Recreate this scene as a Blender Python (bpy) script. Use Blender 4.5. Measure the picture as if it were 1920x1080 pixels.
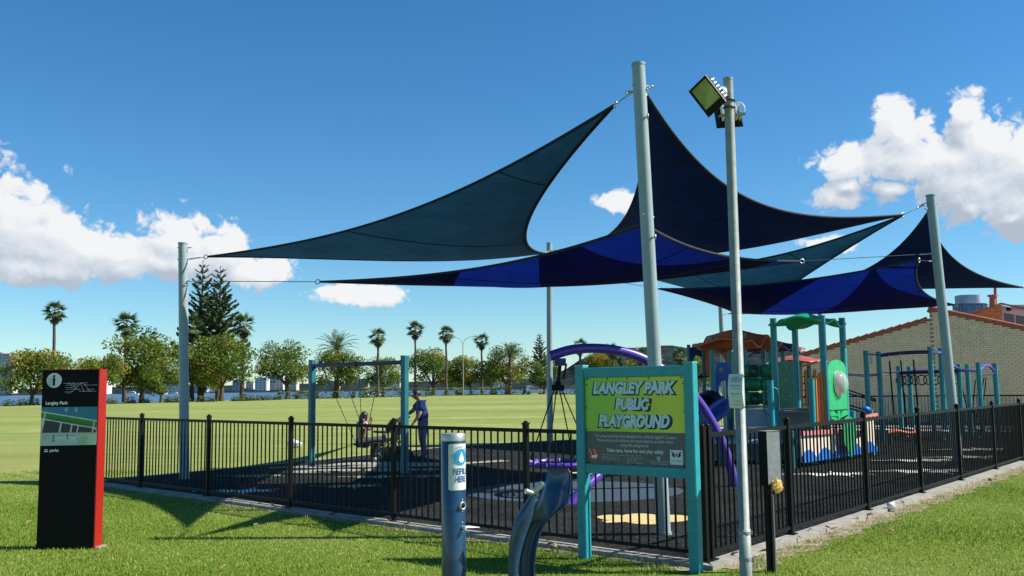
import bpy, math, random
import numpy as np
from mathutils import Vector, Matrix, noise as mnoise

for _o in list(bpy.data.objects):
    bpy.data.objects.remove(_o)
SC = bpy.context.scene
COL = SC.collection
R = math.radians
random.seed(7)
RNG = np.random.default_rng(11)

# ------------------------------------------------------------------ camera
cam_d = bpy.data.cameras.new('camera')
cam_d.sensor_width = 36.0
cam_d.lens = 33.75
cam_d.clip_start = 0.1
cam_d.clip_end = 12000
cam = bpy.data.objects.new('camera', cam_d)
COL.objects.link(cam)
cam.matrix_world = Matrix.Translation((0, 0, 1.7)) @ Matrix.Rotation(R(90) + math.atan(185 / 1800), 4, 'X') @ Matrix.Rotation(R(-0.7), 4, 'Z')
SC.camera = cam

# ------------------------------------------------------------------ light, sky, exposure
SUN_EL, SUN_AZ = 44.0, 92.5          # degrees; azimuth clockwise from +Y
SKY_STRENGTH, SUN_STRENGTH, EXPOSURE = 0.053, 3.8, 1.10
sun_dir = Vector((math.sin(R(SUN_AZ)) * math.cos(R(SUN_EL)), math.cos(R(SUN_AZ)) * math.cos(R(SUN_EL)), math.sin(R(SUN_EL))))
sl = bpy.data.lights.new('sun', 'SUN')
sl.energy = SUN_STRENGTH
sl.angle = R(0.5)
sl.color = (1.0, 0.955, 0.88)
so = bpy.data.objects.new('sun', sl)
so.rotation_euler = sun_dir.to_track_quat('Z', 'Y').to_euler()
so.location = (30, 0, 40)
COL.objects.link(so)

W = bpy.data.worlds.new('World')
SC.world = W
W.use_nodes = True
nt = W.node_tree
for n in list(nt.nodes):
    nt.nodes.remove(n)


def nn(tree, typ, ins=None, **kw):
    n = tree.nodes.new(typ)
    for k, v in kw.items():
        setattr(n, k, v)
    if ins:
        for k, v in ins.items():
            s = n.inputs[k]
            if hasattr(v, 'bl_idname') or isinstance(v, bpy.types.NodeSocket):
                tree.links.new(v, s)
            else:
                s.default_value = v
    return n


def mth(tree, op, a, b=None, c=None, clamp=False):
    ins = {0: a}
    if b is not None:
        ins[1] = b
    if c is not None:
        ins[2] = c
    n = nn(tree, 'ShaderNodeMath', ins, operation=op)
    n.use_clamp = clamp
    return n.outputs[0]


def smooth(tree, v, lo, hi, a=0.0, b=1.0):
    n = nn(tree, 'ShaderNodeMapRange', {0: v, 1: lo, 2: hi, 3: a, 4: b}, interpolation_type='SMOOTHSTEP')
    return n.outputs[0]


def mixc(tree, f, a, b):
    n = tree.nodes.new('ShaderNodeMix')
    n.data_type = 'RGBA'
    for idx, v in ((0, f), (6, a), (7, b)):
        if isinstance(v, bpy.types.NodeSocket):
            tree.links.new(v, n.inputs[idx])
        else:
            n.inputs[idx].default_value = v
    return n.outputs[2]


# clouds: cumulus heaps in the sky, (azimuth, elevation, half width, half height) in degrees
CLOUDS = [
    (-28.08, 8.75, 3.09, 2.47),
    (-30.08, 9.30, 3.40, 2.93),
    (-25.63, 8.47, 2.16, 1.61),
    (-24.41, 7.67, 3.71, 1.61),
    (-22.10, 7.53, 1.85, 1.36),
    (-19.31, 8.33, 2.41, 1.79),
    (-20.28, 7.24, 5.25, 1.11),
    (-16.97, 7.89, 2.10, 1.61),
    (-15.02, 6.62, 2.47, 0.93),
    (-26.48, 6.57, 4.32, 0.86),
    (-13.82, 7.10, 1.24, 0.80),
    (-9.20, 5.65, 2.84, 0.62),
    (-10.75, 5.74, 1.24, 0.43),
    (6.11, 10.88, 1.05, 0.56),
    (22.60, 13.65, 1.91, 1.79),
    (19.99, 12.30, 2.22, 1.05),
    (22.25, 12.24, 2.93, 1.42),
    (24.44, 12.01, 3.40, 1.61),
    (26.72, 12.47, 2.62, 1.61),
    (28.82, 11.38, 3.09, 2.04),
    (26.21, 10.54, 4.01, 1.36),
    (28.71, 9.58, 3.40, 1.85),
    (18.80, 10.40, 1.24, 0.74),
    (19.64, 10.99, 0.80, 0.43),
    (21.75, 10.64, 0.74, 0.62),
    (26.01, 9.33, 0.86, 0.56),
    (27.96, 8.67, 0.86, 0.43),
    (18.05, 7.91, 1.54, 0.43),
    (25.87, 14.55, 0.93, 1.05),
    (31.93, 10.58, 4.32, 2.78),
]
cg = bpy.data.node_groups.new('cloud_density', 'ShaderNodeTree')
cg.interface.new_socket('az', in_out='INPUT', socket_type='NodeSocketFloat')
cg.interface.new_socket('el', in_out='INPUT', socket_type='NodeSocketFloat')
cg.interface.new_socket('base', in_out='OUTPUT', socket_type='NodeSocketFloat')
cg.interface.new_socket('density', in_out='OUTPUT', socket_type='NodeSocketFloat')
gi = cg.nodes.new('NodeGroupInput')
go = cg.nodes.new('NodeGroupOutput')
v0 = nn(cg, 'ShaderNodeCombineXYZ', {0: gi.outputs[0], 1: gi.outputs[1], 2: 0.0}).outputs[0]
warp = nn(cg, 'ShaderNodeTexNoise', {'Vector': v0, 'Scale': 0.55, 'Detail': 3.0, 'Roughness': 0.55})
wv = nn(cg, 'ShaderNodeVectorMath', {0: warp.outputs['Color'], 1: (0.5, 0.5, 0.5)}, operation='SUBTRACT').outputs[0]
wv = nn(cg, 'ShaderNodeVectorMath', {0: wv, 1: (1.5, 0.9, 0)}, operation='MULTIPLY').outputs[0]
v1 = nn(cg, 'ShaderNodeVectorMath', {0: v0, 1: wv}, operation='ADD').outputs[0]
acc = None
for (a, e, wa, we) in CLOUDS:
    t = nn(cg, 'ShaderNodeVectorMath', {0: v1, 1: (a, e, 0)}, operation='SUBTRACT').outputs[0]
    t = nn(cg, 'ShaderNodeVectorMath', {0: t, 1: (1 / wa, 1 / we, 1)}, operation='MULTIPLY').outputs[0]
    t = nn(cg, 'ShaderNodeVectorMath', {0: t}, operation='LENGTH').outputs[1]
    t = mth(cg, 'SUBTRACT', 1.0, t)
    acc = t if acc is None else nn(cg, 'ShaderNodeMath', {0: acc, 1: t, 2: 0.25}, operation='SMOOTH_MAX').outputs[0]
acc = mth(cg, 'MAXIMUM', acc, -1.0)
n1 = nn(cg, 'ShaderNodeTexNoise', {'Vector': v1, 'Scale': 0.9, 'Detail': 9.0, 'Roughness': 0.62, 'Lacunarity': 2.1}).outputs[0]
# cauliflower heads: folded noise, rounded tops and sharp creases between them
billow = None
for sc_, am_, dx_ in ((0.34, 0.9, 0.0), (0.85, 0.5, 7.3), (2.0, 0.26, 3.1), (4.4, 0.13, 1.7)):
    vo_ = nn(cg, 'ShaderNodeVectorMath', {0: v1, 1: (dx_, dx_ * .7, dx_)}, operation='ADD').outputs[0]
    nb_ = nn(cg, 'ShaderNodeTexNoise', {'Vector': vo_, 'Scale': sc_, 'Detail': 0.0}).outputs[0]
    ab_ = mth(cg, 'MULTIPLY', mth(cg, 'SUBTRACT', mth(cg, 'ABSOLUTE', mth(cg, 'SUBTRACT', nb_, 0.5)), 0.10), 3.0 * am_)
    billow = ab_ if billow is None else mth(cg, 'ADD', billow, ab_)
dn = mth(cg, 'ADD', mth(cg, 'ADD', mth(cg, 'ADD', acc, 0.16), mth(cg, 'MULTIPLY', mth(cg, 'SUBTRACT', n1, 0.5), 0.55)), mth(cg, 'MULTIPLY', billow, 0.8))
cg.links.new(acc, go.inputs[0])
cg.links.new(dn, go.inputs[1])

tc = nn(nt, 'ShaderNodeTexCoord').outputs['Generated']
dirn = nn(nt, 'ShaderNodeVectorMath', {0: tc}, operation='NORMALIZE').outputs[0]
sep = nn(nt, 'ShaderNodeSeparateXYZ', {0: dirn})
az = mth(nt, 'DEGREES', mth(nt, 'ARCTAN2', sep.outputs[0], sep.outputs[1]))
el = mth(nt, 'DEGREES', mth(nt, 'ARCSINE', sep.outputs[2]))


def dens(da, de):
    g = nt.nodes.new('ShaderNodeGroup')
    g.node_tree = cg
    nt.links.new(mth(nt, 'ADD', az, da), g.inputs[0])
    nt.links.new(mth(nt, 'ADD', el, de), g.inputs[1])
    return g.outputs[0], g.outputs[1]


b0, d0 = dens(0.0, 0.0)
b1, d1 = dens(0.30, 0.42)
b2, d2 = dens(0.7, 1.7)
alpha = smooth(nt, d0, 0.0, 0.42)
puff = mth(nt, 'MULTIPLY', mth(nt, 'SUBTRACT', d1, d0), -0.46)
mass = mth(nt, 'MULTIPLY', mth(nt, 'SUBTRACT', b0, b2), 0.62)
thick = smooth(nt, d0, 0.15, 1.3)
lit = mth(nt, 'ADD', mth(nt, 'ADD', mth(nt, 'ADD', puff, mass), 0.56), mth(nt, 'MULTIPLY', thick, -0.12), clamp=True)
cloud_c = nn(nt, 'ShaderNodeValToRGB', {0: lit})
cr = cloud_c.color_ramp
cr.elements[0].position = 0.05
cr.elements[0].color = (0.50, 0.56, 0.66, 1)
cr.elements[1].position = 1.0
cr.elements[1].color = (1.0, 1.0, 1.0, 1)
ee = cr.elements.new(0.55)
ee.color = (0.76, 0.81, 0.88, 1)
sky = nt.nodes.new('ShaderNodeTexSky')
sky.sky_type = 'NISHITA'
sky.sun_disc = False
sky.sun_elevation = R(SUN_EL)
sky.sun_rotation = R(SUN_AZ)
sky.altitude = 10
sky.air_density = 1.0
sky.dust_density = 0.0
sky.ozone_density = 2.2
tintn = nn(nt, 'ShaderNodeVectorMath', {0: sky.outputs[0], 1: (0.81, 1.045, 1.20)}, operation='MULTIPLY')
hs = nn(nt, 'ShaderNodeHueSaturation', {'Saturation': 1.17, 'Value': 1.0, 'Color': tintn.outputs[0]})
bg_s = nn(nt, 'ShaderNodeBackground', {0: hs.outputs[0], 1: SKY_STRENGTH})
bg_c = nn(nt, 'ShaderNodeBackground', {0: cloud_c.outputs[0], 1: 0.93 / 2 ** EXPOSURE})
mixw = nn(nt, 'ShaderNodeMixShader', {0: mth(nt, 'MULTIPLY', alpha, 0.96), 1: bg_s.outputs[0], 2: bg_c.outputs[0]})
ow = nt.nodes.new('ShaderNodeOutputWorld')
nt.links.new(mixw.outputs[0], ow.inputs[0])

SC.view_settings.view_transform = 'Standard'
SC.view_settings.look = 'None'
SC.view_settings.exposure = EXPOSURE
SC.view_settings.gamma = 1
SC.view_settings.use_curve_mapping = False
SC.cycles.max_bounces = 8
SC.cycles.transparent_max_bounces = 12

# ------------------------------------------------------------------ materials
MATS = {}


def mat(name, col, rough=0.6, metal=0.0, var=0.12, scale=6.0, bump=0.0, bscale=60.0, spec=0.5, trans=0.0, col2=None, coat=0.0, attr=None):
    """painted / cast / natural surface: base colour with a little uneven wear and grain"""
    if name in MATS:
        return MATS[name]
    m = bpy.data.materials.new(name)
    m.use_nodes = True
    t = m.node_tree
    bs = t.nodes['Principled BSDF']
    bs.inputs['Roughness'].default_value = rough
    bs.inputs['Metallic'].default_value = metal
    bs.inputs['Specular IOR Level'].default_value = spec
    if coat:
        bs.inputs['Coat Weight'].default_value = coat
    geo = nn(t, 'ShaderNodeTexCoord').outputs['Object']
    no = nn(t, 'ShaderNodeTexNoise', {'Vector': geo, 'Scale': scale, 'Detail': 6.0, 'Roughness': 0.65}).outputs[0]
    c1 = tuple(max(0, c * (1 - var)) for c in col) + (1,)
    c2 = tuple(min(1, c * (1 + var)) for c in (col2 or col)) + (1,)
    base = mixc(t, smooth(t, no, 0.3, 0.7), c1, c2)
    if attr:
        at = nn(t, 'ShaderNodeAttribute', attribute_name=attr)
        base = mixc(t, at.outputs['Fac'], base, attr_cols[attr])
    t.links.new(base, bs.inputs['Base Color'])
    if bump:
        bn = nn(t, 'ShaderNodeTexNoise', {'Vector': geo, 'Scale': bscale, 'Detail': 4.0}).outputs[0]
        bp = nn(t, 'ShaderNodeBump', {'Strength': bump, 'Distance': 0.02, 'Height': bn})
        t.links.new(bp.outputs[0], bs.inputs['Normal'])
    if trans:
        out = t.nodes['Material Output']
        tr = nn(t, 'ShaderNodeBsdfTranslucent', {'Color': base})
        mx = nn(t, 'ShaderNodeMixShader', {0: trans, 1: bs.outputs[0], 2: tr.outputs[0]})
        t.links.new(mx.outputs[0], out.inputs[0])
    MATS[name] = m
    return m


def fabric(name, col, tcol, tr):
    """knitted shade cloth: dull surface, part of the light comes through coloured"""
    m = bpy.data.materials.new(name)
    m.use_nodes = True
    t = m.node_tree
    bs = t.nodes['Principled BSDF']
    out = t.nodes['Material Output']
    geo = nn(t, 'ShaderNodeTexCoord').outputs['Object']
    mp = nn(t, 'ShaderNodeMapping', {'Vector': geo, 'Scale': (0.35, 0.35, 2.2)}).outputs[0]
    no = nn(t, 'ShaderNodeTexNoise', {'Vector': mp, 'Scale': 3.0, 'Detail': 7.0, 'Roughness': 0.7}).outputs[0]
    f = smooth(t, no, 0.3, 0.75)
    base = mixc(t, f, tuple(c * .75 for c in col) + (1,), tuple(c * 1.25 for c in col) + (1,))
    knit = nn(t, 'ShaderNodeTexNoise', {'Vector': nn(t, 'ShaderNodeMapping', {'Vector': geo, 'Scale': (1.2, 9.0, 9.0)}).outputs[0], 'Scale': 2.0, 'Detail': 6.0, 'Roughness': 0.75}).outputs[0]
    f2 = mth(t, 'ADD', mth(t, 'MULTIPLY', f, 0.6), mth(t, 'MULTIPLY', smooth(t, knit, 0.3, 0.7), 0.4))
    tb = mixc(t, f2, tuple(c * .68 for c in tcol) + (1,), tuple(c * 1.28 for c in tcol) + (1,))
    t.links.new(base, bs.inputs['Base Color'])
    bs.inputs['Roughness'].default_value = 0.85
    bs.inputs['Specular IOR Level'].default_value = 0.15
    wr = nn(t, 'ShaderNodeTexNoise', {'Vector': geo, 'Scale': 0.9, 'Detail': 3.0}).outputs[0]
    bp_ = nn(t, 'ShaderNodeBump', {'Strength': 0.35, 'Distance': 0.12, 'Height': wr})
    t.links.new(bp_.outputs[0], bs.inputs['Normal'])
    tl = nn(t, 'ShaderNodeBsdfTranslucent', {'Color': tb, 'Normal': bp_.outputs[0]})
    mx = nn(t, 'ShaderNodeMixShader', {0: tr, 1: bs.outputs[0], 2: tl.outputs[0]})
    t.links.new(mx.outputs[0], out.inputs[0])
    return m


def leafmat(name, stops, trans=0.3, rough=0.55):
    """leaves: colour picked per leaf from the 'tint' attribute"""
    m = bpy.data.materials.new(name)
    m.use_nodes = True
    t = m.node_tree
    bs = t.nodes['Principled BSDF']
    out = t.nodes['Material Output']
    at = nn(t, 'ShaderNodeAttribute', attribute_name='tint')
    rp = nn(t, 'ShaderNodeValToRGB', {0: at.outputs['Fac']})
    el_ = rp.color_ramp.elements
    el_[0].position, el_[0].color = stops[0][0], stops[0][1] + (1,)
    el_[1].position, el_[1].color = stops[-1][0], stops[-1][1] + (1,)
    for p_, c_ in stops[1:-1]:
        q_ = el_.new(p_)
        q_.color = c_ + (1,)
    t.links.new(rp.outputs[0], bs.inputs['Base Color'])
    bs.inputs['Roughness'].default_value = rough
    bs.inputs['Specular IOR Level'].default_value = 0.3
    tl = nn(t, 'ShaderNodeBsdfTranslucent', {'Color': rp.outputs[0]})
    mx = nn(t, 'ShaderNodeMixShader', {0: trans, 1: bs.outputs[0], 2: tl.outputs[0]})
    t.links.new(mx.outputs[0], out.inputs[0])
    MATS[name] = m
    return m


TURQ = mat('turquoise_paint', (0.016, 0.28, 0.31), 0.38, var=0.1, scale=9, bump=0.05)
TEAL = mat('weathered_teal_paint', (0.012, 0.145, 0.175), 0.42, var=0.14, scale=7, bump=0.05)
BLACK = mat('black_powder_coat', (0.0035, 0.0035, 0.004), 0.5, var=0.2, scale=12, spec=0.22)
PANELBLACK = mat('black_sign_enamel', (0.004, 0.004, 0.0045), 0.55, var=0.15, scale=5, spec=0.15)
PALEPOLE = mat('pale_blue_grey_paint', (0.29, 0.355, 0.355), 0.42, var=0.06, scale=3, bump=0.03)
GALV = mat('galvanised_steel', (0.25, 0.275, 0.245), 0.6, metal=0.1, var=0.16, scale=14, bump=0.08, bscale=35)
STEEL = mat('brushed_stainless_steel', (0.55, 0.53, 0.49), 0.4, metal=0.75, var=0.08, scale=30)
DARKSTEEL = mat('dark_steel', (0.06, 0.06, 0.065), 0.4, metal=0.6)
PURPLE = mat('purple_paint', (0.10, 0.045, 0.34), 0.3, var=0.08, scale=8, coat=0.3)
DKPURPLE = mat('dark_purple_paint', (0.035, 0.02, 0.12), 0.35, var=0.1)
NAVYPAINT = mat('glossy_navy_paint', (0.016, 0.052, 0.112), 0.24, var=0.2, scale=11, coat=0.35, bump=0.03)
DEEPNAVY = mat('deep_navy_paint', (0.008, 0.022, 0.06), 0.3, var=0.2, scale=11, coat=0.3)
RED = mat('bright_red_paint', (0.34, 0.010, 0.006), 0.4, var=0.05)
WHITE = mat('white_print', (0.78, 0.79, 0.78), 0.5, var=0.03)
OFFWHITE = mat('pale_blue_white_print', (0.56, 0.70, 0.76), 0.5, var=0.05)
CONC = mat('concrete', (0.28, 0.265, 0.225), 0.9, var=0.22, scale=5, bump=0.3, bscale=70)
ORANGE = mat('orange_plastic', (0.75, 0.22, 0.05), 0.4, var=0.08)
REDORANGE = mat('red_orange_plastic', (0.78, 0.17, 0.055), 0.4, var=0.1)
GREENP = mat('green_plastic', (0.015, 0.40, 0.13), 0.35, var=0.08, coat=0.15)
DKGREENP = mat('dark_green_plastic', (0.02, 0.24, 0.09), 0.4, var=0.15)
BLUEP = mat('blue_plastic', (0.025, 0.10, 0.46), 0.35, var=0.1)
BRIGHTBLUE = mat('bright_blue_panel', (0.02, 0.16, 0.58), 0.4, var=0.08)
GREYP = mat('grey_blue_panel', (0.32, 0.35, 0.40), 0.45, var=0.08)
CREAMP = mat('cream_panel', (0.74, 0.62, 0.48), 0.5, var=0.05)
PINKP = mat('coral_pink_panel', (0.60, 0.20, 0.20), 0.5, var=0.06)
RUBBERB = mat('black_rubber', (0.012, 0.012, 0.013), 0.7)
BARK = mat('tree_bark', (0.075, 0.058, 0.044), 0.9, var=0.35, scale=3, bump=0.4, bscale=12)
PALMBARK = mat('palm_bark', (0.085, 0.065, 0.05), 0.9, var=0.3, scale=2, bump=0.4, bscale=8)

# ------------------------------------------------------------------ mesh helpers
ORG = {}


class MB:
    def __init__(s):
        s.v, s.f, s.m, s.s = [], [], [], []

    def add(s, vs, fs, mi=0, smooth=False):
        k = len(s.v)
        s.v.extend([tuple(map(float, p)) for p in vs])
        for f in fs:
            s.f.append([i + k for i in f])
            s.m.append(mi)
            s.s.append(smooth)
        return s

    def box(s, c, sz, rz=0.0, mi=0):
        hx, hy, hz = sz[0] / 2, sz[1] / 2, sz[2] / 2
        ca, sa = math.cos(rz), math.sin(rz)
        vs = []
        for z in (-hz, hz):
            for x, y in ((-hx, -hy), (hx, -hy), (hx, hy), (-hx, hy)):
                vs.append((c[0] + x * ca - y * sa, c[1] + x * sa + y * ca, c[2] + z))
        return s.add(vs, [(0, 3, 2, 1), (4, 5, 6, 7), (0, 1, 5, 4), (1, 2, 6, 5), (2, 3, 7, 6), (3, 0, 4, 7)], mi)

    def bar(s, a, b, w, h=None, ch=0.0, mi=0, up=None):
        """beam from a to b, rectangular section with chamfered corners"""
        a, b = Vector(a), Vector(b)
        d = (b - a).normalized()
        up = Vector(up) if up is not None else (Vector((0, 0, 1)) if abs(d.z) < 0.9 else Vector((0, 1, 0)))
        x = d.cross(up).normalized()
        y = x.cross(d).normalized()
        h = w if h is None else h
        p, q = w / 2, h / 2
        if ch:
            sec = [(-p + ch, -q), (p - ch, -q), (p, -q + ch), (p, q - ch), (p - ch, q), (-p + ch, q), (-p, q - ch), (-p, -q + ch)]
        else:
            sec = [(-p, -q), (p, -q), (p, q), (-p, q)]
        n = len(sec)
        vs = [tuple(e + x * i + y * j) for e in (a, b) for i, j in sec]
        fs = [(i, (i + 1) % n, n + (i + 1) % n, n + i) for i in range(n)]
        fs += [tuple(range(n - 1, -1, -1)), tuple(range(n, 2 * n))]
        return s.add(vs, fs, mi)

    def tube(s, pts, r, n=8, mi=0, cap=True, smooth=True):
        pts = [Vector(p) for p in pts]
        rs = r if isinstance(r, (list, tuple)) else [r] * len(pts)
        prev = None
        vs, fs = [], []
        for i, p in enumerate(pts):
            d = (pts[min(i + 1, len(pts) - 1)] - pts[max(i - 1, 0)]).normalized()
            if prev is None:
                ref = Vector((0, 0, 1)) if abs(d.z) < 0.9 else Vector((1, 0, 0))
                x = d.cross(ref).normalized()
            else:
                x = (prev - d * prev.dot(d)).normalized()
            prev = x
            y = d.cross(x)
            for k in range(n):
                a = 2 * math.pi * k / n
                vs.append(tuple(p + (x * math.cos(a) + y * math.sin(a)) * rs[i]))
        for i in range(len(pts) - 1):
            for k in range(n):
                fs.append((i * n + k, i * n + (k + 1) % n, (i + 1) * n + (k + 1) % n, (i + 1) * n + k))
        s.add(vs, fs, mi, smooth)
        if cap:
            s.add(vs[:n], [tuple(range(n - 1, -1, -1))], mi)
            s.add(vs[-n:], [tuple(range(n))], mi)
        return s

    def lathe(s, prof, c=(0, 0, 0), n=20, mi=0, smooth=True, axis=None):
        vs, fs = [], []
        M = Matrix.Identity(3)
        if axis is not None:
            M = Vector(axis).normalized().to_track_quat('Z', 'Y').to_matrix()
        for r, z in prof:
            for k in range(n):
                a = 2 * math.pi * k / n
                q = M @ Vector((r * math.cos(a), r * math.sin(a), z))
                vs.append((c[0] + q.x, c[1] + q.y, c[2] + q.z))
        for i in range(len(prof) - 1):
            for k in range(n):
                fs.append((i * n + k, i * n + (k + 1) % n, (i + 1) * n + (k + 1) % n, (i + 1) * n + k))
        return s.add(vs, fs, mi, smooth)

    def torus(s, c, Rr, r, axis=(0, 0, 1), n=20, k=8, mi=0):
        M = Vector(axis).normalized().to_track_quat('Z', 'Y').to_matrix()
        vs, fs = [], []
        for i in range(n):
            a = 2 * math.pi * i / n
            for j in range(k):
                b = 2 * math.pi * j / k
                q = M @ Vector(((Rr + r * math.cos(b)) * math.cos(a), (Rr + r * math.cos(b)) * math.sin(a), r * math.sin(b)))
                vs.append((c[0] + q.x, c[1] + q.y, c[2] + q.z))
        for i in range(n):
            for j in range(k):
                fs.append((i * k + j, ((i + 1) % n) * k + j, ((i + 1) % n) * k + (j + 1) % k, i * k + (j + 1) % k))
        return s.add(vs, fs, mi, True)

    def ball(s, c, rx, ry=None, rz=None, n=12, m=8, mi=0):
        ry = rx if ry is None else ry
        rz = rx if rz is None else rz
        vs, fs = [(c[0], c[1], c[2] - rz)], []
        for i in range(1, m):
            t = math.pi * i / m - math.pi / 2
            for k in range(n):
                a = 2 * math.pi * k / n
                vs.append((c[0] + rx * math.cos(t) * math.cos(a), c[1] + ry * math.cos(t) * math.sin(a), c[2] + rz * math.sin(t)))
        vs.append((c[0], c[1], c[2] + rz))
        for k in range(n):
            fs.append((0, 1 + (k + 1) % n, 1 + k))
            fs.append((len(vs) - 1, len(vs) - 1 - n + k, len(vs) - 1 - n + (k + 1) % n))
        for i in range(m - 2):
            for k in range(n):
                fs.append((1 + i * n + k, 1 + i * n + (k + 1) % n, 1 + (i + 1) * n + (k + 1) % n, 1 + (i + 1) * n + k))
        return s.add(vs, fs, mi, True)

    def prism(s, poly, fr, t, mi=0, z0=0.0, sides=True):
        """flat outline poly (u, v) in frame fr = (origin, u, v), thickness t along the frame normal, starting z0 above it"""
        o, u, v = Vector(fr[0]), Vector(fr[1]), Vector(fr[2])
        nrm = u.cross(v).normalized()
        n = len(poly)
        ar = sum(poly[i][0] * poly[(i + 1) % n][1] - poly[(i + 1) % n][0] * poly[i][1] for i in range(n))
        if ar < 0:
            poly = poly[::-1]
        vs = [tuple(o + u * a + v * b + nrm * (z0 + h)) for h in (0, t) for a, b in poly]
        fs = [tuple(range(n, 2 * n))]
        if sides:
            fs += [tuple(range(n - 1, -1, -1))] + [(i, (i + 1) % n, n + (i + 1) % n, n + i) for i in range(n)]
        return s.add(vs, fs, mi)

    def text(s, body, fr, size, z=0.003, mi=0, align='LEFT', offset=0.0, shear=0.0, sx=1.0, space=1.0, warp=None):
        o, u, v = Vector(fr[0]), Vector(fr[1]), Vector(fr[2])
        nrm = u.cross(v).normalized()
        vs, fs = text_data(body, size, align, offset, shear, space)
        if warp:
            vs = [warp(a * sx, b) for a, b in vs]
            return s.add(vs, fs, mi)
        return s.add([tuple(o + u * a * sx + v * b + nrm * z) for a, b in vs], fs, mi)

    def mesh(s, name, mats, org=(0, 0, 0)):
        me = bpy.data.meshes.new(name)
        o = Vector(org)
        me.from_pydata([tuple(Vector(p) - o) for p in s.v], [], s.f)
        for m in (mats if isinstance(mats, (list, tuple)) else [mats]):
            me.materials.append(m)
        me.polygons.foreach_set('material_index', s.m)
        me.polygons.foreach_set('use_smooth', s.s)
        me.update()
        return me

    def build(s, name, mats, parent=None, org=None):
        o0 = ORG[parent.name] if parent is not None else (org or (0, 0, 0))
        ob = bpy.data.objects.new(name, s.mesh(name, mats, o0))
        COL.objects.link(ob)
        if parent is not None:
            ob.parent = parent
        else:
            ob.location = o0
        ORG[ob.name] = Vector(o0)
        return ob


def text_data(body, size, align, offset, shear, space):
    cu = bpy.data.curves.new('lettering', 'FONT')
    cu.body = body
    cu.size = size
    cu.align_x = align
    cu.offset = offset
    cu.shear = shear
    cu.space_character = space
    cu.resolution_u = 4
    ob = bpy.data.objects.new('lettering_tmp', cu)
    COL.objects.link(ob)
    dg = bpy.context.evaluated_depsgraph_get()
    me = bpy.data.meshes.new_from_object(ob.evaluated_get(dg))
    vs = [(p.co.x, p.co.y) for p in me.vertices]
    fs = [tuple(p.vertices) for p in me.polygons]
    bpy.data.objects.remove(ob)
    bpy.data.curves.remove(cu)
    bpy.data.meshes.remove(me)
    return vs, fs


def tag(o, label=None, cat=None, group=None, kind=None):
    if label:
        o['label'] = label
    if cat:
        o['category'] = cat
    if group:
        o['group'] = group
    if kind:
        o['kind'] = kind
    return o


def thing(name, label, cat, loc=(0, 0, 0), group=None):
    o = bpy.data.objects.new(name, None)
    o.empty_display_size = 0.2
    COL.objects.link(o)
    o.location = loc
    ORG[o.name] = Vector(loc)
    return tag(o, label, cat, group)


def inst(name, me, parent, loc=(0, 0, 0), rot=(0, 0, 0), scale=(1, 1, 1)):
    """a part that shares its mesh with its likes; loc is relative to the thing"""
    o = bpy.data.objects.new(name, me)
    COL.objects.link(o)
    if parent is not None:
        o.parent = parent
        ORG[o.name] = ORG[parent.name]
    o.location = loc
    o.rotation_euler = rot
    o.scale = scale
    return o


def npmesh(name, V, F, mats, tint=None, mi=None, smooth=False):
    """mesh from numpy arrays, faces all of one size, optional per-vertex 'tint'"""
    me = bpy.data.meshes.new(name)
    k = F.shape[1]
    me.vertices.add(len(V))
    me.vertices.foreach_set('co', V.astype(np.float32).ravel())
    me.loops.add(F.size)
    me.loops.foreach_set('vertex_index', F.astype(np.int32).ravel())
    me.polygons.add(len(F))
    me.polygons.foreach_set('loop_start', np.arange(0, F.size, k, dtype=np.int32))
    me.polygons.foreach_set('loop_total', np.full(len(F), k, dtype=np.int32))
    for m in (mats if isinstance(mats, (list, tuple)) else [mats]):
        me.materials.append(m)
    if mi is not None:
        me.polygons.foreach_set('material_index', mi.astype(np.int32))
    if smooth:
        me.polygons.foreach_set('use_smooth', np.ones(len(F), dtype=bool))
    if tint is not None:
        a = me.attributes.new('tint', 'FLOAT', 'POINT')
        a.data.foreach_set('value', tint.astype(np.float32))
    me.update(calc_edges=True)
    return me


def link(name, me, parent=None, loc=(0, 0, 0)):
    o = bpy.data.objects.new(name, me)
    COL.objects.link(o)
    o.location = loc
    if parent is not None:
        o.parent = parent
        ORG[o.name] = ORG[parent.name]
    else:
        ORG[o.name] = Vector(loc)
    return o


def ell(cx, cy, rx, ry, n=20, rot=0.0):
    c, s_ = math.cos(rot), math.sin(rot)
    return [(cx + rx * math.cos(t) * c - ry * math.sin(t) * s_, cy + rx * math.cos(t) * s_ + ry * math.sin(t) * c) for t in (2 * math.pi * i / n for i in range(n))]


def catmull(pts, k=6):
    pts = [Vector(p) for p in pts]
    out = []
    P = [pts[0] * 2 - pts[1]] + pts + [pts[-1] * 2 - pts[-2]]
    for i in range(1, len(P) - 2):
        for j in range(k):
            t = j / k
            a, b, c, d = P[i - 1], P[i], P[i + 1], P[i + 2]
            out.append(0.5 * ((2 * b) + (c - a) * t + (2 * a - 5 * b + 4 * c - d) * t * t + (3 * b - a - 3 * c + d) * t ** 3))
    out.append(pts[-1])
    return out


def in_poly(X, Y, poly):
    ins = np.zeros(len(X), bool)
    n = len(poly)
    for i in range(n):
        x1, y1 = poly[i][0], poly[i][1]
        x2, y2 = poly[(i + 1) % n][0], poly[(i + 1) % n][1]
        c = ((y1 > Y) != (y2 > Y)) & (X < (x2 - x1) * (Y - y1) / ((y2 - y1) if y2 != y1 else 1e-9) + x1)
        ins ^= c
    return ins

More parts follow.
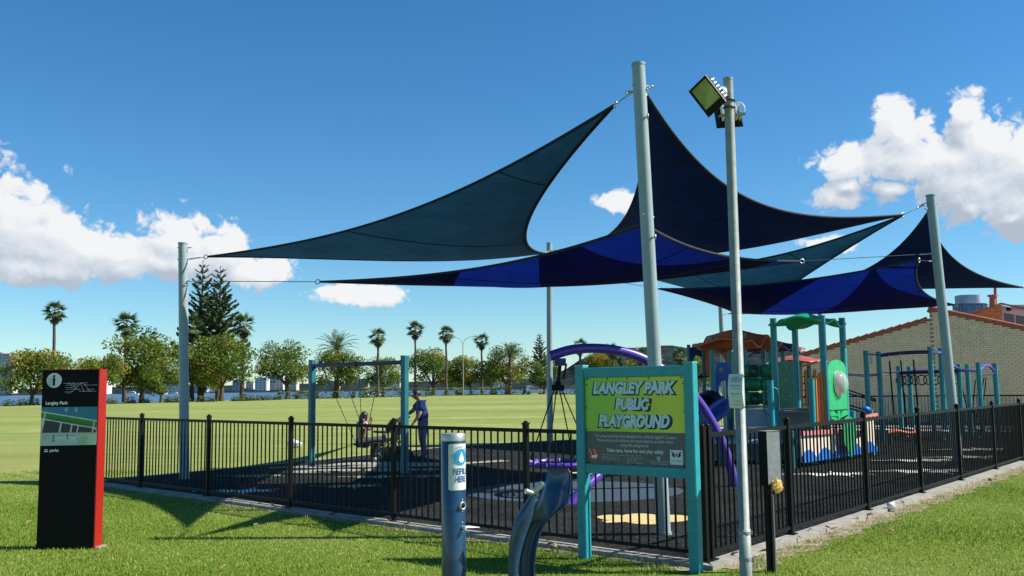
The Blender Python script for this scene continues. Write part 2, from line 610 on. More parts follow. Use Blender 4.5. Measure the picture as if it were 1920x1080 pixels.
# ================================================================== THE SETTING
CORNER = Vector((1.79, 9.23))
F1 = Vector((-0.733, 0.680)).normalized()      # fence along the grass, running left
F2 = Vector((0.624, 0.782)).normalized()       # fence along the right side
N1 = Vector((-F1.y, F1.x))
N1 = N1 if N1.y < 0 else -N1                   # outward, towards the viewer
N2 = Vector((F2.y, -F2.x))
LEFT_END = CORNER + F1 * 13.3
RIGHT_END = CORNER + F2 * 26.0
BACK_A, BACK_B = Vector((7.4, 36.9)), Vector((17.6, 31.0))
PLAY = [CORNER, RIGHT_END, BACK_B, BACK_A, Vector((2.2, 30.6)), Vector((0.23, 29.4)), Vector((-2.22, 27.25)), Vector((-4.97, 22.72)), LEFT_END]
SHORE = [(-520, -420), (-210, -80), (-112, 62), (-71, 127), (-45, 168), (-16, 238), (5, 236), (60, 230), (400, 235), (900, 300)]


def ground_mat():
    m = bpy.data.materials.new('lawn_grass')
    m.use_nodes = True
    t = m.node_tree
    bs = t.nodes['Principled BSDF']
    po = nn(t, 'ShaderNodeNewGeometry').outputs['Position']
    st = nn(t, 'ShaderNodeMapping', {'Vector': po, 'Rotation': (0, 0, R(5)), 'Scale': (0.03, 0.36, 1)}).outputs[0]
    b_a = nn(t, 'ShaderNodeTexNoise', {'Vector': st, 'Scale': 1.0, 'Detail': 9.0, 'Roughness': 0.82}).outputs[0]
    st2 = nn(t, 'ShaderNodeMapping', {'Vector': po, 'Rotation': (0, 0, R(4)), 'Scale': (0.011, 0.085, 1)}).outputs[0]
    b_b = nn(t, 'ShaderNodeTexNoise', {'Vector': st2, 'Scale': 1.0, 'Detail': 6.0, 'Roughness': 0.7}).outputs[0]
    bands = mth(t, 'ADD', mth(t, 'MULTIPLY', b_a, .5), mth(t, 'MULTIPLY', b_b, .5))
    patch = nn(t, 'ShaderNodeTexNoise', {'Vector': po, 'Scale': 0.11, 'Detail': 7.0, 'Roughness': 0.62}).outputs[0]
    fine = nn(t, 'ShaderNodeTexNoise', {'Vector': po, 'Scale': 9.0, 'Detail': 8.0, 'Roughness': 0.85}).outputs[0]
    field = mixc(t, smooth(t, bands, 0.41, 0.59), (0.20, 0.27, 0.058, 1), (0.42, 0.43, 0.14, 1))
    mott = nn(t, 'ShaderNodeTexNoise', {'Vector': po, 'Scale': 0.55, 'Detail': 8.0, 'Roughness': 0.75}).outputs[0]
    field = mixc(t, smooth(t, mott, 0.38, 0.62, 0.0, 0.45), field, (0.17, 0.21, 0.05, 1))
    field = mixc(t, smooth(t, patch, 0.45, 0.75), field, (0.30, 0.285, 0.10, 1))
    near = mixc(t, smooth(t, patch, 0.35, 0.7), (0.125, 0.195, 0.02, 1), (0.21, 0.25, 0.05, 1))
    sp = nn(t, 'ShaderNodeSeparateXYZ', {0: po})
    d = mth(t, 'ADD', mth(t, 'ADD', mth(t, 'MULTIPLY', sp.outputs[0], -0.15), sp.outputs[1]), mth(t, 'MULTIPLY', patch, 6.0))
    base = mixc(t, smooth(t, d, 17.0, 27.0), near, field)
    base = mixc(t, smooth(t, fine, 0.35, 0.7, 0.0, 0.62), base, (0.045, 0.075, 0.014, 1))
    t.links.new(base, bs.inputs['Base Color'])
    bs.inputs['Roughness'].default_value = 0.95
    bs.inputs['Specular IOR Level'].default_value = 0.1
    bp = nn(t, 'ShaderNodeBump', {'Strength': 0.5, 'Distance': 0.03, 'Height': fine})
    t.links.new(bp.outputs[0], bs.inputs['Normal'])
    return m


b = MB()
outline = [(x, y, 0.0) for x, y in SHORE] + [(900, -420, 0.0)]
b.add(outline, [list(range(len(outline)))])
for (x1, y1), (x2, y2) in zip(SHORE[:-1], SHORE[1:]):
    k = Vector((-(y2 - y1), x2 - x1)).normalized() * 3.0
    b.add([(x1, y1, 0), (x2, y2, 0), (x2 + k.x, y2 + k.y, -1.8), (x1 + k.x, y1 + k.y, -1.8)], [(0, 1, 2, 3)])
lawn = b.build('lawn', ground_mat())
tag(lawn, kind='structure')
# outline is listed clockwise or not: make the top face upward
me = lawn.data
if me.polygons[0].normal.z < 0:
    me.flip_normals()

# river
m = bpy.data.materials.new('river_water')
m.use_nodes = True
t = m.node_tree
bs = t.nodes['Principled BSDF']
bs.inputs['Base Color'].default_value = (0.05, 0.11, 0.18, 1)
bs.inputs['Roughness'].default_value = 0.42
po = nn(t, 'ShaderNodeNewGeometry').outputs['Position']
wm = nn(t, 'ShaderNodeMapping', {'Vector': po, 'Scale': (0.25, 0.6, 1)}).outputs[0]
wn = nn(t, 'ShaderNodeTexNoise', {'Vector': wm, 'Scale': 1.4, 'Detail': 6.0, 'Roughness': 0.65}).outputs[0]
bp = nn(t, 'ShaderNodeBump', {'Strength': 0.35, 'Distance': 0.3, 'Height': wn})
t.links.new(bp.outputs[0], bs.inputs['Normal'])
b = MB()
b.add([(-5000, -3000, -1.6), (5000, -3000, -1.6), (5000, 6000, -1.6), (-5000, 6000, -1.6)], [(0, 1, 2, 3)])
tag(b.build('river', m), kind='structure')

# far shore: low wooded land with a wooded hill towards the right
m = mat('far_woodland', (0.020, 0.030, 0.032), 0.95, var=0.45, scale=0.05, spec=0.0)
b = MB()
NX, NY = 220, 14
hillp = [(-2200, 6), (-700, 7), (-380, 9), (-120, 11), (20, 14), (75, 22), (110, 46), (150, 58), (240, 60), (330, 50), (420, 52), (520, 46), (640, 38), (900, 30), (2200, 24)]
grid = []
for j in range(NY + 1):
    for i in range(NX + 1):
        x = -2200 + 4400 * i / NX
        y = 1180 + 620 * j / NY
        h = float(np.interp(x * 1480 / y, [p[0] for p in hillp], [p[1] for p in hillp]))
        s = min(1, j / 6)
        z = -1.6 + (1.6 if j else 0) + h * (s * s * (3 - 2 * s)) + (2.6 * mnoise.noise((x * .05, y * .05, 0)) + 1.8 * mnoise.noise((x * .16, y * .1, 3))) * min(1, j)
        grid.append((x, y, z if j < NY else -3))
b.add(grid, [(j * (NX + 1) + i, j * (NX + 1) + i + 1, (j + 1) * (NX + 1) + i + 1, (j + 1) * (NX + 1) + i) for j in range(NY) for i in range(NX)])
tag(b.build('hills', m), kind='structure')

# ------------------------------------------------------------------ soft-fall rubber surface and its coloured inlays
m = bpy.data.materials.new('black_softfall_rubber')
m.use_nodes = True
t = m.node_tree
bs = t.nodes['Principled BSDF']
po = nn(t, 'ShaderNodeNewGeometry').outputs['Position']
vo = nn(t, 'ShaderNodeTexVoronoi', {'Vector': po, 'Scale': 85.0})
fl = nn(t, 'ShaderNodeSeparateColor', {0: vo.outputs['Color']}).outputs[0]
gr = nn(t, 'ShaderNodeTexNoise', {'Vector': po, 'Scale': 1.3, 'Detail': 8.0, 'Roughness': 0.7}).outputs[0]
base = mixc(t, smooth(t, gr, 0.3, 0.7), (0.008, 0.009, 0.009, 1), (0.024, 0.027, 0.025, 1))
base = mixc(t, smooth(t, fl, 0.93, 0.98), base, (0.11, 0.125, 0.12, 1))
t.links.new(base, bs.inputs['Base Color'])
bs.inputs['Roughness'].default_value = 0.95
bs.inputs['Specular IOR Level'].default_value = 0.06
bp = nn(t, 'ShaderNodeBump', {'Strength': 0.35, 'Distance': 0.01, 'Height': vo.outputs['Distance']})
t.links.new(bp.outputs[0], bs.inputs['Normal'])
b = MB()
b.prism([(p.x, p.y) for p in PLAY], ((0, 0, 0), (1, 0, 0), (0, 1, 0)), 0.03, z0=-0.01)
play = b.build('play_surface', m)
tag(play, kind='structure')


def rubber(name, col):
    return mat('rubber_' + name, col, 0.9, var=0.15, scale=30, bump=0.15, spec=0.2)


def inlay(name, polys, col):
    b = MB()
    for k, p in enumerate(polys):
        b.prism(p, ((0, 0, 0), (1, 0, 0), (0, 1, 0)), 0.0035, z0=0.0205 + 0.0006 * k)
    return b.build(name, col, play)


def strip(x1, y1, x2, y2, w):
    d = Vector((x2 - x1, y2 - y1)).normalized()
    k = Vector((-d.y, d.x)) * w / 2
    return [(x1 - k.x, y1 - k.y), (x2 - k.x, y2 - k.y), (x2 + k.x, y2 + k.y), (x1 + k.x, y1 + k.y)]


def ant(cx, cy, s, col):
    ps = [ell(cx, cy, .30 * s, .42 * s), ell(cx - .58 * s, cy - .05 * s, .22 * s, .38 * s), ell(cx + .42 * s, cy, .16 * s, .26 * s)]
    for dx, dy in ((-.9, .42), (-.8, -.5), (.0, .75), (.1, -.8), (.75, .35), (.8, -.3)):
        ps.append(strip(cx - .1 * s, cy, cx + dx * s, cy + dy * s, .05 * s))
    ps.append(strip(cx - 1.5 * s, cy + .05 * s, cx - .75 * s, cy, .09 * s))
    return inlay('ant_inlay', ps, rubber(*col))


YEL = ('butter_yellow', (0.56, 0.42, 0.19))
OLV = ('pale_olive', (0.42, 0.42, 0.20))
PNK = ('dusty_pink', (0.50, 0.22, 0.28))
CRM = ('cream', (0.70, 0.68, 0.60))
BLU = ('pond_blue', (0.042, 0.068, 0.092))
GRY = ('warm_grey', (0.30, 0.29, 0.22))
# pond and the fish on it
inlay('pond_inlay', [ell(0.95, 15.7, 1.75, 1.55, 36)], rubber(*BLU))
b = MB()
b.prism(ell(-0.15, 15.75, .42, .33), ((0, 0, 0), (1, 0, 0), (0, 1, 0)), 0.003, z0=0.026)
b.prism(strip(-.15, 15.75, .7, 15.7, .18), ((0, 0, 0), (1, 0, 0), (0, 1, 0)), 0.003, z0=0.027)
b.build('fish_inlay', rubber('black_blue', (0.02, 0.03, 0.05)), play)
# butterfly / flower inlays
inlay('butterfly_inlay', [ell(1.62, 12.35, .30, .50), ell(1.32, 12.45, .24, .32, rot=.5), ell(1.95, 12.35, .26, .34, rot=-.4), strip(1.05, 12.55, 1.45, 12.45, .16), strip(1.1, 12.1, 1.5, 12.2, .18), strip(1.8, 12.3, 2.25, 12.45, .14)], rubber(*YEL))
inlay('butterfly_inlay', [ell(1.95, 18.9, .42, .45), ell(1.55, 18.9, .25, .3), ell(2.35, 18.8, .25, .3), strip(.9, 18.9, 1.5, 18.9, .25)], rubber(*YEL))
ant(-2.75, 16.9, .55, OLV)
ant(-2.55, 18.6, .55, OLV)
ant(-4.45, 16.3, .62, CRM)
ant(-4.95, 19.1, .6, GRY)
ant(-1.4, 18.6, .55, PNK)
ant(-1.75, 20.1, .6, GRY)
ant(7.9, 18.4, .85, CRM)
ant(8.9, 20.9, .8, CRM)
ant(6.0, 18.0, .7, CRM)
ant(11.6, 24.0, .9, CRM)
ant(10.2, 21.6, .8, CRM)
# crocodile
inlay('crocodile_inlay', [ell(-3.1, 21.6, 1.05, .75), ell(-1.9, 21.4, .8, .5), ell(-4.1, 21.2, .8, .42), ell(-3.9, 20.0, .75, .42, rot=.2), ell(-2.6, 20.2, .5, .5), strip(-1.4, 21.4, -.2, 22.2, .35), strip(-4.6, 21.1, -5.3, 21.0, .3)], rubber(*GRY))

# ------------------------------------------------------------------ concrete kerb round the playground
kb = MB()
w = 0.17
c_out = CORNER + (N1 * w + N2 * w) * 0.98
for a, d, n, L in ((CORNER, F1, N1, 13.4), (CORNER, F2, N2, 26.2)):
    k = 0.0
    while k < L:
        e = min(L, k + 2.4)
        p, q = a + d * (k + (0.006 if k else 0)), a + d * (e - .006)
        po_, qo = p + n * w, q + n * w
        if k == 0:
            po_ = c_out
        kb.prism([(p.x + n.x * -.03, p.y + n.y * -.03), (q.x - n.x * .03, q.y - n.y * .03), (qo.x, qo.y), (po_.x, po_.y)], ((0, 0, 0), (1, 0, 0), (0, 1, 0)), 0.075, z0=-0.03)
        k = e
for p, q in zip(PLAY[4:-1], PLAY[5:]):
    kb.prism(strip(p.x, p.y, q.x, q.y, .12), ((0, 0, 0), (1, 0, 0), (0, 1, 0)), 0.06, z0=-0.03)
tag(kb.build('kerb', CONC), kind='structure')
b = MB()
q0, q1 = BACK_A + Vector((-.8, .4)), BACK_B + Vector((6, -3.4))
b.add([(q0.x, q0.y, .004), (q1.x, q1.y, .004), (q1.x + 4, q1.y + 6.5, .004), (q0.x + 4, q0.y + 6.5, .004)], [(0, 1, 2, 3)])
tag(b.build('bounce_paving', mat('pale_bounce_grey', (0.30, 0.275, 0.235), .95, var=.25, scale=2, spec=.1)), kind='structure')  # added ground strip, kept pale to bounce light onto the brick wall

# sandy bare strip where the grass gives out along the kerb
m = bpy.data.materials.new('sandy_soil')
m.use_nodes = True
t = m.node_tree
bs = t.nodes['Principled BSDF']
po = nn(t, 'ShaderNodeNewGeometry').outputs['Position']
ns_ = nn(t, 'ShaderNodeTexNoise', {'Vector': po, 'Scale': 7.0, 'Detail': 8.0, 'Roughness': 0.75}).outputs[0]
t.links.new(mixc(t, smooth(t, ns_, 0.35, 0.65), (0.16, 0.125, 0.08, 1), (0.36, 0.31, 0.22, 1)), bs.inputs['Base Color'])
bs.inputs['Roughness'].default_value = 1.0
bs.inputs['Specular IOR Level'].default_value = 0.05
b = MB()
for a, d, nrm_, wd_, L in ((CORNER, F1, N1, .30, 13.4), (CORNER, F2, N2, .46, 26)):
    rows_ = []
    k = 0.0
    while k < L:
        p = a + d * k
        q = p + nrm_ * (wd_ + .05 * math.sin(k * 5.1) + .04 * math.sin(k * 13.7 + 1))
        p = p + nrm_ * .1
        rows_.append(((p.x, p.y, .005), (q.x, q.y, .005)))
        k += .12
    for (p, q), (r_, s_) in zip(rows_, rows_[1:]):
        b.add([p, q, s_, r_] if nrm_ is N2 else [p, r_, s_, q], [(0, 1, 2, 3)])
tag(b.build('bare_soil', m), kind='structure')

# ------------------------------------------------------------------ grass blades in the foreground
NB = 620000
gx = RNG.uniform(-11, 15, NB)
gy = RNG.uniform(7.4, 21, NB)
keep = RNG.random(NB) < np.minimum(1, (10.5 / gy) ** 1.6)
keep &= np.abs(gx) < 0.60 * gy + 0.8
grow = [c_out + N1 * -.02, RIGHT_END + N2 * .15, Vector((30, 40)), Vector((-3, 40)), LEFT_END + F1 * .3 + N1 * .15]
edge = 0.03 * np.sin(gx * 9) + 0.035 * np.sin(gy * 23 + gx * 5) + 0.03 * np.sin(gx * 31 + 1)
keep &= ~in_poly(gx + edge * N1.x, gy + edge * N1.y, [(p.x, p.y) for p in grow])
# thinner growth over the sandy strip
k1 = (gx - CORNER.x) * N1.x + (gy - CORNER.y) * N1.y
k2 = (gx - CORNER.x) * N2.x + (gy - CORNER.y) * N2.y
ragged = .5 + .5 * np.sin(gx * 4.3 + gy * 6.1) * np.sin(gx * 2.1 - gy * 9.7)
keep &= ~((k1 > -.1) & (k1 < .19 + .13 * ragged) & (k2 < .3) & (RNG.random(NB) < .85))
keep &= ~((k2 > -.1) & (k2 < .22 + .24 * ragged) & (RNG.random(NB) < .88))
gx, gy = gx[keep], gy[keep]
n = len(gx)
pn = (np.sin(gx * 1.3 + gy * .7) + np.sin(gx * .5 - gy * 1.9 + 1) + np.sin(gx * 3.1 + 2.2 * gy) * .6) / 2.6
ptc = np.clip(.5 + .55 * pn, 0, 1)
hgt = RNG.uniform(.016, .034, n) * (0.75 + .5 * ptc)
# longer tufts along the kerb
dk1 = (gx - CORNER.x) * N1.x + (gy - CORNER.y) * N1.y
dk2 = (gx - CORNER.x) * N2.x + (gy - CORNER.y) * N2.y
dk = np.where(np.abs(dk1) < np.abs(dk2), np.abs(dk1), np.abs(dk2))
hgt *= 1 + .9 * np.exp(-((dk - .24) / .12) ** 2)
ang = RNG.uniform(0, 2 * np.pi, n)
wid = RNG.uniform(.0035, .006, n)
ln = RNG.uniform(.1, .8, n) * hgt
la = RNG.uniform(0, 2 * np.pi, n)
V = np.zeros((n, 3, 3))
V[:, 0, 0] = gx - np.cos(ang) * wid
V[:, 0, 1] = gy - np.sin(ang) * wid
V[:, 1, 0] = gx + np.cos(ang) * wid
V[:, 1, 1] = gy + np.sin(ang) * wid
V[:, 2, 0] = gx + np.cos(la) * ln
V[:, 2, 1] = gy + np.sin(la) * ln
V[:, 2, 2] = hgt
tint = np.clip(.20 + .52 * (1 - ptc) + RNG.normal(0, .17, n), 0, 1)
gm = leafmat('grass_blade', [(0, (0.11, 0.19, 0.014)), (.45, (0.23, 0.335, 0.03)), (.75, (0.36, 0.41, 0.09)), (1, (0.52, 0.47, 0.19))], 0.35, 0.5)
go_ = link('grass', npmesh('grass', V.reshape(-1, 3), np.arange(3 * n).reshape(-1, 3), gm, np.repeat(tint, 3)))
tag(go_, kind='stuff')

# ------------------------------------------------------------------ trees
LEAF = leafmat('autumn_tree_leaf', [(0, (0.022, 0.045, 0.009)), (.4, (0.10, 0.165, 0.022)), (.62, (0.20, 0.25, 0.035)), (.8, (0.33, 0.25, 0.03)), (1, (0.46, 0.29, 0.04))], 0.4)
NEEDLE = leafmat('pine_needle', [(0, (0.03, 0.05, 0.02)), (.6, (0.11, 0.15, 0.065)), (1, (0.22, 0.24, 0.12))], 0.3)
FROND = leafmat('palm_frond_leaf', [(0, (0.035, 0.065, 0.022)), (.6, (0.10, 0.15, 0.05)), (1, (0.26, 0.25, 0.10))], 0.25)
DEADFROND = leafmat('dead_palm_leaf', [(0, (0.07, 0.05, 0.03)), (1, (0.20, 0.15, 0.09))], 0.1)
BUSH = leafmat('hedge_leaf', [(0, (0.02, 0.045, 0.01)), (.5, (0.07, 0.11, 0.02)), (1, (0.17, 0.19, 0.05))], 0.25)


def leaves(cent, nrm_up, size, tint, rng, name, m, org):
    """one small folded leaf spray (two triangles) per centre"""
    n = len(cent)
    d = rng.normal(0, 1, (n, 3))
    d[:, 2] = np.abs(d[:, 2]) * nrm_up + .15
    d /= np.linalg.norm(d, axis=1)[:, None]
    r_ = rng.normal(0, 1, (n, 3))
    x = np.cross(d, r_)
    x /= np.linalg.norm(x, axis=1)[:, None]
    y = np.cross(d, x)
    s = size * rng.uniform(.55, 1.25, n)[:, None]
    V = np.stack([cent - x * s, cent - y * s * .55 + d * s * .15, cent + x * s, cent + y * s * .55 + d * s * .15], 1)
    F = np.arange(4 * n).reshape(-1, 4)
    return npmesh(name, V.reshape(-1, 3) - np.array(org), F, m, np.repeat(tint, 4))


def broadleaf(x, y, H, Wd, label, gold=0.3, seed=0, lean=0.0, dense=1.0, group='autumn trees along the river edge'):
    rng = np.random.default_rng(seed)
    rr = random.Random(seed)
    t = thing('park_tree', label, 'tree', (x, y, 0), group)
    cz = H * .60
    rz = H * .40
    cl = []
    for k in range(26):
        th = rr.uniform(0, 2 * math.pi)
        u = rr.uniform(-.75, 1)
        rad = math.sqrt(max(.06, 1 - u * u * .92)) * rr.uniform(.5, .98)
        cl.append((x + lean * H * .15 + Wd / 2 * rad * math.cos(th), y + Wd / 2 * rad * math.sin(th), cz + rz * u * rr.uniform(.72, .95), rr.uniform(.12, .23) * Wd))
    cl.append((x + lean * H * .1, y, cz + .2 * rz, Wd * .26))
    pts, tn = [], []
    for (a, b_, c, r_) in cl:
        n = int(215 * dense * (r_ / (Wd * .17)) ** 2)
        p = rng.normal(0, 1, (n, 3))
        p /= np.linalg.norm(p, axis=1)[:, None]
        p *= (rng.random(n) ** .45)[:, None]
        p *= np.array([r_ * 1.12, r_ * 1.12, r_ * .78])
        q = p + np.array([a, b_, c])
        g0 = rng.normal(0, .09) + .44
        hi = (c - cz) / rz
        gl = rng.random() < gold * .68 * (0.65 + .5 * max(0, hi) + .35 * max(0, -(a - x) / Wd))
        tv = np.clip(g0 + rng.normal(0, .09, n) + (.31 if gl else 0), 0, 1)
        pts.append(q)
        tn.append(tv)
    P_ = np.concatenate(pts)
    T_ = np.concatenate(tn)
    size = max(.15, Wd * .0235)
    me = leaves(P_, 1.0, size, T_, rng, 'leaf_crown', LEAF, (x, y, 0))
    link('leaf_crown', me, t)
    b = MB()
    r0 = .030 * H + .06
    fork = Vector((x + lean * H * .06, y, H * .24))
    b.tube([(x, y, -.1), (x - lean * .05, y, H * .1), fork], [r0 * 1.35, r0, r0 * .85], 9)
    b.build('trunk', BARK, t)
    b = MB()
    for k in range(9):
        a, b_, c, r_ = cl[k]
        mid = fork.lerp(Vector((a, b_, c)), .5) + Vector((0, 0, -H * .02 + rr.uniform(-.03, .05) * H))
        b.tube([fork - Vector((0, 0, .2)), mid, (a, b_, c)], [r0 * .5, r0 * .33, r0 * .1], 6)
    b.build('limbs', BARK, t)
    return t


TREES = [
    (-64.3, 129.0, 6.9, 9.6, 'golden low tree at the far left edge of the park beside the pale tower', .75, 0, .1),
    (-57.8, 134.5, 7.0, 7.5, 'small golden tree half hidden behind the information pillar', .6, 1, .0),
    (-55.2, 143.5, 9.9, 12.2, 'broad golden green tree between the information pillar and the left sail post', .5, 2, .25),
    (-45.6, 151.0, 9.6, 10.6, 'round golden tree in front of the two tall pines', .62, 3, .0),
    (-40.2, 172.0, 10.8, 9.4, 'green tree with tilted trunk standing alone left of the swing frame', .16, 4, -.4),
    (-32.9, 180.0, 8.6, 9.2, 'bushy tree below the fat palm seen through the swing frame', .14, 5, .1),
    (-26.9, 200.0, 7.9, 8.2, 'airy light green tree seen through the swing frame at its right', .1, 6, .0),
    (-18.8, 226.0, 10.3, 11.6, 'dense green tree behind the standing man', .1, 7, -.1),
    (-10.0, 228.0, 9.2, 9.0, 'leaning two-stemmed tree left of the street lamp palms', .2, 8, -.5),
    (-1.6, 226.0, 10.4, 11.5, 'wide green and yellow tree in front of the squat date palm', .3, 9, .15),
    (6.6, 206.0, 8.0, 5.6, 'dark narrow tree beside the white car at the park edge', .1, 10, .1),
    (18.6, 206.0, 8.2, 7.6, 'golden round tree showing just above the playground sign', .85, 11, .0),
    (28.3, 212.0, 7.0, 9.0, 'low green tree showing above the right half of the playground sign', .2, 12, .0),
    (41.0, 214.0, 7.6, 9.0, 'green tree seen below the raised orange panel of the play tower', .2, 13, .0),
    (-50.8, 158.0, 6.2, 7.0, 'dark small tree beneath the left one of the two pines', .05, 14, .0),
    (-5.4, 243.0, 5.8, 6.0, 'low dark shrub-like tree right of the leaning tree', .05, 15, .0),
    (-14.4, 245.0, 5.6, 6.4, 'low dark bushy tree behind the dense green tree', .05, 16, .0),
    (-50.5, 138.5, 5.4, 6.0, 'low dark tree under the crown of the broad golden green tree', .05, 17, .0),
]
for (x, y, H, Wd, lb, gd, sd, ln_) in TREES:
    broadleaf(x, y, H, Wd, lb, gd, sd + 40, ln_)

# fan palm frond (shared by every fan palm): petiole and folded blades spread like a hand
def fan_frond(L, droop, m):
    vs, fs, ti = [], [], []

    def quad(a, b_, wd, side, tv):
        k = len(vs)
        a, b_ = Vector(a), Vector(b_)
        mid = a.lerp(b_, .45)
        s_ = Vector(side) * wd
        vs.extend([a, mid - s_, b_, mid + s_])
        fs.append((k, k + 1, k + 2, k + 3))
        ti.extend([tv] * 4)
    quad((0, 0, 0), (L * .48, 0, .02), .035 * L, (0, 1, 0), .9)
    for k in range(13):
        a = R(-78 + 13 * k)
        l_ = L * (.62 - .14 * abs(k - 6) / 6)
        e = (L * .44 + l_ * math.cos(a), l_ * math.sin(a), -droop * L * (.16 + .10 * abs(k - 6) / 6))
        quad((L * .42, 0, .02), e, .045 * L, (-math.sin(a), math.cos(a), .25 if k % 2 else -.25), .15 + .55 * ((k * 37) % 10) / 10)
    me = npmesh('frond', np.array([tuple(v) for v in vs]), np.array(fs), m, np.array(ti))
    return me


FANS = [fan_frond(1.0, .6, FROND), fan_frond(1.0, 1.2, FROND)]
FAND = fan_frond(1.0, 1.6, DEADFROND)


def feather_frond(m):
    vs, fs, ti = [], [], []
    rib = [(k / 12, 0, .38 * (k / 12) - .62 * (k / 12) ** 2) for k in range(13)]
    for k in range(1, 13):
        a, b_ = Vector(rib[k - 1]), Vector(rib[k])
        q = len(vs)
        vs.extend([a + Vector((0, .012, 0)), a - Vector((0, .012, 0)), b_ - Vector((0, .01, 0)), b_ + Vector((0, .01, 0))])
        fs.append((q, q + 1, q + 2, q + 3))
        ti.extend([.8] * 4)
        for s_ in (-1, 1):
            l_ = .26 * math.sin(math.pi * (.12 + .8 * k / 12))
            tip = b_ + Vector((l_ * .8, s_ * l_ * .85, -.05))
            q = len(vs)
            md = b_.lerp(tip, .4)
            vs.extend([b_, md + Vector((-.022, 0, .01)), tip, md + Vector((.022, 0, .01))])
            fs.append((q, q + 1, q + 2, q + 3))
            ti.extend([.2 + .5 * ((k * 53 + s_) % 10) / 10] * 4)
    return npmesh('frond', np.array([tuple(v) for v in vs]), np.array(fs), m, np.array(ti))


FEATHER = feather_frond(FROND)


def palm(x, y, H, rad, label, seed, fat=False, group='palms along the river edge'):
    rr = random.Random(seed)
    t = thing('fat_palm' if fat else 'fan_palm', label, 'palm', (x, y, 0), group)
    b = MB()
    r0 = .62 if fat else .34
    n = 16
    pts = [(x + .05 * math.sin(k * .7 + seed), y, H * k / n) for k in range(n + 1)]
    rs = [(r0 * (1.35 - .5 * min(1, k / 4)) * (1 - .28 * k / n)) * (1.05 if k % 2 else .95) for k in range(n + 1)]
    b.tube(pts, rs, 10)
    b.build('trunk', PALMBARK, t)
    top = H
    if fat:
        for k in range(34):
            a = k * 2.39996 + rr.uniform(-.2, .2)
            e = R(82 - 95 * (k / 33) ** .9)
            s_ = rad * rr.uniform(.9, 1.1)
            inst('frond', FEATHER, t, (0, 0, top), (0, -e, a), (s_, s_, s_))
    else:
        for k in range(22):
            a = k * 2.39996 + rr.uniform(-.3, .3)
            e = R(80 - 125 * (k / 21) ** .85) + rr.uniform(-.12, .12)
            s_ = rad * rr.uniform(.85, 1.1)
            inst('frond', FANS[k % 2], t, (0, 0, top), (rr.uniform(-.4, .4), -e, a), (s_, s_, s_))
        for k in range(7):
            a = k * .9 + rr.uniform(-.2, .2)
            inst('dead_frond', FAND, t, (0, 0, top - .35), (0, R(62 + rr.uniform(0, 18)), a), (rad * .85,) * 3)
    return t


PALMS = [
    (-72.4, 151.5, 14.4, 2.1, 'tall thin fan palm farthest left behind the information pillar', False),
    (-61.2, 152.0, 12.4, 2.5, 'fan palm rising through the broad golden green tree', False),
    (-52.6, 158.0, 12.2, 2.4, 'fan palm half hidden behind the left sail post', False),
    (-43.5, 155.0, 12.1, 2.4, 'fan palm at the right foot of the two tall pines', False),
    (-33.5, 183.0, 8.9, 4.0, 'squat date palm behind the left part of the swing frame', True),
    (-27.3, 194.6, 12.1, 2.3, 'fan palm just left of the right swing post', False),
    (-22.8, 224.7, 15.3, 2.6, 'tallest thin fan palm, above the standing man', False),
    (-14.8, 213.7, 13.6, 2.3, 'fan palm left of the double street lamp', False),
    (-7.5, 232.7, 12.8, 2.3, 'fan palm right of the double street lamp', False),
    (-0.7, 222.0, 8.8, 3.6, 'squat date palm topping the wide green and yellow tree', True),
    (14.8, 212.7, 10.3, 2.1, 'small fan palm above the left end of the purple arch', False),
    (21.0, 202.2, 9.0, 2.0, 'small fan palm above the middle of the playground sign', False),
    (27.4, 206.6, 8.0, 2.2, 'small fan palm touching the left side of the tallest sail post', False),
    (31.2, 208.0, 7.6, 1.8, 'small fan palm just right of the tallest sail post', False),
    (34.8, 200.0, 7.6, 2.3, 'bushy fan palm between the tallest sail post and the light pole', False),
    (23.6, 214.0, 7.6, 1.9, 'low fan palm above the sign right of its golden tree', False),
]
for k, (x, y, H, rd, lb, ft) in enumerate(PALMS):
    palm(x, y, H, rd, lb, 70 + k, ft)


# Norfolk pines: straight trunk, flat whorls of upswept branches
def pine_branch(seed, m):
    rng = np.random.default_rng(seed)
    n = 95
    s_ = rng.random(n) ** .7
    px_ = .12 + .88 * s_
    pz = .20 * px_ ** 2
    py = rng.normal(0, .10, n) * (1.15 - px_ * .75)
    c = np.stack([px_, py, pz + rng.normal(0, .018, n)], 1)
    d = np.stack([rng.uniform(.6, 1, n), rng.normal(0, .55, n), rng.uniform(.0, .6, n)], 1)
    d /= np.linalg.norm(d, axis=1)[:, None]
    sd = np.cross(d, rng.normal(0, 1, (n, 3)))
    sd /= np.linalg.norm(sd, axis=1)[:, None]
    l_ = rng.uniform(.06, .125, n)[:, None]
    V = np.stack([c - d * l_, c + sd * l_ * .42, c + d * l_, c - sd * l_ * .42], 1).reshape(-1, 3)
    F = np.arange(4 * n).reshape(-1, 4)
    V = np.concatenate([V, np.array([(0, .012, 0), (0, -.012, 0), (.95, 0, .19), (.5, 0, .02)])])
    F = np.concatenate([F, np.array([[4 * n, 4 * n + 1, 4 * n + 2, 4 * n + 3]])])
    tn = np.concatenate([np.repeat(np.clip(rng.normal(.45, .2, n), 0, 1), 4), np.zeros(4)])
    return npmesh('branch', V, F, m, tn)


PB = [pine_branch(3, NEEDLE), pine_branch(4, NEEDLE), pine_branch(5, NEEDLE)]


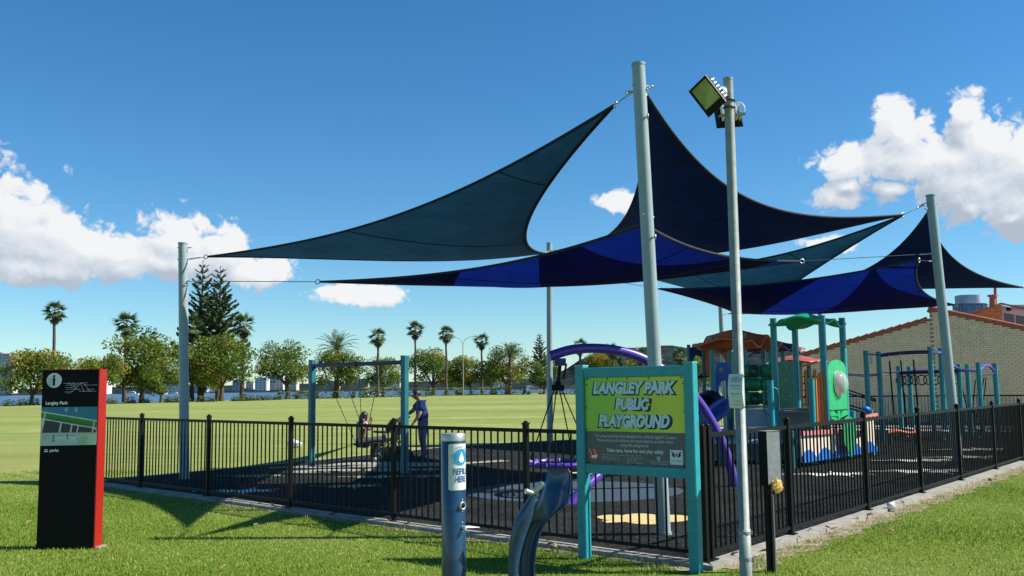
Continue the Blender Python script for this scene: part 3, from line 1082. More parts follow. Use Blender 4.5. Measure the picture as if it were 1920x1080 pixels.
def pine(x, y, H, Rb, label, seed):
    rr = random.Random(seed)
    t = thing('norfolk_pine', label, 'pine', (x, y, 0), 'tall pines along the river edge')
    b = MB()
    b.tube([(x, y, -.1), (x, y, H * .5), (x, y, H)], [H * .022, H * .013, .03], 9)
    b.build('trunk', BARK, t)
    nw = 21
    for k in range(nw):
        f = k / (nw - 1)
        z = H * (.14 + .845 * f)
        rad = Rb * (1 - f) ** .62 * (.85 + .15 * math.sin(k * 2.1)) + .25
        if f < .1:
            rad *= .8
        nb = 6 if f < .75 else 5
        for j in range(nb):
            a = 2 * math.pi * j / nb + k * .61 + rr.uniform(-.2, .2)
            s_ = rad * rr.uniform(.8, 1.08)
            inst('branch', PB[(k + j) % 3], t, (0, 0, z), (rr.uniform(-.3, .3), R(-4 + rr.uniform(-7, 7) - 18 * f), a), (s_, s_ * 1.15, s_ * 1.1))
    return t


pine(-53.4, 164.7, 24.2, 5.6, 'left one of the two tall pines beside the left sail post', 1)
pine(-49.3, 161.2, 22.7, 6.0, 'right and fuller one of the two tall pines', 2)
pine(5.9, 212.0, 13.4, 3.1, 'slim dark pine left of the back sail post', 3)


# bushes and hedges along the park edge
def bush_mesh(seed, box=False, n=260):
    rng = np.random.default_rng(seed)
    if box:
        p = rng.uniform(-1, 1, (n, 3))
        ax = rng.integers(0, 3, n)
        sg = np.sign(rng.uniform(-1, 1, n))
        p[np.arange(n), ax] = sg * rng.uniform(.86, 1.0, n)
        p *= np.array([.5, .5, .5])
        p[:, 2] += .5
    else:
        p = rng.normal(0, 1, (n, 3))
        p /= np.linalg.norm(p, axis=1)[:, None]
        p *= (rng.random(n) ** .3)[:, None] * np.array([.5, .5, .5])
        p[:, 0] += .12 * np.sin(p[:, 1] * 9)
        p[:, 2] = np.abs(p[:, 2] + .15) * 1.3
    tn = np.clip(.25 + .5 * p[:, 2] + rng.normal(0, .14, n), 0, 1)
    return leaves(p, .8, .085 if not box else .06, tn, rng, 'hedge_foliage' if box else 'bush_foliage', BUSH, (0, 0, 0))


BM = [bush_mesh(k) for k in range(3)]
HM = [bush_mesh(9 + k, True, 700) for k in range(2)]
bx = [(12, 762), (40, 761), (62, 760), (205, 757), (240, 756), (268, 756), (310, 755), (326, 755), (342, 754), (372, 753.5), (392, 753), (440, 752), (456, 752), (470, 751), (485, 751), (500, 750.5), (517, 750), (533, 750)]
BUSHP = [(-64.0, 121.9), (-64.1, 125.4), (-64.5, 129.2), (-55.6, 133.1), (-54.2, 136.3), (-52.7, 137.4), (-50.4, 140.3), (-48.8, 139.2), (-48.0, 140.9), (-46.1, 141.9), (-45.0, 143.5), (-42.3, 146.5), (-41.5, 148.6), (-41.0, 150.9), (-40.3, 153.3), (-39.7, 155.8), (-38.9, 158.2)]
BUSHL = ['leftmost low bush at the left frame edge before the water', 'second low bush from the left frame edge before the water', 'low bush just left of the information pillar', 'low bush just right of the information pillar', 'low bush left of the trunk of the broad golden green tree', 'low bush right of the trunk of the broad golden green tree', 'left one of two low bushes left of the left sail post', 'right one of two low bushes left of the left sail post', 'low bush half behind the left sail post', 'low bush just right of the left sail post under the pines', 'low bush just left of the round golden tree trunk', 'first low bush right of the round golden tree trunk', 'second low bush right of the round golden tree trunk', 'third low bush right of the round golden tree trunk', 'fourth low bush right of the round golden tree trunk', 'fifth low bush right of the round golden tree trunk', 'last low bush before the dark hedge of the tilted tree']
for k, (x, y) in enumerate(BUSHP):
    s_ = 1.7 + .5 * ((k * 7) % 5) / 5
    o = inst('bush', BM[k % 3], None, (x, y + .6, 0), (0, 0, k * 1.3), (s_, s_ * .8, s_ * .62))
    tag(o, BUSHL[k], 'bush', 'low bushes at the water edge')
HEDGEP = [(-40.4, 166.1, -35.3, 168.4, 1.35, 'dark low hedge at the foot of the tilted tree left of the swing frame'),
    (-35.2, 172.1, -28.4, 173.1, 1.30, 'low hedge behind the left half of the swing frame'),
    (-27.7, 176.5, -21.3, 187.5, 1.90, 'bright yellow green clipped hedge right inside the swing frame'),
    (-20.4, 186.6, -16.8, 187.2, 1.70, 'clipped hedge behind the standing man'),
    (-17.5, 198.8, -11.5, 202.8, 1.60, 'clipped hedge right of the standing man below the dense green tree'),
    (-11.1, 202.3, -4.3, 205.5, 1.60, 'clipped hedge between the leaning tree and the wide green and yellow tree'),
    (-3.9, 205.0, 2.6, 205.1, 1.60, 'clipped hedge at the foot of the wide green and yellow tree'),
    (8.3, 193.9, 16.9, 194.2, 1.70, 'yellow green hedge between the back sail post and the playground sign'),
    (34.6, 179.1, 39.5, 184.8, 2.00, 'hedge seen below the raised orange panel of the play tower')]
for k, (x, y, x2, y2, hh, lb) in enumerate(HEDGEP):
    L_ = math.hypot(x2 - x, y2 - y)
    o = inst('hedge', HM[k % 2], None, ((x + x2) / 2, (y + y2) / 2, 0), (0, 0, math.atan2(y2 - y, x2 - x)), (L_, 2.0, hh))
    tag(o, lb, 'hedge', 'clipped hedges at the water edge')

# ================================================================== FAR BUILDINGS, BOATS, LAMP, CARS
WINDOW = mat('dark_window_glass', (0.13, 0.145, 0.16), 0.3, var=0.2, scale=0.3)
WALLS = {'white': mat('white_render', (0.62, 0.62, 0.60), 0.8, var=0.06, scale=0.4), 'cream': mat('cream_render', (0.60, 0.53, 0.42), 0.8, var=0.06, scale=0.4),
         'grey': mat('grey_render', (0.36, 0.38, 0.40), 0.8, var=0.08, scale=0.4), 'tan': mat('tan_brick_wall', (0.38, 0.30, 0.23), 0.85, var=0.1, scale=0.4)}
ROOFG = mat('far_roof_grey', (0.30, 0.29, 0.28), 0.8)


def far_block(x0, x1, y, zt, wall, label, dep=16, group='buildings on the far shore', zb=-1.2, fh=3.2, cat='building'):
    t = thing('waterfront_building', label, cat, ((x0 + x1) / 2, y, zb), group)
    b = MB()
    b.box(((x0 + x1) / 2, y + dep / 2, (zb + zt) / 2), (x1 - x0, dep, zt - zb))
    b.build('wall', WALLS[wall], t)
    b = MB()
    b.box(((x0 + x1) / 2, y + dep / 2, zt + .25), (x1 - x0 + .8, dep + .8, .5))
    b.box((x0 + (x1 - x0) * .4, y + dep / 2, zt + 1.3), ((x1 - x0) * .3, dep * .4, 1.6))
    b.build('roof', ROOFG, t)
    z = zb + 1.4
    nf = 0
    while z + 1.7 < zt and nf < 16:
        b = MB()
        n = max(2, int((x1 - x0) / 4.2))
        for k in range(n):
            cx = x0 + (k + .5) * (x1 - x0) / n
            b.box((cx, y - .04, z + .85), ((x1 - x0) / n * .45, .2, 1.25))
        tag(b.build('window_row', WINDOW, t), kind='stuff')
        z += fh
        nf += 1
    return t


far_block(-671.2, -634.0, 1220, 50.9, 'cream', 'cream high-rise block at the far left edge across the water', fh=3.4)
far_block(-515.4, -501.6, 1190, 30.9, 'white', 'white high-rise block just right of the information pillar', fh=3.4)
far_block(-478.7, -458.2, 1236, 13.6, 'tan', 'tan low block on the far shore under the broad golden green tree', fh=3.2)
far_block(-441.5, -413.6, 1198, 15.0, 'white', 'long white terrace on the far shore left of the left sail post', fh=3.2)
far_block(-398.3, -383.6, 1208, 12.5, 'grey', 'grey low block on the far shore right of the left sail post', fh=3.2)
far_block(-386.1, -371.3, 1220, 15.1, 'white', 'white block on the far shore behind the trunk of the round golden tree', fh=3.2)
far_block(-354.5, -341.7, 1218, 14.0, 'grey', 'grey glazed block on the far shore right of the round golden tree', fh=3.2)
far_block(-346.6, -334.2, 1238, 11.4, 'white', 'small white block between the grey glazed block and the stepped white flats', fh=3.2)
far_block(-327.8, -312.9, 1224, 16.5, 'white', 'left low wing of the stepped white flats across the water', fh=3.2)
far_block(-317.3, -297.9, 1249, 20.0, 'white', 'tallest of the stepped white flats across the water left of the tilted tree', fh=3.2)
far_block(-291.8, -276.8, 1232, 17.4, 'cream', 'cream flats right of the stepped white flats', fh=3.2)
far_block(-246.5, -222.1, 1224, 11.4, 'tan', 'tan long block on the far shore seen through the left of the swing frame', fh=3.2)
far_block(-214.1, -186.6, 1240, 13.8, 'tan', 'tan block with many windows seen between the swing chains', fh=3.2)
far_block(-179.7, -161.0, 1212, 9.9, 'grey', 'grey block on the far shore seen through the swing frame at its right', fh=3.2)
far_block(-159.8, -144.8, 1234, 16.5, 'white', 'white narrow flats on the far shore just left of the right swing post', fh=3.2)
far_block(-77.6, -72.9, 1208, 13.9, 'white', 'slim white building on the far shore right of the dense green tree', fh=3.2)
far_block(-31.1, -17.6, 1218, 10.1, 'white', 'white block on the far shore under the leaning tree', fh=3.2)
far_block(-15.1, -4.9, 1230, 8.0, 'grey', 'grey block on the far shore left of the wide green and yellow tree', fh=3.2)

# tower blocks behind the brick building
def round_tower(c, rx, ry, z1, label):
    t = thing('tower_block', label, 'tower', (c[0], c[1], 0))
    b = MB()
    out = [(c[0] + rx * math.copysign(abs(math.cos(a)) ** .55, math.cos(a)), c[1] + ry * math.copysign(abs(math.sin(a)) ** .55, math.sin(a))) for a in (2 * math.pi * k / 40 for k in range(40))]
    b.prism(out, ((0, 0, 0), (1, 0, 0), (0, 1, 0)), z1 - 9)
    b.build('facade', mat('blue_grey_glazing', (0.13, 0.17, 0.23), 0.35, var=0.35, scale=0.35), t)
    b = MB()
    sm = [(c[0] + (x - c[0]) * .78, c[1] + (y - c[1]) * .78) for x, y in out]
    b.prism([(x - rx * .12, y) for x, y in sm], ((0, 0, 0), (1, 0, 0), (0, 1, 0)), 8.5, z0=z1 - 9)
    b.build('crown', mat('pale_crown_metal', (0.34, 0.37, 0.40), 0.5, var=0.08, scale=0.2), t)
    z = 4
    while z < z1 - 9:
        b = MB()
        b.prism([(c[0] + (x - c[0]) * 1.02, c[1] + (y - c[1]) * 1.02) for x, y in out], ((0, 0, 0), (1, 0, 0), (0, 1, 0)), .5, z0=z)
        b.build('floor_slab', mat('pale_slab_edge', (0.22, 0.24, 0.27), 0.7), t)
        z += 3.3
    b = MB()
    for k in range(0, 40, 2):
        x, y = out[k]
        b.box((c[0] + (x - c[0]) * 1.03, c[1] + (y - c[1]) * 1.03, (z1 - 9) / 2), (.5, .5, z1 - 9))
    b.build('mullions', mat('pale_slab_edge', (0.22, 0.24, 0.27), 0.7), t)
    return t


p_ = (430.069, 900, 82.357)
round_tower((p_[0], p_[1]), 13.2, 11, p_[2], 'blue grey apartment tower with rounded top rising behind the brick building')
p_ = (326.13, 620, 48.572)
far_block(p_[0] - 5, p_[0] + 24, 620, p_[2], 'grey', 'grey office building at the far right edge behind the orange brick gable', group='tall buildings beyond the brick building', zb=0)

# ------------------------------------------------------------------ pale brick building behind the playground
BRICK = mat('olive_cream_brick', (0.80, 0.61, 0.36), 0.9, var=0.12, scale=4.5, bump=0.2, bscale=40)
MORTAR = mat('mortar', (0.30, 0.26, 0.16), 0.95, var=0.1)
TILE = mat('terracotta_tile', (0.34, 0.085, 0.04), 0.7, var=0.25, scale=5)
ORBRICK = mat('orange_brick', (0.52, 0.24, 0.10), 0.9, var=0.2, scale=6)
WA, WB = Vector((12.62, 41.6)), Vector((21.8, 36.6))
wd = (WB - WA).normalized()
wnrm = Vector((wd.y, -wd.x))
WL = (WB - WA).length


def on_wall(px_, z, out=0.0):
    q = WA + wd * px_ + wnrm * out
    return (q.x, q.y, z)


def hit_s(p):
    """distance along the wall of the sight line through p, and the height there"""
    d = Vector((p[0], p[1]))
    det = d.x * (-wd.y) + d.y * wd.x
    k = (WA.x * (-wd.y) + WA.y * wd.x) / det
    s = (d * k - WA).dot(wd)
    return s, 1.7 + (p[2] - 1.7) * k


sL, zL = hit_s((12.945, 40, 3.065))
sA, zA0 = hit_s((16.752, 38.5, 4.159))
_, zA1 = hit_s((16.776, 38.5, 4.589))
sR, zR = hit_s((19.45, 36.5, 3.642))


def gable(s):
    if s < sA:
        return zL + (zA0 - zL) * (s - sL) / (sA - sL)
    return zA1 + (zR - zA1) * (s - sA) / (sR - sA)


house = thing('brick_building', 'low building of pale olive brick with a stepped gable and terracotta verge behind the playground', 'building', on_wall(WL / 2, 0))
b = MB()
prof = [(0, 0), (WL, 0), (WL, gable(WL)), (sA + .002, gable(sA + .01)), (sA, zA0), (0, gable(0))]
b.prism(prof, (on_wall(0, 0, -.30), (wd.x, wd.y, 0), (0, 0, 1)), .288)
b.build('wall', MORTAR, house)
BL, BH, CO = .230, .077, .0875
one = MB()
one.box((0, 0, 0), (BL, .03, BH))
bme = one.mesh('brick', BRICK)
wang = math.atan2(wd.y, wd.x)
rest = MB()
nsingle = 0
cand = []
j = 0
while True:
    z = .05 + j * CO
    if z > 6:
        break
    s = -.12 * (j % 2)
    while s < WL:
        a, e = max(0, s), min(WL, s + BL)
        zt = z + BH
        if a < sA < e:
            e = sA - .01
        # trim to the sloping verge
        lim = min(gable(a + .001), gable(e - .001))
        if e - a > .05 and zt < max(gable(a + .001), gable(e - .001)) - .02:
            if zt > lim - .02:
                while e - a > .05 and zt > min(gable(a + .001), gable(e - .001)) - .02:
                    if gable(a) < gable(e - .001):
                        a += .03
                    else:
                        e -= .03
            if e - a > .05:
                cand.append((a, e, z))
        s += BL + .0105
    j += 1
cand.sort(key=lambda c: -(1 if (c[1] - c[0] > BL - .004 and c[2] > 1.0) else 0) * (c[0] + 100))
for a, e, z in cand:
    pr = .004 * math.sin(a * 37 + z * 91)
    if nsingle < 300 and e - a > BL - .004 and z > 1.0:
        q = on_wall((a + e) / 2, z + BH / 2, .0 + pr)
        inst('brick', bme, house, Vector(q) - ORG[house.name], (0, 0, wang))
        nsingle += 1
    else:
        q = on_wall((a + e) / 2, z + BH / 2, pr)
        rest.box(q, (e - a, .03, BH), wang)
tag(rest.build('brick_courses', BRICK, house), kind='stuff')
# verge tiles along both slopes
tl = MB()
tl.tube([(-.19, 0, 0), (.19, 0, .03)], .085, 8)
tl.box((0, .03, -.04), (.40, .18, .03))
tme = tl.mesh('verge_tile', TILE)
for (s0, s1) in ((0, sA - .05), (sA, WL)):
    s = s0
    while s < s1:
        z = gable(s + .17) + .05
        sl_ = math.atan2(gable(s + .3) - gable(s + .05), .25)
        o = inst('verge_tile', tme, house, Vector(on_wall(s + .17, z, .03)) - ORG[house.name])
        o.rotation_euler = (Matrix.Rotation(wang, 3, 'Z') @ Matrix.Rotation(-sl_ + (.05 if s0 else -.05), 3, 'Y')).to_euler()
        s += .33
b = MB()
for (s0, s1) in ((0, sA - .02), (sA, WL + .4)):
    p0, p1 = Vector(on_wall(s0, gable(s0 + .01) + .0, -.05)), Vector(on_wall(s1, gable(s1 - .01) + .0, -.05))
    bk = Vector((-wnrm.x, -wnrm.y, 0)) * 11
    b.add([p0, p1, p1 + bk, p0 + bk, p0 + Vector((0, 0, .07)), p1 + Vector((0, 0, .07)), p1 + bk + Vector((0, 0, .07)), p0 + bk + Vector((0, 0, .07))],
          [(0, 3, 2, 1), (4, 5, 6, 7), (0, 1, 5, 4), (1, 2, 6, 5), (2, 3, 7, 6), (3, 0, 4, 7)])
b.build('roof', TILE, house)
b = MB()
bk = Vector((-wnrm.x, -wnrm.y)) * 11
for s in (0, WL):
    q = WA + wd * s
    b.bar((q.x, q.y, 1.4), (q.x + bk.x, q.y + bk.y, 1.4), .25, 2.8)
b.build('side_wall', BRICK, house)

# orange brick clerestory block with its chimney pipes
cb = thing('clerestory_block', 'raised orange brick gable with white clerestory windows above the terracotta roof', 'building', (23.963, 47, 3.614))
c0 = Vector((23.963, 47, 3.614))
z0 = c0.z - 1.5
ang = R(-32)
lu = Vector((-math.cos(R(12)), math.sin(R(12)), 0))      # orange face runs left
ru = Vector((math.cos(R(20)), -math.sin(R(20)), 0))    # window face runs right, towards the viewer
top = Vector((24.079, 47, 5.419)).z
bot_l = Vector((22.343, 47, 4.863)).z
Lw = 1.75
b = MB()
b.prism([(0, 0), (Lw, 0), (Lw, bot_l - z0), (0, top - z0)], ((c0.x, c0.y, z0), tuple(lu), (0, 0, 1)), .2, z0=-.1)
b.build('gable_wall', ORBRICK, cb)
b = MB()
cc = 0
while z0 + cc * .18 + .16 < top:
    z = z0 + .02 + cc * .172
    full = Lw * min(1, max(0, (top - z - .16) / max(.01, top - bot_l)))
    k = (-.16 * (cc % 2))
    while k < full - .05:
        a, e = max(.0, k), min(full, k + .33)
        if e - a > .06:
            m_ = c0 + lu * ((a + e) / 2)
            nrm = lu.cross(Vector((0, 0, 1)))
            sgn = 1 if nrm.y > 0 else -1
            q = m_ - nrm * sgn * .112
            b.box((q.x, q.y, z + .08), (e - a, .03, .158), math.atan2(lu.y, lu.x))
        k += .345
    cc += 1
tag(b.build('brick_courses', ORBRICK, cb), kind='stuff')
b = MB()
tr = Vector((25.546, 46, 4.315)).z
b.prism([(0, 0), (4.2, 0), (4.2, tr - z0 - .2), (0, top - z0 - .02)], ((c0.x, c0.y, z0), tuple(ru), (0, 0, 1)), .2, z0=-.2)
b.build('clerestory_wall', WALLS['white'], cb)
for k in range(6):
    b = MB()
    fr = ((c0.x, c0.y, z0), tuple(ru), (0, 0, 1))
    zt = top - z0 - .42 - .115 * k
    b.prism([(.14 + .5 * k, .4), (.56 + .5 * k, .4), (.56 + .5 * k, zt - .1), (.14 + .5 * k, zt)], fr, .02, z0=.004)
    wn_ = b.build('window', WINDOW, cb)
    b = MB()
    for h in range(7):
        z = .45 + h * .16
        if z < zt - .1:
            b.prism([(.15 + .5 * k, z), (.55 + .5 * k, z), (.55 + .5 * k, z + .05), (.15 + .5 * k, z + .05)], fr, .012, z0=.026)
    b.build('louvres', WALLS['grey'], wn_)
b = MB()
b.bar(c0 + Vector((0, 0, top - c0.z + .05)) + lu * 1.9 + Vector((0, -.05, (bot_l - top) * 1.09)), c0 + Vector((0, -.05, top - c0.z + .05)), .30, .07)
b.bar(c0 + Vector((0, -.05, top - c0.z + .05)), c0 + ru * 4.3 + Vector((0, -.05, tr - c0.z - .1)), .36, .06)
b.build('roof_edge', TILE, cb)
b = MB()
p_ = c0 + ru * .28 + Vector((0, -.1, top - .24 - c0.z))
b.lathe([(0, 0), (.1, 0), (.08, .2), (0, .2)], tuple(p_), 10, axis=(0, -1, 0))
b.build('vent', BLACK, cb)
b = MB()
p_ = Vector((24.034, 48, 4.728))
q_ = Vector((24.112, 48, 5.96))
b.tube([p_, q_], .15, 12)
b.tube([q_ - Vector((0, 0, .06)), q_ + Vector((0, 0, .03))], .24, 12)
tag(b.build('chimney_pipe', mat('red_oxide_pipe', (0.36, 0.10, 0.06), 0.6, var=0.15), org=tuple(p_)), 'short fat red chimney pipe with a flat rim above the orange gable', 'chimney')
b = MB()
p_ = Vector((24.396, 48.4, 4.751))
b.tube([p_, Vector((24.472, 48.4, 6.374))], .075, 10)
tag(b.build('chimney_pipe', mat('red_oxide_pipe', (0.36, 0.10, 0.06), 0.6), org=tuple(p_)), 'taller slim red flue pipe right beside the short fat one', 'chimney')

# ------------------------------------------------------------------ double street lamp among the palms
lx, ly = -10.1, 195.0
t = thing('street_lamp', 'double-armed grey street lamp between two fan palms', 'street lamp', (lx, ly, 0))
b = MB()
b.tube([(lx, ly, 0), (lx, ly, 5), (lx, ly, 10.4)], [.13, .10, .07], 8)
b.build('post', GALV, t)
for s in (-1, 1):
    b = MB()
    b.tube(catmull([(lx, ly, 10.3), (lx + s * .35, ly, 11.2), (lx + s * 1.2, ly, 11.75), (lx + s * 2.0, ly, 11.8 + .12 * s)], 5), .05, 6)
    b.build('arm', GALV, t)
    b = MB()
    b.box((lx + s * 2.35, ly, 11.8 + .12 * s), (.8, .25, .12))
    b.build('lamp_head', GALV, t)

# ------------------------------------------------------------------ cars and boats
CARW = mat('white_car_paint', (0.72, 0.73, 0.74), 0.25, var=0.02, coat=0.5)
CARD = mat('dark_grey_car_paint', (0.03, 0.033, 0.04), 0.3, var=0.05, coat=0.5)


def car(x, y, rz, m, label):
    t = thing('parked_car', label, 'car', (x, y, 0), 'cars parked at the park edge')
    c, s = math.cos(rz), math.sin(rz)
    side = [(-2.1, .35), (-2.15, .75), (-1.9, .95), (-1.2, 1.02), (-.75, 1.42), (.55, 1.46), (1.25, 1.05), (1.95, .92), (2.15, .7), (2.12, .35)]
    b = MB()
    b.prism(side, ((x + s * .82, y - c * .82, 0), (c, s, 0), (0, 0, 1)), .001)
    b = MB()
    b.prism(side, ((x - s * .85, y + c * .85, 0), (c, s, 0), (0, 0, 1)), 1.7)
    b.build('body', m, t)
    gl = [(-1.05, 1.03), (-.7, 1.36), (.5, 1.40), (1.08, 1.04)]
    for o_ in (.86, -.86):
        b = MB()
        b.prism(gl, ((x + s * o_, y - c * o_, 0), (c, s, 0), (0, 0, 1)), .02, z0=-.01)
        b.build('side_window', WINDOW, t)
    for wx in (-1.3, 1.3):
        for o_ in (.78, -.78):
            b = MB()
            b.lathe([(0, -.1), (.33, -.1), (.33, .1), (0, .1)], (x + c * wx + s * o_, y + s * wx - c * o_, .33), 14, axis=(s, -c, 0))
            w_ = b.build('wheel', RUBBERB, t)
            b = MB()
            b.lathe([(0, -.11), (.19, -.11), (.19, .11), (0, .11)], (x + c * wx + s * o_, y + s * wx - c * o_, .33), 10, axis=(s, -c, 0))
            b.build('rim', STEEL, w_)
    return t


car(*(-38.953, 179.753, 0)[:2], .1, CARW, 'white car partly hidden by the low hedge left of the swing frame')
car(*(4.508, 206.354, 0)[:2], .15, CARW, 'white hatchback parked beside the dark narrow tree')
car((-29.685, 197.311, 0)[0], (-29.685, 197.311, 0)[1] + 8, .2, CARD, 'dark car behind the hedge seen through the swing chains')


def boat(x, y, L, label, hull):
    t = thing('motor_boat', label, 'boat', (x, y, -1.6), 'boats moored off the far shore')
    b = MB()
    b.prism([(-L / 2, -L * .1), (L * .38, -L * .1), (L / 2, 0), (L * .38, L * .1), (-L / 2, L * .1)], ((x, y, -1.7), (1, 0, 0), (0, 1, 0)), L * .11)
    b.build('hull', hull, t)
    b = MB()
    b.box((x - L * .08, y, -1.7 + L * .17), (L * .45, L * .15, L * .12))
    b.box((x - L * .1, y, -1.7 + L * .255), (L * .26, L * .12, L * .05))
    b.build('cabin', WALLS['white'], t)
    b = MB()
    b.box((x - L * .08, y - L * .077, -1.7 + L * .18), (L * .36, .06, L * .05))
    b.build('cabin_window', WINDOW, t)


for px_, yy, L_, lb in (((14.884, 800, -0.685), 0, 15, 'white motor cruiser on the water behind the white hatchback'), ((-354.244, 900, 0.062), 0, 13, 'white boat moored below the broad golden green tree'),
                        ((-347.669, 950, -0.348), 0, 15, 'white yacht hull moored left of the left sail post'), ((-314.447, 900, -0.421), 0, 9, 'small white boat just left of the left sail post'),
                        ((-135.419, 900, -0.618), 0, 10, 'small white boat seen through the swing frame')):
    boat(px_[0], px_[1], L_, lb, WALLS['white'])

# ================================================================== SAIL POSTS
def post(base, top, r, label, hooks=()):
    t = thing('sail_post', label, 'post', base, 'round posts carrying the shade sails')
    b_, t_ = Vector(base), Vector(top)
    b = MB()
    b.tube([b_ - Vector((0, 0, .1)), b_.lerp(t_, .5), t_], [r * 1.06, r * 1.02, r], 24)
    b.build('pole', PALEPOLE, t)
    b = MB()
    b.tube([t_ + Vector((0, 0, .001)), t_ + Vector((0, 0, .03))], [r * 1.07, r * 1.07], 24)
    b.build('cap', mat('bluish_cap', (0.24, 0.36, 0.42), 0.5), t)
    b = MB()
    b.tube([b_ + Vector((0, 0, .0)), b_ + Vector((0, 0, .045))], [r * 1.18, r * 1.18], 20, smooth=False)
    b.build('base_plate', GALV, t)
    for f, ax in hooks:
        p = b_.lerp(t_, f)
        a = Vector(ax).normalized()
        b = MB()
        b.tube([p - a * (r + .02), p + a * (r + .045)], .013, 6)
        b.torus(tuple(p + a * (r + .07)), .03, .008, (0, 0, 1) if abs(a.x) > .5 else (1, 0, 0), 12, 6)
        b.build('eye_bolt', STEEL, t)
    return t


P1b, P1t = (-6.31, 18.639, 2.22e-16), (-6.445, 18.64, 4.558)
P2b, P2t = (1.684, 11.084, 0), (1.534, 11.08, 5.477)
P3b, P3t = (1.089, 29.39, 0), (1.171, 29.39, 6.082)
P4b, P4t = (9.291, 20.359, 0), (9.033, 20.36, 5.666)
post(P1b, P1t, .088, 'left sail post standing in the grass-side corner of the playground', ((.935, (1, 0, 0)), (.84, (1, -.4, 0)), (.985, (1, 0, 0))))
post(P2b, P2t, .078, 'tallest-looking sail post rising right behind the playground sign', ((.945, (-1, .5, 0)), (.955, (1, .3, 0)), (.67, (.6, 1, 0)), (.88, (.4, -1, 0)), (.62, (.5, -1, 0))))
post(P3b, P3t, .088, 'back sail post seen left of the hanging basket swing', ((.96, (.5, -1, 0)), (.93, (1, -.4, 0))))
post(P4b, P4t, .098, 'leaning sail post at the right in front of the brick building', ((.97, (-1, .2, 0)), (.95, (-1, -.4, 0)), (.78, (-1, -.3, 0))))
post((7.95, 36.3, 0), (7.9, 36.3, 4.95), .09, 'far sail post showing just left of the light pole', ((.97, (0, -1, 0)),))
post((10.86, 33.8, 0), (10.86, 33.8, 5.0), .085, 'sail post nearly hidden behind the right post of the green play tower', ((.97, (-1, -.5, 0)),))
post((17.3, 29.6, 0), (17.4, 29.6, 4.9), .09, 'sail post standing outside the frame at the right end of the playground', ((.9, (-1, 0, 0)),))


# ================================================================== SHADE SAILS (force-density membranes held at their corners)
def membrane(corners, qe, load, N):
    n = len(corners)
    nodes, lst = {}, []
    if n == 3:
        for i in range(N + 1):
            for j in range(N + 1 - i):
                nodes[(i, j)] = len(lst)
                lst.append((i, j))
        fixed = [(0, 0), (N, 0), (0, N)]
        dirs = [(1, 0), (0, 1), (1, -1)]

        def eid(a, b_):
            return 0 if a[1] == b_[1] == 0 else 1 if sum(a) == sum(b_) == N else 2 if a[0] == b_[0] == 0 else -1
        seqs = [[(k, 0) for k in range(N + 1)], [(N - k, k) for k in range(N + 1)], [(0, N - k) for k in range(N + 1)]]
    else:
        for i in range(N + 1):
            for j in range(N + 1):
                nodes[(i, j)] = len(lst)
                lst.append((i, j))
        fixed = [(0, 0), (N, 0), (N, N), (0, N)]
        dirs = [(1, 0), (0, 1)]

        def eid(a, b_):
            return 0 if a[1] == b_[1] == 0 else 1 if a[0] == b_[0] == N else 2 if a[1] == b_[1] == N else 3 if a[0] == b_[0] == 0 else -1
        seqs = [[(k, 0) for k in range(N + 1)], [(N, k) for k in range(N + 1)], [(N - k, N) for k in range(N + 1)], [(0, N - k) for k in range(N + 1)]]
    m = len(lst)
    L = np.zeros((m, m))
    rhs = np.zeros((m, 3))
    rhs[:, 2] -= load / m
    for a in lst:
        for d in dirs:
            c = (a[0] + d[0], a[1] + d[1])
            if c in nodes:
                e = eid(a, c)
                q = 1.0 if e < 0 else qe[e] * N / 12
                u, v = nodes[a], nodes[c]
                L[u, u] += q
                L[v, v] += q
                L[u, v] -= q
                L[v, u] -= q
    for k, c in zip(fixed, corners):
        u = nodes[k]
        L[u, :] = 0
        L[u, u] = 1
        rhs[u] = c
    X = np.linalg.solve(L, rhs)
    F = []
    if n == 3:
        for i in range(N):
            for j in range(N - i):
                F.append((nodes[(i, j)], nodes[(i + 1, j)], nodes[(i, j + 1)]))
                if i + j < N - 1:
                    F.append((nodes[(i + 1, j)], nodes[(i + 1, j + 1)], nodes[(i, j + 1)]))
    else:
        for i in range(N):
            for j in range(N):
                F.append((nodes[(i, j)], nodes[(i + 1, j)], nodes[(i + 1, j + 1)], nodes[(i, j + 1)]))
    return X, F, nodes, seqs


WEB = mat('sail_edge_webbing', (0.008, 0.010, 0.018), 0.8)


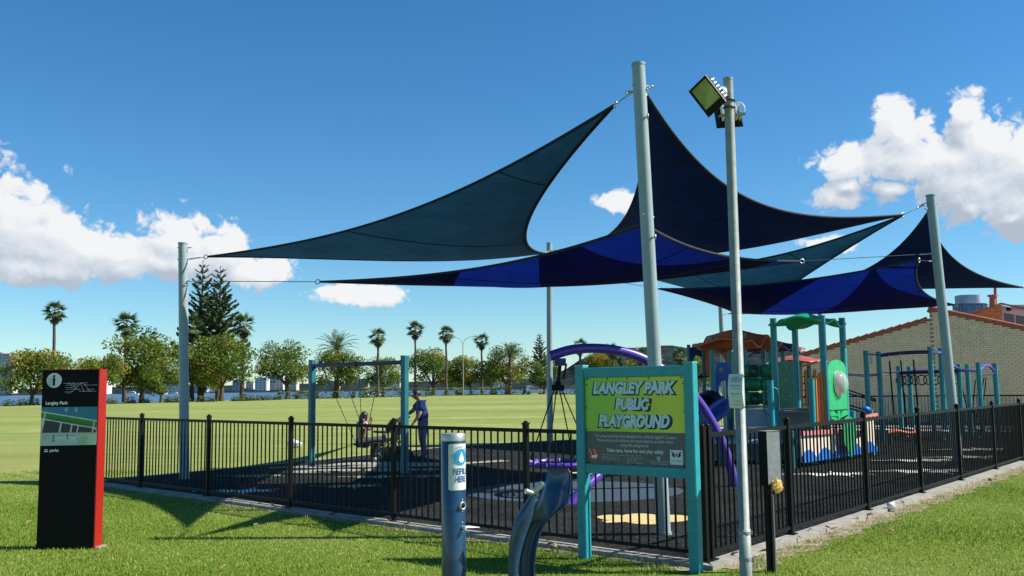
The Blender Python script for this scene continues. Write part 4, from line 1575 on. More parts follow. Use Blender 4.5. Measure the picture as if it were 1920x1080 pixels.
def sail(name, label, corners, qe, load, cloth, anchors, seams, N=30):
    c = [Vector(p) for p in corners]
    cen = sum(c, Vector()) / len(c)
    t = thing(name, label, 'shade sail', tuple(cen))
    X, F, nodes, seqs = membrane(corners, qe, load, N)
    b = MB()
    b.add(X, F, 0, True)
    b.build('cloth', cloth, t)
    for s in seqs:
        pts = [X[nodes[k]] for k in s]
        b = MB()
        b.tube([tuple(p) for p in pts], .022, 6)
        b.build('edge_webbing', WEB, t)
    for kind, k in seams:
        k = int(k * N)
        if len(c) == 3:
            sq = [(k, j) for j in range(N - k + 1)] if kind == 'i' else [(i, k) for i in range(N - k + 1)]
        else:
            sq = [(k, j) for j in range(N + 1)] if kind == 'i' else [(i, k) for i in range(N + 1)]
        b = MB()
        b.tube([tuple(X[nodes[q]]) for q in sq], .013, 5)
        b.build('seam', WEB, t)
    cidx = [(0, 0), (N, 0), (0, N)] if len(c) == 3 else [(0, 0), (N, 0), (N, N), (0, N)]
    for ci, an in zip(cidx, anchors):
        p = Vector(X[nodes[ci]])
        a = Vector(an)
        d = (a - p)
        L_ = d.length
        d.normalize()
        b = MB()
        b.torus(tuple(p + d * .05), .045, .010, d.cross(Vector((.3, .2, 1))), 14, 6)
        b.build('corner_ring', STEEL, t)
        b = MB()
        b.tube([p + d * .09, p + d * max(.1, L_ - .3)], .007, 5)
        b.build('cable', DARKSTEEL, t)
        b = MB()
        b.tube([p + d * max(.1, L_ - .3), a], .014, 6)
        b.build('turnbuckle', STEEL, t)
    return t


def up(bs, tp, f, off=(0, 0, 0)):
    return tuple(Vector(bs).lerp(Vector(tp), f) + Vector(off))


TEALCLOTH = fabric('teal_shade_cloth', (0.006, 0.016, 0.022), (0.009, 0.048, 0.085), .36)
NAVYCLOTH = fabric('navy_shade_cloth', (0.003, 0.0045, 0.011), (0.0015, 0.006, 0.025), .35)
BLUECLOTH = fabric('royal_blue_shade_cloth', (0.003, 0.005, 0.016), (0.002, 0.014, 0.165), .42)
sail('shade_sail', 'big teal triangular shade sail reaching from the left post up to the tall middle post', [(-5.89, 18.45, 4.28), (1.34, 12.0, 5.27), (1.02, 28.9, 5.72)], (25.47, 12.59, 4.58), 8.04, TEALCLOTH,
     [up(P1b, P1t, .935, (.09, 0, 0)), up(P2b, P2t, .945, (-.08, .05, 0)), up(P3b, P3t, .96, (0, -.09, 0))], [('i', .37), ('i', .77)])
sail('shade_sail', 'dark navy triangular shade sail hanging from the tall middle post to the right', [(1.74, 29.39, 5.91), (1.65, 11.27, 5.18), (7.54, 18.25, 4.9)], (16.34, 17.54, 2.53), 10.27, NAVYCLOTH,
     [up(P3b, P3t, .965, (.09, 0, 0)), up(P2b, P2t, .955, (.08, .04, 0)), up(P4b, P4t, .97, (-.1, 0, 0))], [('i', .5), ('i', .8)])
sail('shade_sail', 'royal blue low shade sail with bright sunlit patches behind the tall middle post', [(-3.58, 17.8, 3.69), (1.62, 11.6, 3.66), (5.99, 19.8, 4.22)], (32.4, 50.4, 7.83), 7.18, BLUECLOTH,
     [up(P1b, P1t, .84, (.09, 0, 0)), up(P2b, P2t, .67, (.05, .08, 0)), up(P4b, P4t, .78, (-.1, 0, 0))], [('i', .35), ('j', .3)])
sail('shade_sail', 'teal narrow shade sail slanting down from the leaning right post', [(1.45, 28.6, 5.62), (8.23, 20.0, 5.18), (9.43, 32.0, 4.82)], (17.17, 9.91, 30.5), 15.87, TEALCLOTH,
     [up(P3b, P3t, .95, (.09, 0, 0)), up(P4b, P4t, .975, (-.1, .05, 0)), (10.8, 33.75, 4.85)], [('i', .4), ('i', .75)])
sail('shade_sail', 'royal blue four-cornered shade sail spread low over the play tower', [(3.95, 25.75, 4.28), (8.37, 19.6, 4.19), (12.35, 26.71, 3.82), (7.61, 33.62, 4.16)], (19.93, 22.13, 14.33, 8.32), 4.59, BLUECLOTH,
     [up(P3b, P3t, .86, (.09, 0, 0)), up(P4b, P4t, .75, (-.1, 0, 0)), (17.3, 29.6, 4.0), (7.95, 36.2, 4.3)], [('i', .45), ('j', .5)], N=22)
sail('shade_sail', 'dark navy triangular shade sail from the leaning right post to the right frame edge', [(9.64, 32.0, 4.83), (8.99, 20.5, 5.32), (14.97, 28.0, 4.41)], (18.53, 21.6, 8.18), 5.44, NAVYCLOTH,
     [(10.83, 33.72, 4.75), up(P4b, P4t, .985, (.0, .1, 0)), (17.3, 29.6, 4.5)], [('i', .5)])

# ================================================================== FENCES
bar_b = MB()
bar_b.tube([(0, 0, .075), (0, 0, 1.17)], .0112, 6)
BARME = bar_b.mesh('bar', BLACK)
pst = MB()
pst.bar((0, 0, 0), (0, 0, 1.235), .060, ch=.007)
pst.box((0, 0, 1.245), (.067, .067, .02))
pst.ball((0, 0, 1.262), .027, .027, .018, 10, 6)
pst.box((0, 0, .008), (.11, .11, .012))
POSTME = pst.mesh('fence_post', BLACK)


def fence(label, start, d, stations, joined=False, gap=.108):
    t = thing('metal_fence', label, 'fence', (start.x, start.y, .045))
    ang_ = math.atan2(d.y, d.x)
    jb = MB()
    for k, s in enumerate(stations):
        inst('fence_post', POSTME, t, (d.x * s, d.y * s, 0), (0, 0, ang_))
        if k + 1 == len(stations):
            break
        e = stations[k + 1]
        for z, hh in ((1.17, .042), (.075, .036)):
            b = MB()
            a0, a1 = start + d * (s + .027), start + d * (e - .027)
            b.bar((a0.x, a0.y, z + .045), (a1.x, a1.y, z + .045), .030, hh)
            b.build('rail', BLACK, t)
        n = int(round((e - s) / gap))
        for i in range(1, n):
            q = s + (e - s) * i / n
            if joined:
                p = start + d * q
                jb.tube([(p.x, p.y, .12), (p.x, p.y, 1.21)], .0085, 5)
            else:
                inst('bar', BARME, t, (d.x * q, d.y * q, 0), (0, 0, ang_ + .3 * i))
    if joined:
        tag(jb.build('bars', BLACK, t), kind='stuff')
    return t


fence('long black metal picket fence along the grass on the left side of the playground', CORNER, F1, [0.0, 2.26, 4.52, 6.78, 9.04, 11.3, 13.4])
fence('black metal picket fence running away along the right side of the playground', CORNER + F2 * .06, F2, [0.05, 1.95, 4.45, 6.85, 9.1, 11.6, 14, 16.4, 18.8, 21.2, 23.6, 25.9])
bd = (BACK_B - BACK_A).normalized()
fence('black metal picket fence at the far side in front of the brick building', BACK_A, bd, [0, 2.35, 4.7, 7.05, 9.4, 11.7], joined=True)

# ================================================================== INFORMATION PILLAR
t = thing('information_pillar', 'tall black information pillar with a park map and a red side standing in the grass', 'sign', (-4.89, 10.74, 0))
TX, TY, TW, TD, TH = -5.2, 10.65, .62, .19, 1.945
b = MB()
b.box((TX + TW / 2, TY + TD / 2, TH / 2 - .02), (TW, TD, TH + .04))
b.build('pillar_body', PANELBLACK, t)
b = MB()
b.box((TX + TW + .006, TY + TD / 2, TH / 2 - .01), (.012, TD + .004, TH + .03))
b.box((TX + TW / 2 + .003, TY + TD / 2, TH + .003), (TW + .006, TD + .004, .006))
b.build('side_cover', RED, t)
fr = ((TX, TY - .002, 0), (1, 0, 0), (0, 0, 1))
LT = mat('pale_grey_print', (0.55, 0.60, 0.60), 0.5, var=.03)
b = MB()
b.prism(ell(.13, 1.83, .082, .082, 32), fr, .002)
b.build('information_symbol', LT, t)
b = MB()
b.prism(ell(.13, 1.877, .0125, .0125, 16), fr, .002, z0=.0025)
b.prism([(.118, 1.775), (.142, 1.775)] + [(.13 + .012 * math.cos(a), 1.85 + .012 * math.sin(a)) for a in (0, .6, 1.2, 1.57, 2, 2.6, 3.14)], fr, .002, z0=.0025)
b.build('letter', PANELBLACK, t)
b = MB()
b.text('Langley Park', fr, .048, align='LEFT', offset=.0012, warp=lambda a, c: (TX + .045 + a, TY - .004, 1.566 + c))
b.build('lettering', WHITE, t)
b = MB()
seg = [((.235, 1.796), (.44, 1.796)), ((.42, 1.80), (.50, 1.80)), ((.26, 1.775), (.335, 1.775)), ((.255, 1.750), (.33, 1.750)), ((.265, 1.73), (.42, 1.73)), ((.25, 1.703), (.335, 1.703)), ((.262, 1.69), (.32, 1.69)),
       ((.29, 1.798), (.345, 1.765)), ((.345, 1.79), (.36, 1.74)), ((.36, 1.74), (.43, 1.72)), ((.33, 1.70), (.37, 1.735)), ((.37, 1.735), (.425, 1.79)), ((.425, 1.79), (.46, 1.71)), ((.44, 1.797), (.475, 1.775)), ((.475, 1.775), (.61, 1.775)),
       ((.475, 1.775), (.52, 1.715)), ((.41, 1.705), (.60, 1.707)), ((.50, 1.73), (.58, 1.73)), ((.345, 1.78), (.42, 1.785)), ((.36, 1.76), (.41, 1.77))]
for (a, c) in seg:
    b.prism(strip(a[0], a[1], c[0], c[1], .0042), fr, .0015, z0=.0005 * (seg.index((a, c)) % 3))
for (u_, v_) in ((.345, 1.797), (.29, 1.797), (.33, 1.751), (.33, 1.703), (.46, 1.708), (.475, 1.775), (.535, 1.707), (.425, 1.795), (.37, 1.735), (.51, 1.715)):
    b.prism(ell(u_, v_, .007, .007, 10), fr, .002, z0=.002)
b.build('route_diagram', mat('route_line_print', (0.33, 0.35, 0.35), .5), t)
# park map
mb_ = [('map_water', (0.02, 0.17, 0.25), [(0.003, 1.258), (.617, 1.258), (.617, 1.537), (.003, 1.537)]),
       ('map_park', (0.035, 0.20, 0.025), [(.003, 1.30), (.617, 1.29), (.617, 1.385), (.003, 1.482)]),
       ('map_road', (0.50, 0.55, 0.52), [(.003, 1.258), (.617, 1.258), (.617, 1.305), (.003, 1.418)]),
       ('map_road', (0.50, 0.58, 0.45), [(.003, 1.482), (.617, 1.375), (.617, 1.387), (.003, 1.494)]),
       ('map_road', (0.50, 0.55, 0.52), [(.003, 1.30), (.02, 1.30), (.058, 1.485), (.043, 1.487)]),
       ('map_road', (0.50, 0.55, 0.52), [(.565, 1.26), (.577, 1.26), (.597, 1.378), (.585, 1.380)])]
for k, (nm, col, poly) in enumerate(mb_):
    b = MB()
    b.prism(poly, fr, .0008, z0=.0012 * k)
    b.build(nm, mat('print_%s_%d' % (nm, k), col, .45, var=.06), t)
for k, poly in enumerate(([(.022, 1.26), (.20, 1.26), (.218, 1.366), (.048, 1.396)], [(.222, 1.26), (.322, 1.26), (.337, 1.343), (.238, 1.362)], [(.343, 1.26), (.396, 1.26), (.408, 1.330), (.355, 1.34)], [(.412, 1.26), (.565, 1.26), (.570, 1.302), (.425, 1.327)], [(.582, 1.26), (.614, 1.26), (.614, 1.282), (.584, 1.29)])):
    b = MB()
    b.prism(poly, fr, .0008, z0=.0078)
    b.build('map_block', mat('print_block', (0.028, 0.028, 0.032), .45), t)
b = MB()
for k in range(13):
    u_ = .11 + k * .036
    b.prism(ell(u_, 1.408 - .125 * (u_ - .1) / .5 * .75 + .004 * (k % 3), .009, .006, 8), fr, .0008, z0=.0088)
b.build('map_trees', mat('print_map_tree', (0.012, 0.05, 0.02), .5), t)
b = MB()
for u_, h in ((.27, .045), (.285, .06), (.38, .05), (.395, .06)):
    b.prism([(u_ - .006, 1.53 - h), (u_ + .004, 1.53 - h * .8), (u_ + .016, 1.534), (u_ - .010, 1.534)], fr, .0006, z0=.0084)
b.build('map_fountain', mat('print_map_spray', (0.22, 0.42, 0.50), .5), t)
b = MB()
b.prism([(.003, 1.117), (.617, 1.122), (.617, 1.256), (.003, 1.256)], fr, .0012)
b.build('map_key', mat('print_key', (0.50, 0.57, 0.52), .5, var=.02), t)
b = MB()
b.prism([(.42, 1.121), (.616, 1.122), (.616, 1.255), (.42, 1.255)], fr, .001, z0=.0014)
b.build('map_key', mat('print_key_green', (0.44, 0.56, 0.36), .5, var=.02), t)
b = MB()
for u_, v_ in ((.145, 1.222), (.145, 1.197), (.145, 1.170), (.30, 1.225), (.30, 1.198)):
    b.prism(ell(u_, v_, .009, .009, 12), fr, .001, z0=.003)
for u_, v_ in ((.432, 1.228), (.432, 1.17), (.432, 1.15)):
    b.prism(ell(u_, v_, .004, .004, 8), fr, .001, z0=.003)
b.build('map_key_dots', PANELBLACK, t)
b = MB()
for u_, v_, l_ in ((.03, 1.225, .07), (.03, 1.213, .05), (.03, 1.195, .06), (.2, 1.23, .06), (.2, 1.218, .04), (.33, 1.225, .05), (.33, 1.213, .04), (.45, 1.228, .08), (.45, 1.205, .1), (.45, 1.185, .08), (.45, 1.165, .1), (.45, 1.148, .07)):
    b.prism(strip(u_, v_, u_ + l_, v_, .003), fr, .001, z0=.003)
b.build('map_key_lines', mat('print_key_text', (0.26, 0.32, 0.28), .5), t)
b = MB()
b.text('parks', fr, .045, align='LEFT', offset=.0015, warp=lambda a, c: (TX + .11 + a, TY - .004, 1.052 + c))
b.build('lettering', LT, t)
b = MB()
for q in ([(.047, 1.078), (.09, 1.078), (.082, 1.070), (.055, 1.070)], [(.06, 1.069), (.077, 1.069), (.073, 1.060), (.064, 1.060)], [(.05, 1.058), (.087, 1.058), (.092, 1.050), (.045, 1.050)]):
    b.prism(q, fr, .002)
b.build('emblem', LT, t)
b = MB()
b.box((TX + TW / 2 + .03, TY + TD / 2 + .02, .006), (TW + .06, TD + .02, .02))
b.build('footing', CONC, t)

# ================================================================== PLAYGROUND SIGN
SA, SB = Vector((0.69, 9.72)), Vector((1.645, 8.95))
su = (SB - SA).normalized()
sn = Vector((su.y, -su.x))
SW = (SB - SA).length
t = thing('playground_sign', 'turquoise framed playground name board with lime green top and grey text below', 'sign', ((SA.x + SB.x) / 2, (SA.y + SB.y) / 2, 0))
fr = ((SA.x, SA.y, 0), (su.x, su.y, 0), (0, 0, 1))
for q, zt in ((SA, 1.895), (SB, 1.90)):
    b = MB()
    b.bar((q.x, q.y, -.1), (q.x, q.y, zt), .10, ch=.008, up=(su.x, su.y, 0))
    b.build('post', TURQ, t)
    b = MB()
    b.box((q.x, q.y, zt + .006), (.104, .104, .012), math.atan2(su.y, su.x))
    b.build('post_cap', mat('pale_turquoise_cap', (0.16, 0.42, 0.44), .5), t)
for z, hh in ((1.83, .10), (.885, .095)):
    b = MB()
    p0, p1 = SA + su * .051, SB - su * .051
    b.bar((p0.x, p0.y, z), (p1.x, p1.y, z), .07, hh, ch=.006)
    b.build('cross_rail', TURQ, t)
b = MB()
b.prism([(.05, .932), (SW - .05, .932), (SW - .05, 1.78), (.05, 1.78)], fr, .02, z0=-.005)
b.build('backing_board', mat('board_back', (0.2, 0.2, 0.2), .6), t)
# faded print: lime, yellower and sun-bleached towards the right
m = bpy.data.materials.new('lime_print')
m.use_nodes = True
tr_ = m.node_tree
oc = nn(tr_, 'ShaderNodeTexCoord').outputs['Generated']
sx_ = nn(tr_, 'ShaderNodeSeparateXYZ', {0: oc})
nz = nn(tr_, 'ShaderNodeTexNoise', {'Vector': oc, 'Scale': 2.2, 'Detail': 4.0}).outputs[0]
f_ = mth(tr_, 'ADD', sx_.outputs[0], mth(tr_, 'MULTIPLY', mth(tr_, 'SUBTRACT', nz, .5), .6))
tr_.links.new(mixc(tr_, smooth(tr_, f_, .15, .9), (0.36, 0.60, 0.05, 1), (0.66, 0.68, 0.055, 1)), tr_.nodes['Principled BSDF'].inputs['Base Color'])
tr_.nodes['Principled BSDF'].inputs['Roughness'].default_value = .45
b = MB()
b.prism([(.052, 1.252), (SW - .052, 1.252), (SW - .052, 1.778), (.052, 1.778)], fr, .002, z0=.016)
lime = b.build('name_panel', m, t)
b = MB()
b.prism([(.052, .934), (SW - .052, .934), (SW - .052, 1.250), (.052, 1.250)], fr, .002, z0=.016)
grey = b.build('text_panel', mat('grey_brown_print', (0.115, 0.105, 0.105), .45, var=.06), t)


def line(body, uc, v, size, width, z, m_, parent, name='lettering', off=0.0, shear=0.0, lift=0.0):
    vs, fs = text_data(body, size, 'LEFT', off, shear, 1.0)
    x0, x1 = min(a for a, _ in vs), max(a for a, _ in vs)
    k = width / (x1 - x0)
    b_ = MB()
    o = Vector((fr[0][0], fr[0][1], 0))
    n3 = Vector((sn.x, sn.y, 0))
    u3 = Vector((su.x, su.y, 0))
    b_.add([tuple(o + u3 * (uc + (a - (x0 + x1) / 2) * k) + Vector((0, 0, v + c + lift * math.sin(a * 40))) + n3 * z) for a, c in vs], fs)
    return b_.build(name, m_, parent)


OUTL = mat('dark_blue_outline_print', (0.012, 0.016, 0.035), .5)
UM = SW / 2
for body, uc, v, w_ in (('LANGLEY PARK', UM + .0, 1.625, .93), ('PUBLIC', UM - .015, 1.472, .385), ('PLAYGROUND', UM - .005, 1.305, .80)):
    sz = .150 if body != 'PUBLIC' else .140
    line(body, uc + .006, v - .006, sz, w_ + .05, .0195, OUTL, lime, 'letter_outline', off=.017, shear=.22, lift=.004)
    line(body, uc, v, sz, w_, .0215, OFFWHITE, lime, 'lettering', off=.0085, shear=.22, lift=.004)
PR = mat('pale_text_print', (0.52, 0.55, 0.55), .5)
line('This playground has been designed for children aged 4-12 years.', UM + .0, 1.196, .042, .92, .0195, PR, grey, off=.0004)
line('Please ensure all children are supervised by an adult when', UM + .0, 1.154, .042, .85, .0195, PR, grey, off=.0004)
line('using this playground.', UM + .0, 1.112, .042, .32, .0195, PR, grey, off=.0004)
line('Take care, have fun and play safely', UM + .0, 1.056, .048, .64, .0195, mat('white_text_print', (0.66, 0.68, 0.68), .5), grey, off=.0012)
for body, uc, v, w_ in (('Please report any broken equipment, graffiti or safety concerns to:', .475, 1.022, .46), ('Parks and Landscape Services', .345, .998, .21), ('(08) 9461 3333  8.30am - 5pm', .345, .976, .21),
                        ('Security/Ranger Services', .615, .998, .185), ('(08) 9461 4444', .58, .976, .11), ('(After Hours/Emergency)', .615, .954, .18), ('Smoking is banned within 10m', .885, .975, .205), ('of playground equipment', .885, .955, .18)):
    line(body, uc, v, .02, w_, .0195, PR, grey, off=0)
b = MB()
b.prism([(.085, .966), (.197, .966), (.197, 1.078), (.085, 1.078)], fr, .0015, z0=.0185)
ic = b.build('swing_emblem', mat('red_print', (0.50, 0.07, 0.035), .5), grey)
b = MB()
b.prism([(.112, .990), (.178, .990), (.186, 1.022), (.122, 1.016)], fr, .0012, z0=.0205)
b.prism(strip(.122, 1.016, .088, 1.076, .006), fr, .0012, z0=.0215)
b.prism(strip(.176, 1.020, .146, 1.076, .006), fr, .0012, z0=.0215)
b.build('swing_seat_symbol', WHITE, ic)
b = MB()
b.prism(ell(.875, 1.010, .020, .020, 20), fr, .001, z0=.0185)
nsm = b.build('no_smoking_symbol', PR, grey)
b = MB()
b.prism(strip(.862, .998, .888, 1.022, .006), fr, .001, z0=.0198)
b.prism(strip(.862, 1.008, .884, 1.008, .005), fr, .001, z0=.0205)
b.build('bar_symbol', mat('grey_brown_print', (0.115, 0.105, 0.105), .45), nsm)
b = MB()
b.prism([(1.0, .960), (1.135, .960), (1.135, 1.095), (1.0, 1.095)], fr, .0015, z0=.0185)
cr_ = b.build('crest_label', mat('crest_white_print', (0.62, 0.70, 0.70), .5), grey)
b = MB()
for sgn in (-1, 1):
    c_ = 1.0675
    pts = [(0.012, 1.025), (.020, 1.030), (.034, 1.030), (.046, 1.040), (.044, 1.062), (.056, 1.085), (.046, 1.080), (.044, 1.068), (.036, 1.082), (.030, 1.062), (.022, 1.070), (.020, 1.048)]
    b.prism([(c_ + sgn * p, q) for p, q in pts], fr, .001, z0=.0205)
b.build('swan_emblem', mat('swan_black_print', (0.015, 0.015, 0.018), .5), cr_)
b = MB()
b.prism([(1.056, 1.064), (1.056, 1.042), (1.0675, 1.030), (1.079, 1.042), (1.079, 1.064)], fr, .001, z0=.0208)
b.build('shield_emblem', mat('shield_print', (0.42, 0.12, 0.08), .5), cr_)
line('CITY of PERTH', 1.0675, .985, .022, .105, .0208, mat('grey_text_print', (0.22, 0.27, 0.28), .5), cr_, off=.0003)
k = 0
for u_, v_ in [(.085, 1.765), (.32, 1.765), (.55, 1.765), (.79, 1.765), (SW - .085, 1.765), (.072, 1.71), (.066, 1.48), (.066, 1.27), (SW - .066, 1.71), (SW - .066, 1.45), (.085, .948), (.35, .948), (.6, .948), (.86, .948), (SW - .085, .95)]:
    b = MB()
    o = Vector((fr[0][0], fr[0][1], 0)) + Vector((su.x, su.y, 0)) * u_ + Vector((0, 0, v_)) + Vector((sn.x, sn.y, 0)) * .018
    b.lathe([(0, 0), (.008, 0), (.006, .006), (0, .007)], tuple(o), 8, axis=(sn.x, sn.y, 0))
    b.build('bolt', BLACK, t)

# ================================================================== WATER REFILL POST
RX, RY, RR = -.515, 8.24, .103
t = thing('refill_post', 'round navy water refill post with a silver cap and a white label', 'water post', (RX, RY, 0))
b = MB()
b.lathe([(RR, -.05), (RR, 1.245), (RR - .004, 1.25)], (RX, RY, 0), 40)
b.build('column', NAVYPAINT, t)
b = MB()
b.lathe([(RR + .001, 1.25), (RR + .001, 1.305), (RR - .004, 1.312), (0, 1.314)], (RX, RY, 0), 40)
b.build('cap', STEEL, t)


def onpost(a, z, out=.003):
    return (RX + (RR + out) * math.sin(a), RY - (RR + out) * math.cos(a), z)


def patch(a0, a1, z0, z1, out, m_, nm, parent, rr_=.012):
    vs, fs = [], []
    n = 18
    for k in range(n + 1):
        a = a0 + (a1 - a0) * k / n
        ins = rr_ * (1 if k in (0, n) else 0)
        vs += [onpost(a, z0 + ins, out), onpost(a, z1 - ins, out)]
    for k in range(n):
        fs.append((2 * k, 2 * k + 2, 2 * k + 3, 2 * k + 1))
    b_ = MB()
    b_.add(vs, fs, 0, True)
    return b_.build(nm, m_, parent)


LBL = patch(R(-20), R(104), .845, 1.228, .0015, mat('label_white', (0.70, 0.69, 0.63), .4, var=.03), 'label', t)
AC = R(42)


def wrap(z0, out):
    return lambda a, c: onpost(AC + a / RR, z0 + c, out)


def wraptext(body, z, size, width, m_, off=.001):
    vs, fs = text_data(body, size, 'CENTER', off, 0, 1.0)
    k = width / (max(a for a, _ in vs) - min(a for a, _ in vs))
    b_ = MB()
    b_.add([onpost(AC + a * k / RR, z + c, .0045) for a, c in vs], fs)
    return b_.build('lettering', m_, LBL)


LB = mat('label_blue_print', (0.04, 0.14, 0.34), .45)
wraptext('REFILL', .975, .072, .150, LB, .002)
wraptext('HERE', .912, .072, .110, LB, .002)
b = MB()
e_ = ell(0, 0, .068, .068, 36)
for ri in range(8):
    b.add([onpost(AC + u_ * f_ / RR, 1.118 + v_ * f_, .0045) for f_ in (max(.001, ri / 8), (ri + 1) / 8) for u_, v_ in e_], [(k, (k + 1) % 36, 36 + (k + 1) % 36, 36 + k) for k in range(36)], 0, True)
b.build('drop_disc', mat('label_cyan_print', (0.02, 0.28, 0.50), .4), LBL)
b = MB()
dp = [(.0, .045), (.008, .026), (.020, .0), (.026, -.018), (.022, -.034), (.010, -.044), (-.010, -.044), (-.022, -.034), (-.026, -.018), (-.020, 0), (-.008, .026)]
b.add([onpost(AC, 1.105, .0075)] + [onpost(AC + u_ / RR, 1.118 + v_, .0075) for u_, v_ in dp], [(0, 1 + k, 1 + (k + 1) % 11) for k in range(11)])
b.build('drop_symbol', WHITE, LBL)
txt = 'FILTERED WATER'
for k, ch in enumerate(txt):
    if ch == ' ':
        continue
    a = math.pi - math.pi * (k + .5) / len(txt)
    vs, fs = text_data(ch, .022, 'CENTER', 0.0002, 0, 1)
    b = MB()
    rot = a - math.pi / 2
    cx_, cy_ = .076 * math.cos(a), .076 * math.sin(a)
    b.add([onpost(AC + (cx_ + p * math.cos(rot) - q * math.sin(rot)) / RR, 1.118 + cy_ + p * math.sin(rot) + q * math.cos(rot), .0045) for p, q in vs], fs)
    b.build('letter', mat('label_grey_print', (0.16, 0.18, 0.22), .5), LBL)
ra = R(48)
axv = (math.sin(ra), -math.cos(ra), 0)
b = MB()
c_ = onpost(ra, .715, -.004)
b.lathe([(.035, 0), (.035, .016), (.030, .020), (.022, .014), (.020, .0)], c_, 24, axis=axv)
b.build('outlet_ring', STEEL, t)
b = MB()
b.lathe([(0, 0), (.0215, 0), (.020, .012), (0, .008)], c_, 20, axis=axv)
b.build('outlet_hole', BLACK, t)
for zz in (.668, .765, .578, .502):
    b = MB()
    b.ball(onpost(ra, zz, .0), .007, .007, .007, 8, 6)
    b.build('screw', STEEL, t)
b = MB()
c_ = Vector(onpost(ra, .535, 0))
b.tube([c_, c_ + Vector(axv) * .03], .016, 10)
b.tube([c_ + Vector(axv) * .026 + Vector((0, 0, .012)), c_ + Vector(axv) * .035 + Vector((0, 0, -.02))], .012, 8)
b.build('push_button', STEEL, t)
b = MB()
b.lathe([(RR + .035, 0), (RR + .035, .02), (RR, .024)], (RX, RY, 0), 32)
b.build('base_flange', DARKSTEEL, t)

# ================================================================== DRINKING FOUNTAIN
FY = 8.22
t = thing('drinking_fountain', 'curved navy drinking fountain with a chrome spout and a leaf-shaped splash bowl', 'fountain', (.12, FY, 0))


def fpt(cx, cy, dy=0.0):
    """point on the fountain's own front plane, from a tracing grid of 0.888 mm steps (x right, z up)"""
    return Vector((-.137 + cx * .000888, FY + dy, 1.086 - cy * .000883 + .0122 * (-.137 + cx * .000888)))


# spout arm: swept rounded blade, widest in the middle
arm = [((132, 1250), 46, 34), ((132, 1080), 46, 34), ((138, 950), 50, 36), ((160, 800), 62, 40), ((200, 650), 72, 42), ((248, 530), 70, 42), ((288, 440), 52, 36), ((316, 370), 32, 30), ((330, 318), 27, 27)]
rows = []
for k, ((cx, cy), hw, hd) in enumerate(arm):
    a = arm[max(0, k - 1)][0]
    c = arm[min(len(arm) - 1, k + 1)][0]
    tg = Vector((c[0] - a[0], 0, -(c[1] - a[1]))).normalized()
    sd = Vector((-tg.z, 0, tg.x)) * -1
    ctr = fpt(cx, cy, -.05)
    rows.append([ctr + sd * (hw * .000888 * math.cos(q)) + Vector((0, 1, 0)) * (hd * .000888 * math.sin(q)) for q in (2 * math.pi * i / 16 for i in range(16))])


def loft(rows, cap=True):
    b_ = MB()
    n = len(rows[0])
    vs = [tuple(p) for r_ in rows for p in r_]
    fs = [(i * n + k, i * n + (k + 1) % n, (i + 1) * n + (k + 1) % n, (i + 1) * n + k) for i in range(len(rows) - 1) for k in range(n)]
    b_.add(vs, fs, 0, True)
    if cap:
        b_.add(vs[:n], [tuple(range(n - 1, -1, -1))])
        b_.add(vs[-n:], [tuple(range(n))])
    return b_


def dense(rows, k=4):
    out = []
    cols = [catmull([r_[i] for r_ in rows], k) for i in range(len(rows[0]))]
    return [[c[j] for c in cols] for j in range(len(cols[0]))]


loft(dense(rows)).build('spout_arm', NAVYPAINT, t)
b = MB()
p0, p1 = fpt(318, 318, -.05), fpt(420, 228, -.055)
b.tube([p0, p1], .0265, 20)
b.tube([p1, p1 + (p1 - p0).normalized() * .008], .022, 20)
b.build('spout', STEEL, t)
b = MB()
q = fpt(284, 297, -.065)
b.tube([q + Vector((.035, 0, -.012)), q + Vector((-.012, -.01, .004))], .020, 14)
b.tube([q + Vector((-.012, -.01, .004)), q + Vector((-.02, -.016, .006))], .024, 14)
b.build('push_button', STEEL, t)
# splash bowl: a bent gutter, narrow foot, wide tilted bowl
sec = [((258, 1250), 76, .05, .10), ((258, 1080), 76, .05, .10), ((268, 930), 78, .05, .10), ((300, 780), 76, .05, .09), ((360, 640), 74, .045, .07), ((425, 530), 100, .04, .03), ((500, 430), 142, .06, -.00), ((540, 340), 136, .065, .02), ((570, 240), 125, .055, .06), ((580, 150), 112, .03, .09), ((580, 108), 92, .012, .10)]
rf, rb = [], []
for k, ((cx, cy), hw, dp_, dy) in enumerate(sec):
    r1, r2 = [], []
    for i in range(13):
        s_ = -1 + 2 * i / 12
        depth = dp_ * (1 - s_ * s_)
        tilt = .35 if cy < 460 else .2
        p = fpt(cx + hw * s_, cy, .03 + dy + depth * 1.0 - tilt * hw * .000888 * s_)
        p.z -= (dp_ * .9 * (1 - s_ * s_)) if 380 < cy < 560 else 0
        r1.append(p)
        r2.append(p + Vector((0.004, .012, -.004)))
    rf.append(r1)
    rb.append(r2)
shell = [a + c[::-1] for a, c in zip(rf, rb)]
loft(dense(shell)).build('splash_bowl', NAVYPAINT, t)
b = MB()
b.box((.05, FY, .01), (.36, .24, .02))
b.build('base_plate', DARKSTEEL, t)

# ================================================================== LIGHT POLE WITH FLOODLIGHTS
LX, LY = 1.985, 8.48
t = thing('light_pole', 'slim galvanised light pole in front of the fence with a white notice strapped on', 'light pole', (LX, LY, 0))
b = MB()
b.tube([(LX, LY, -.05), (LX, LY, .45), (LX, LY, .451), (LX, LY, 4.44)], [.052, .052, .046, .043], 24)
b.build('pole', GALV, t)
b = MB()
b.tube([(LX, LY, 4.44), (LX, LY, 4.465)], [.045, .045], 24)
b.build('cap', GALV, t)
for z in (.42, .20):
    b = MB()
    b.tube([(LX, LY, z - .012), (LX, LY, z + .012)], .055, 20)
    b.box((LX + .057, LY - .02, z), (.02, .015, .03))
    b.build('joint_band', GALV, t)
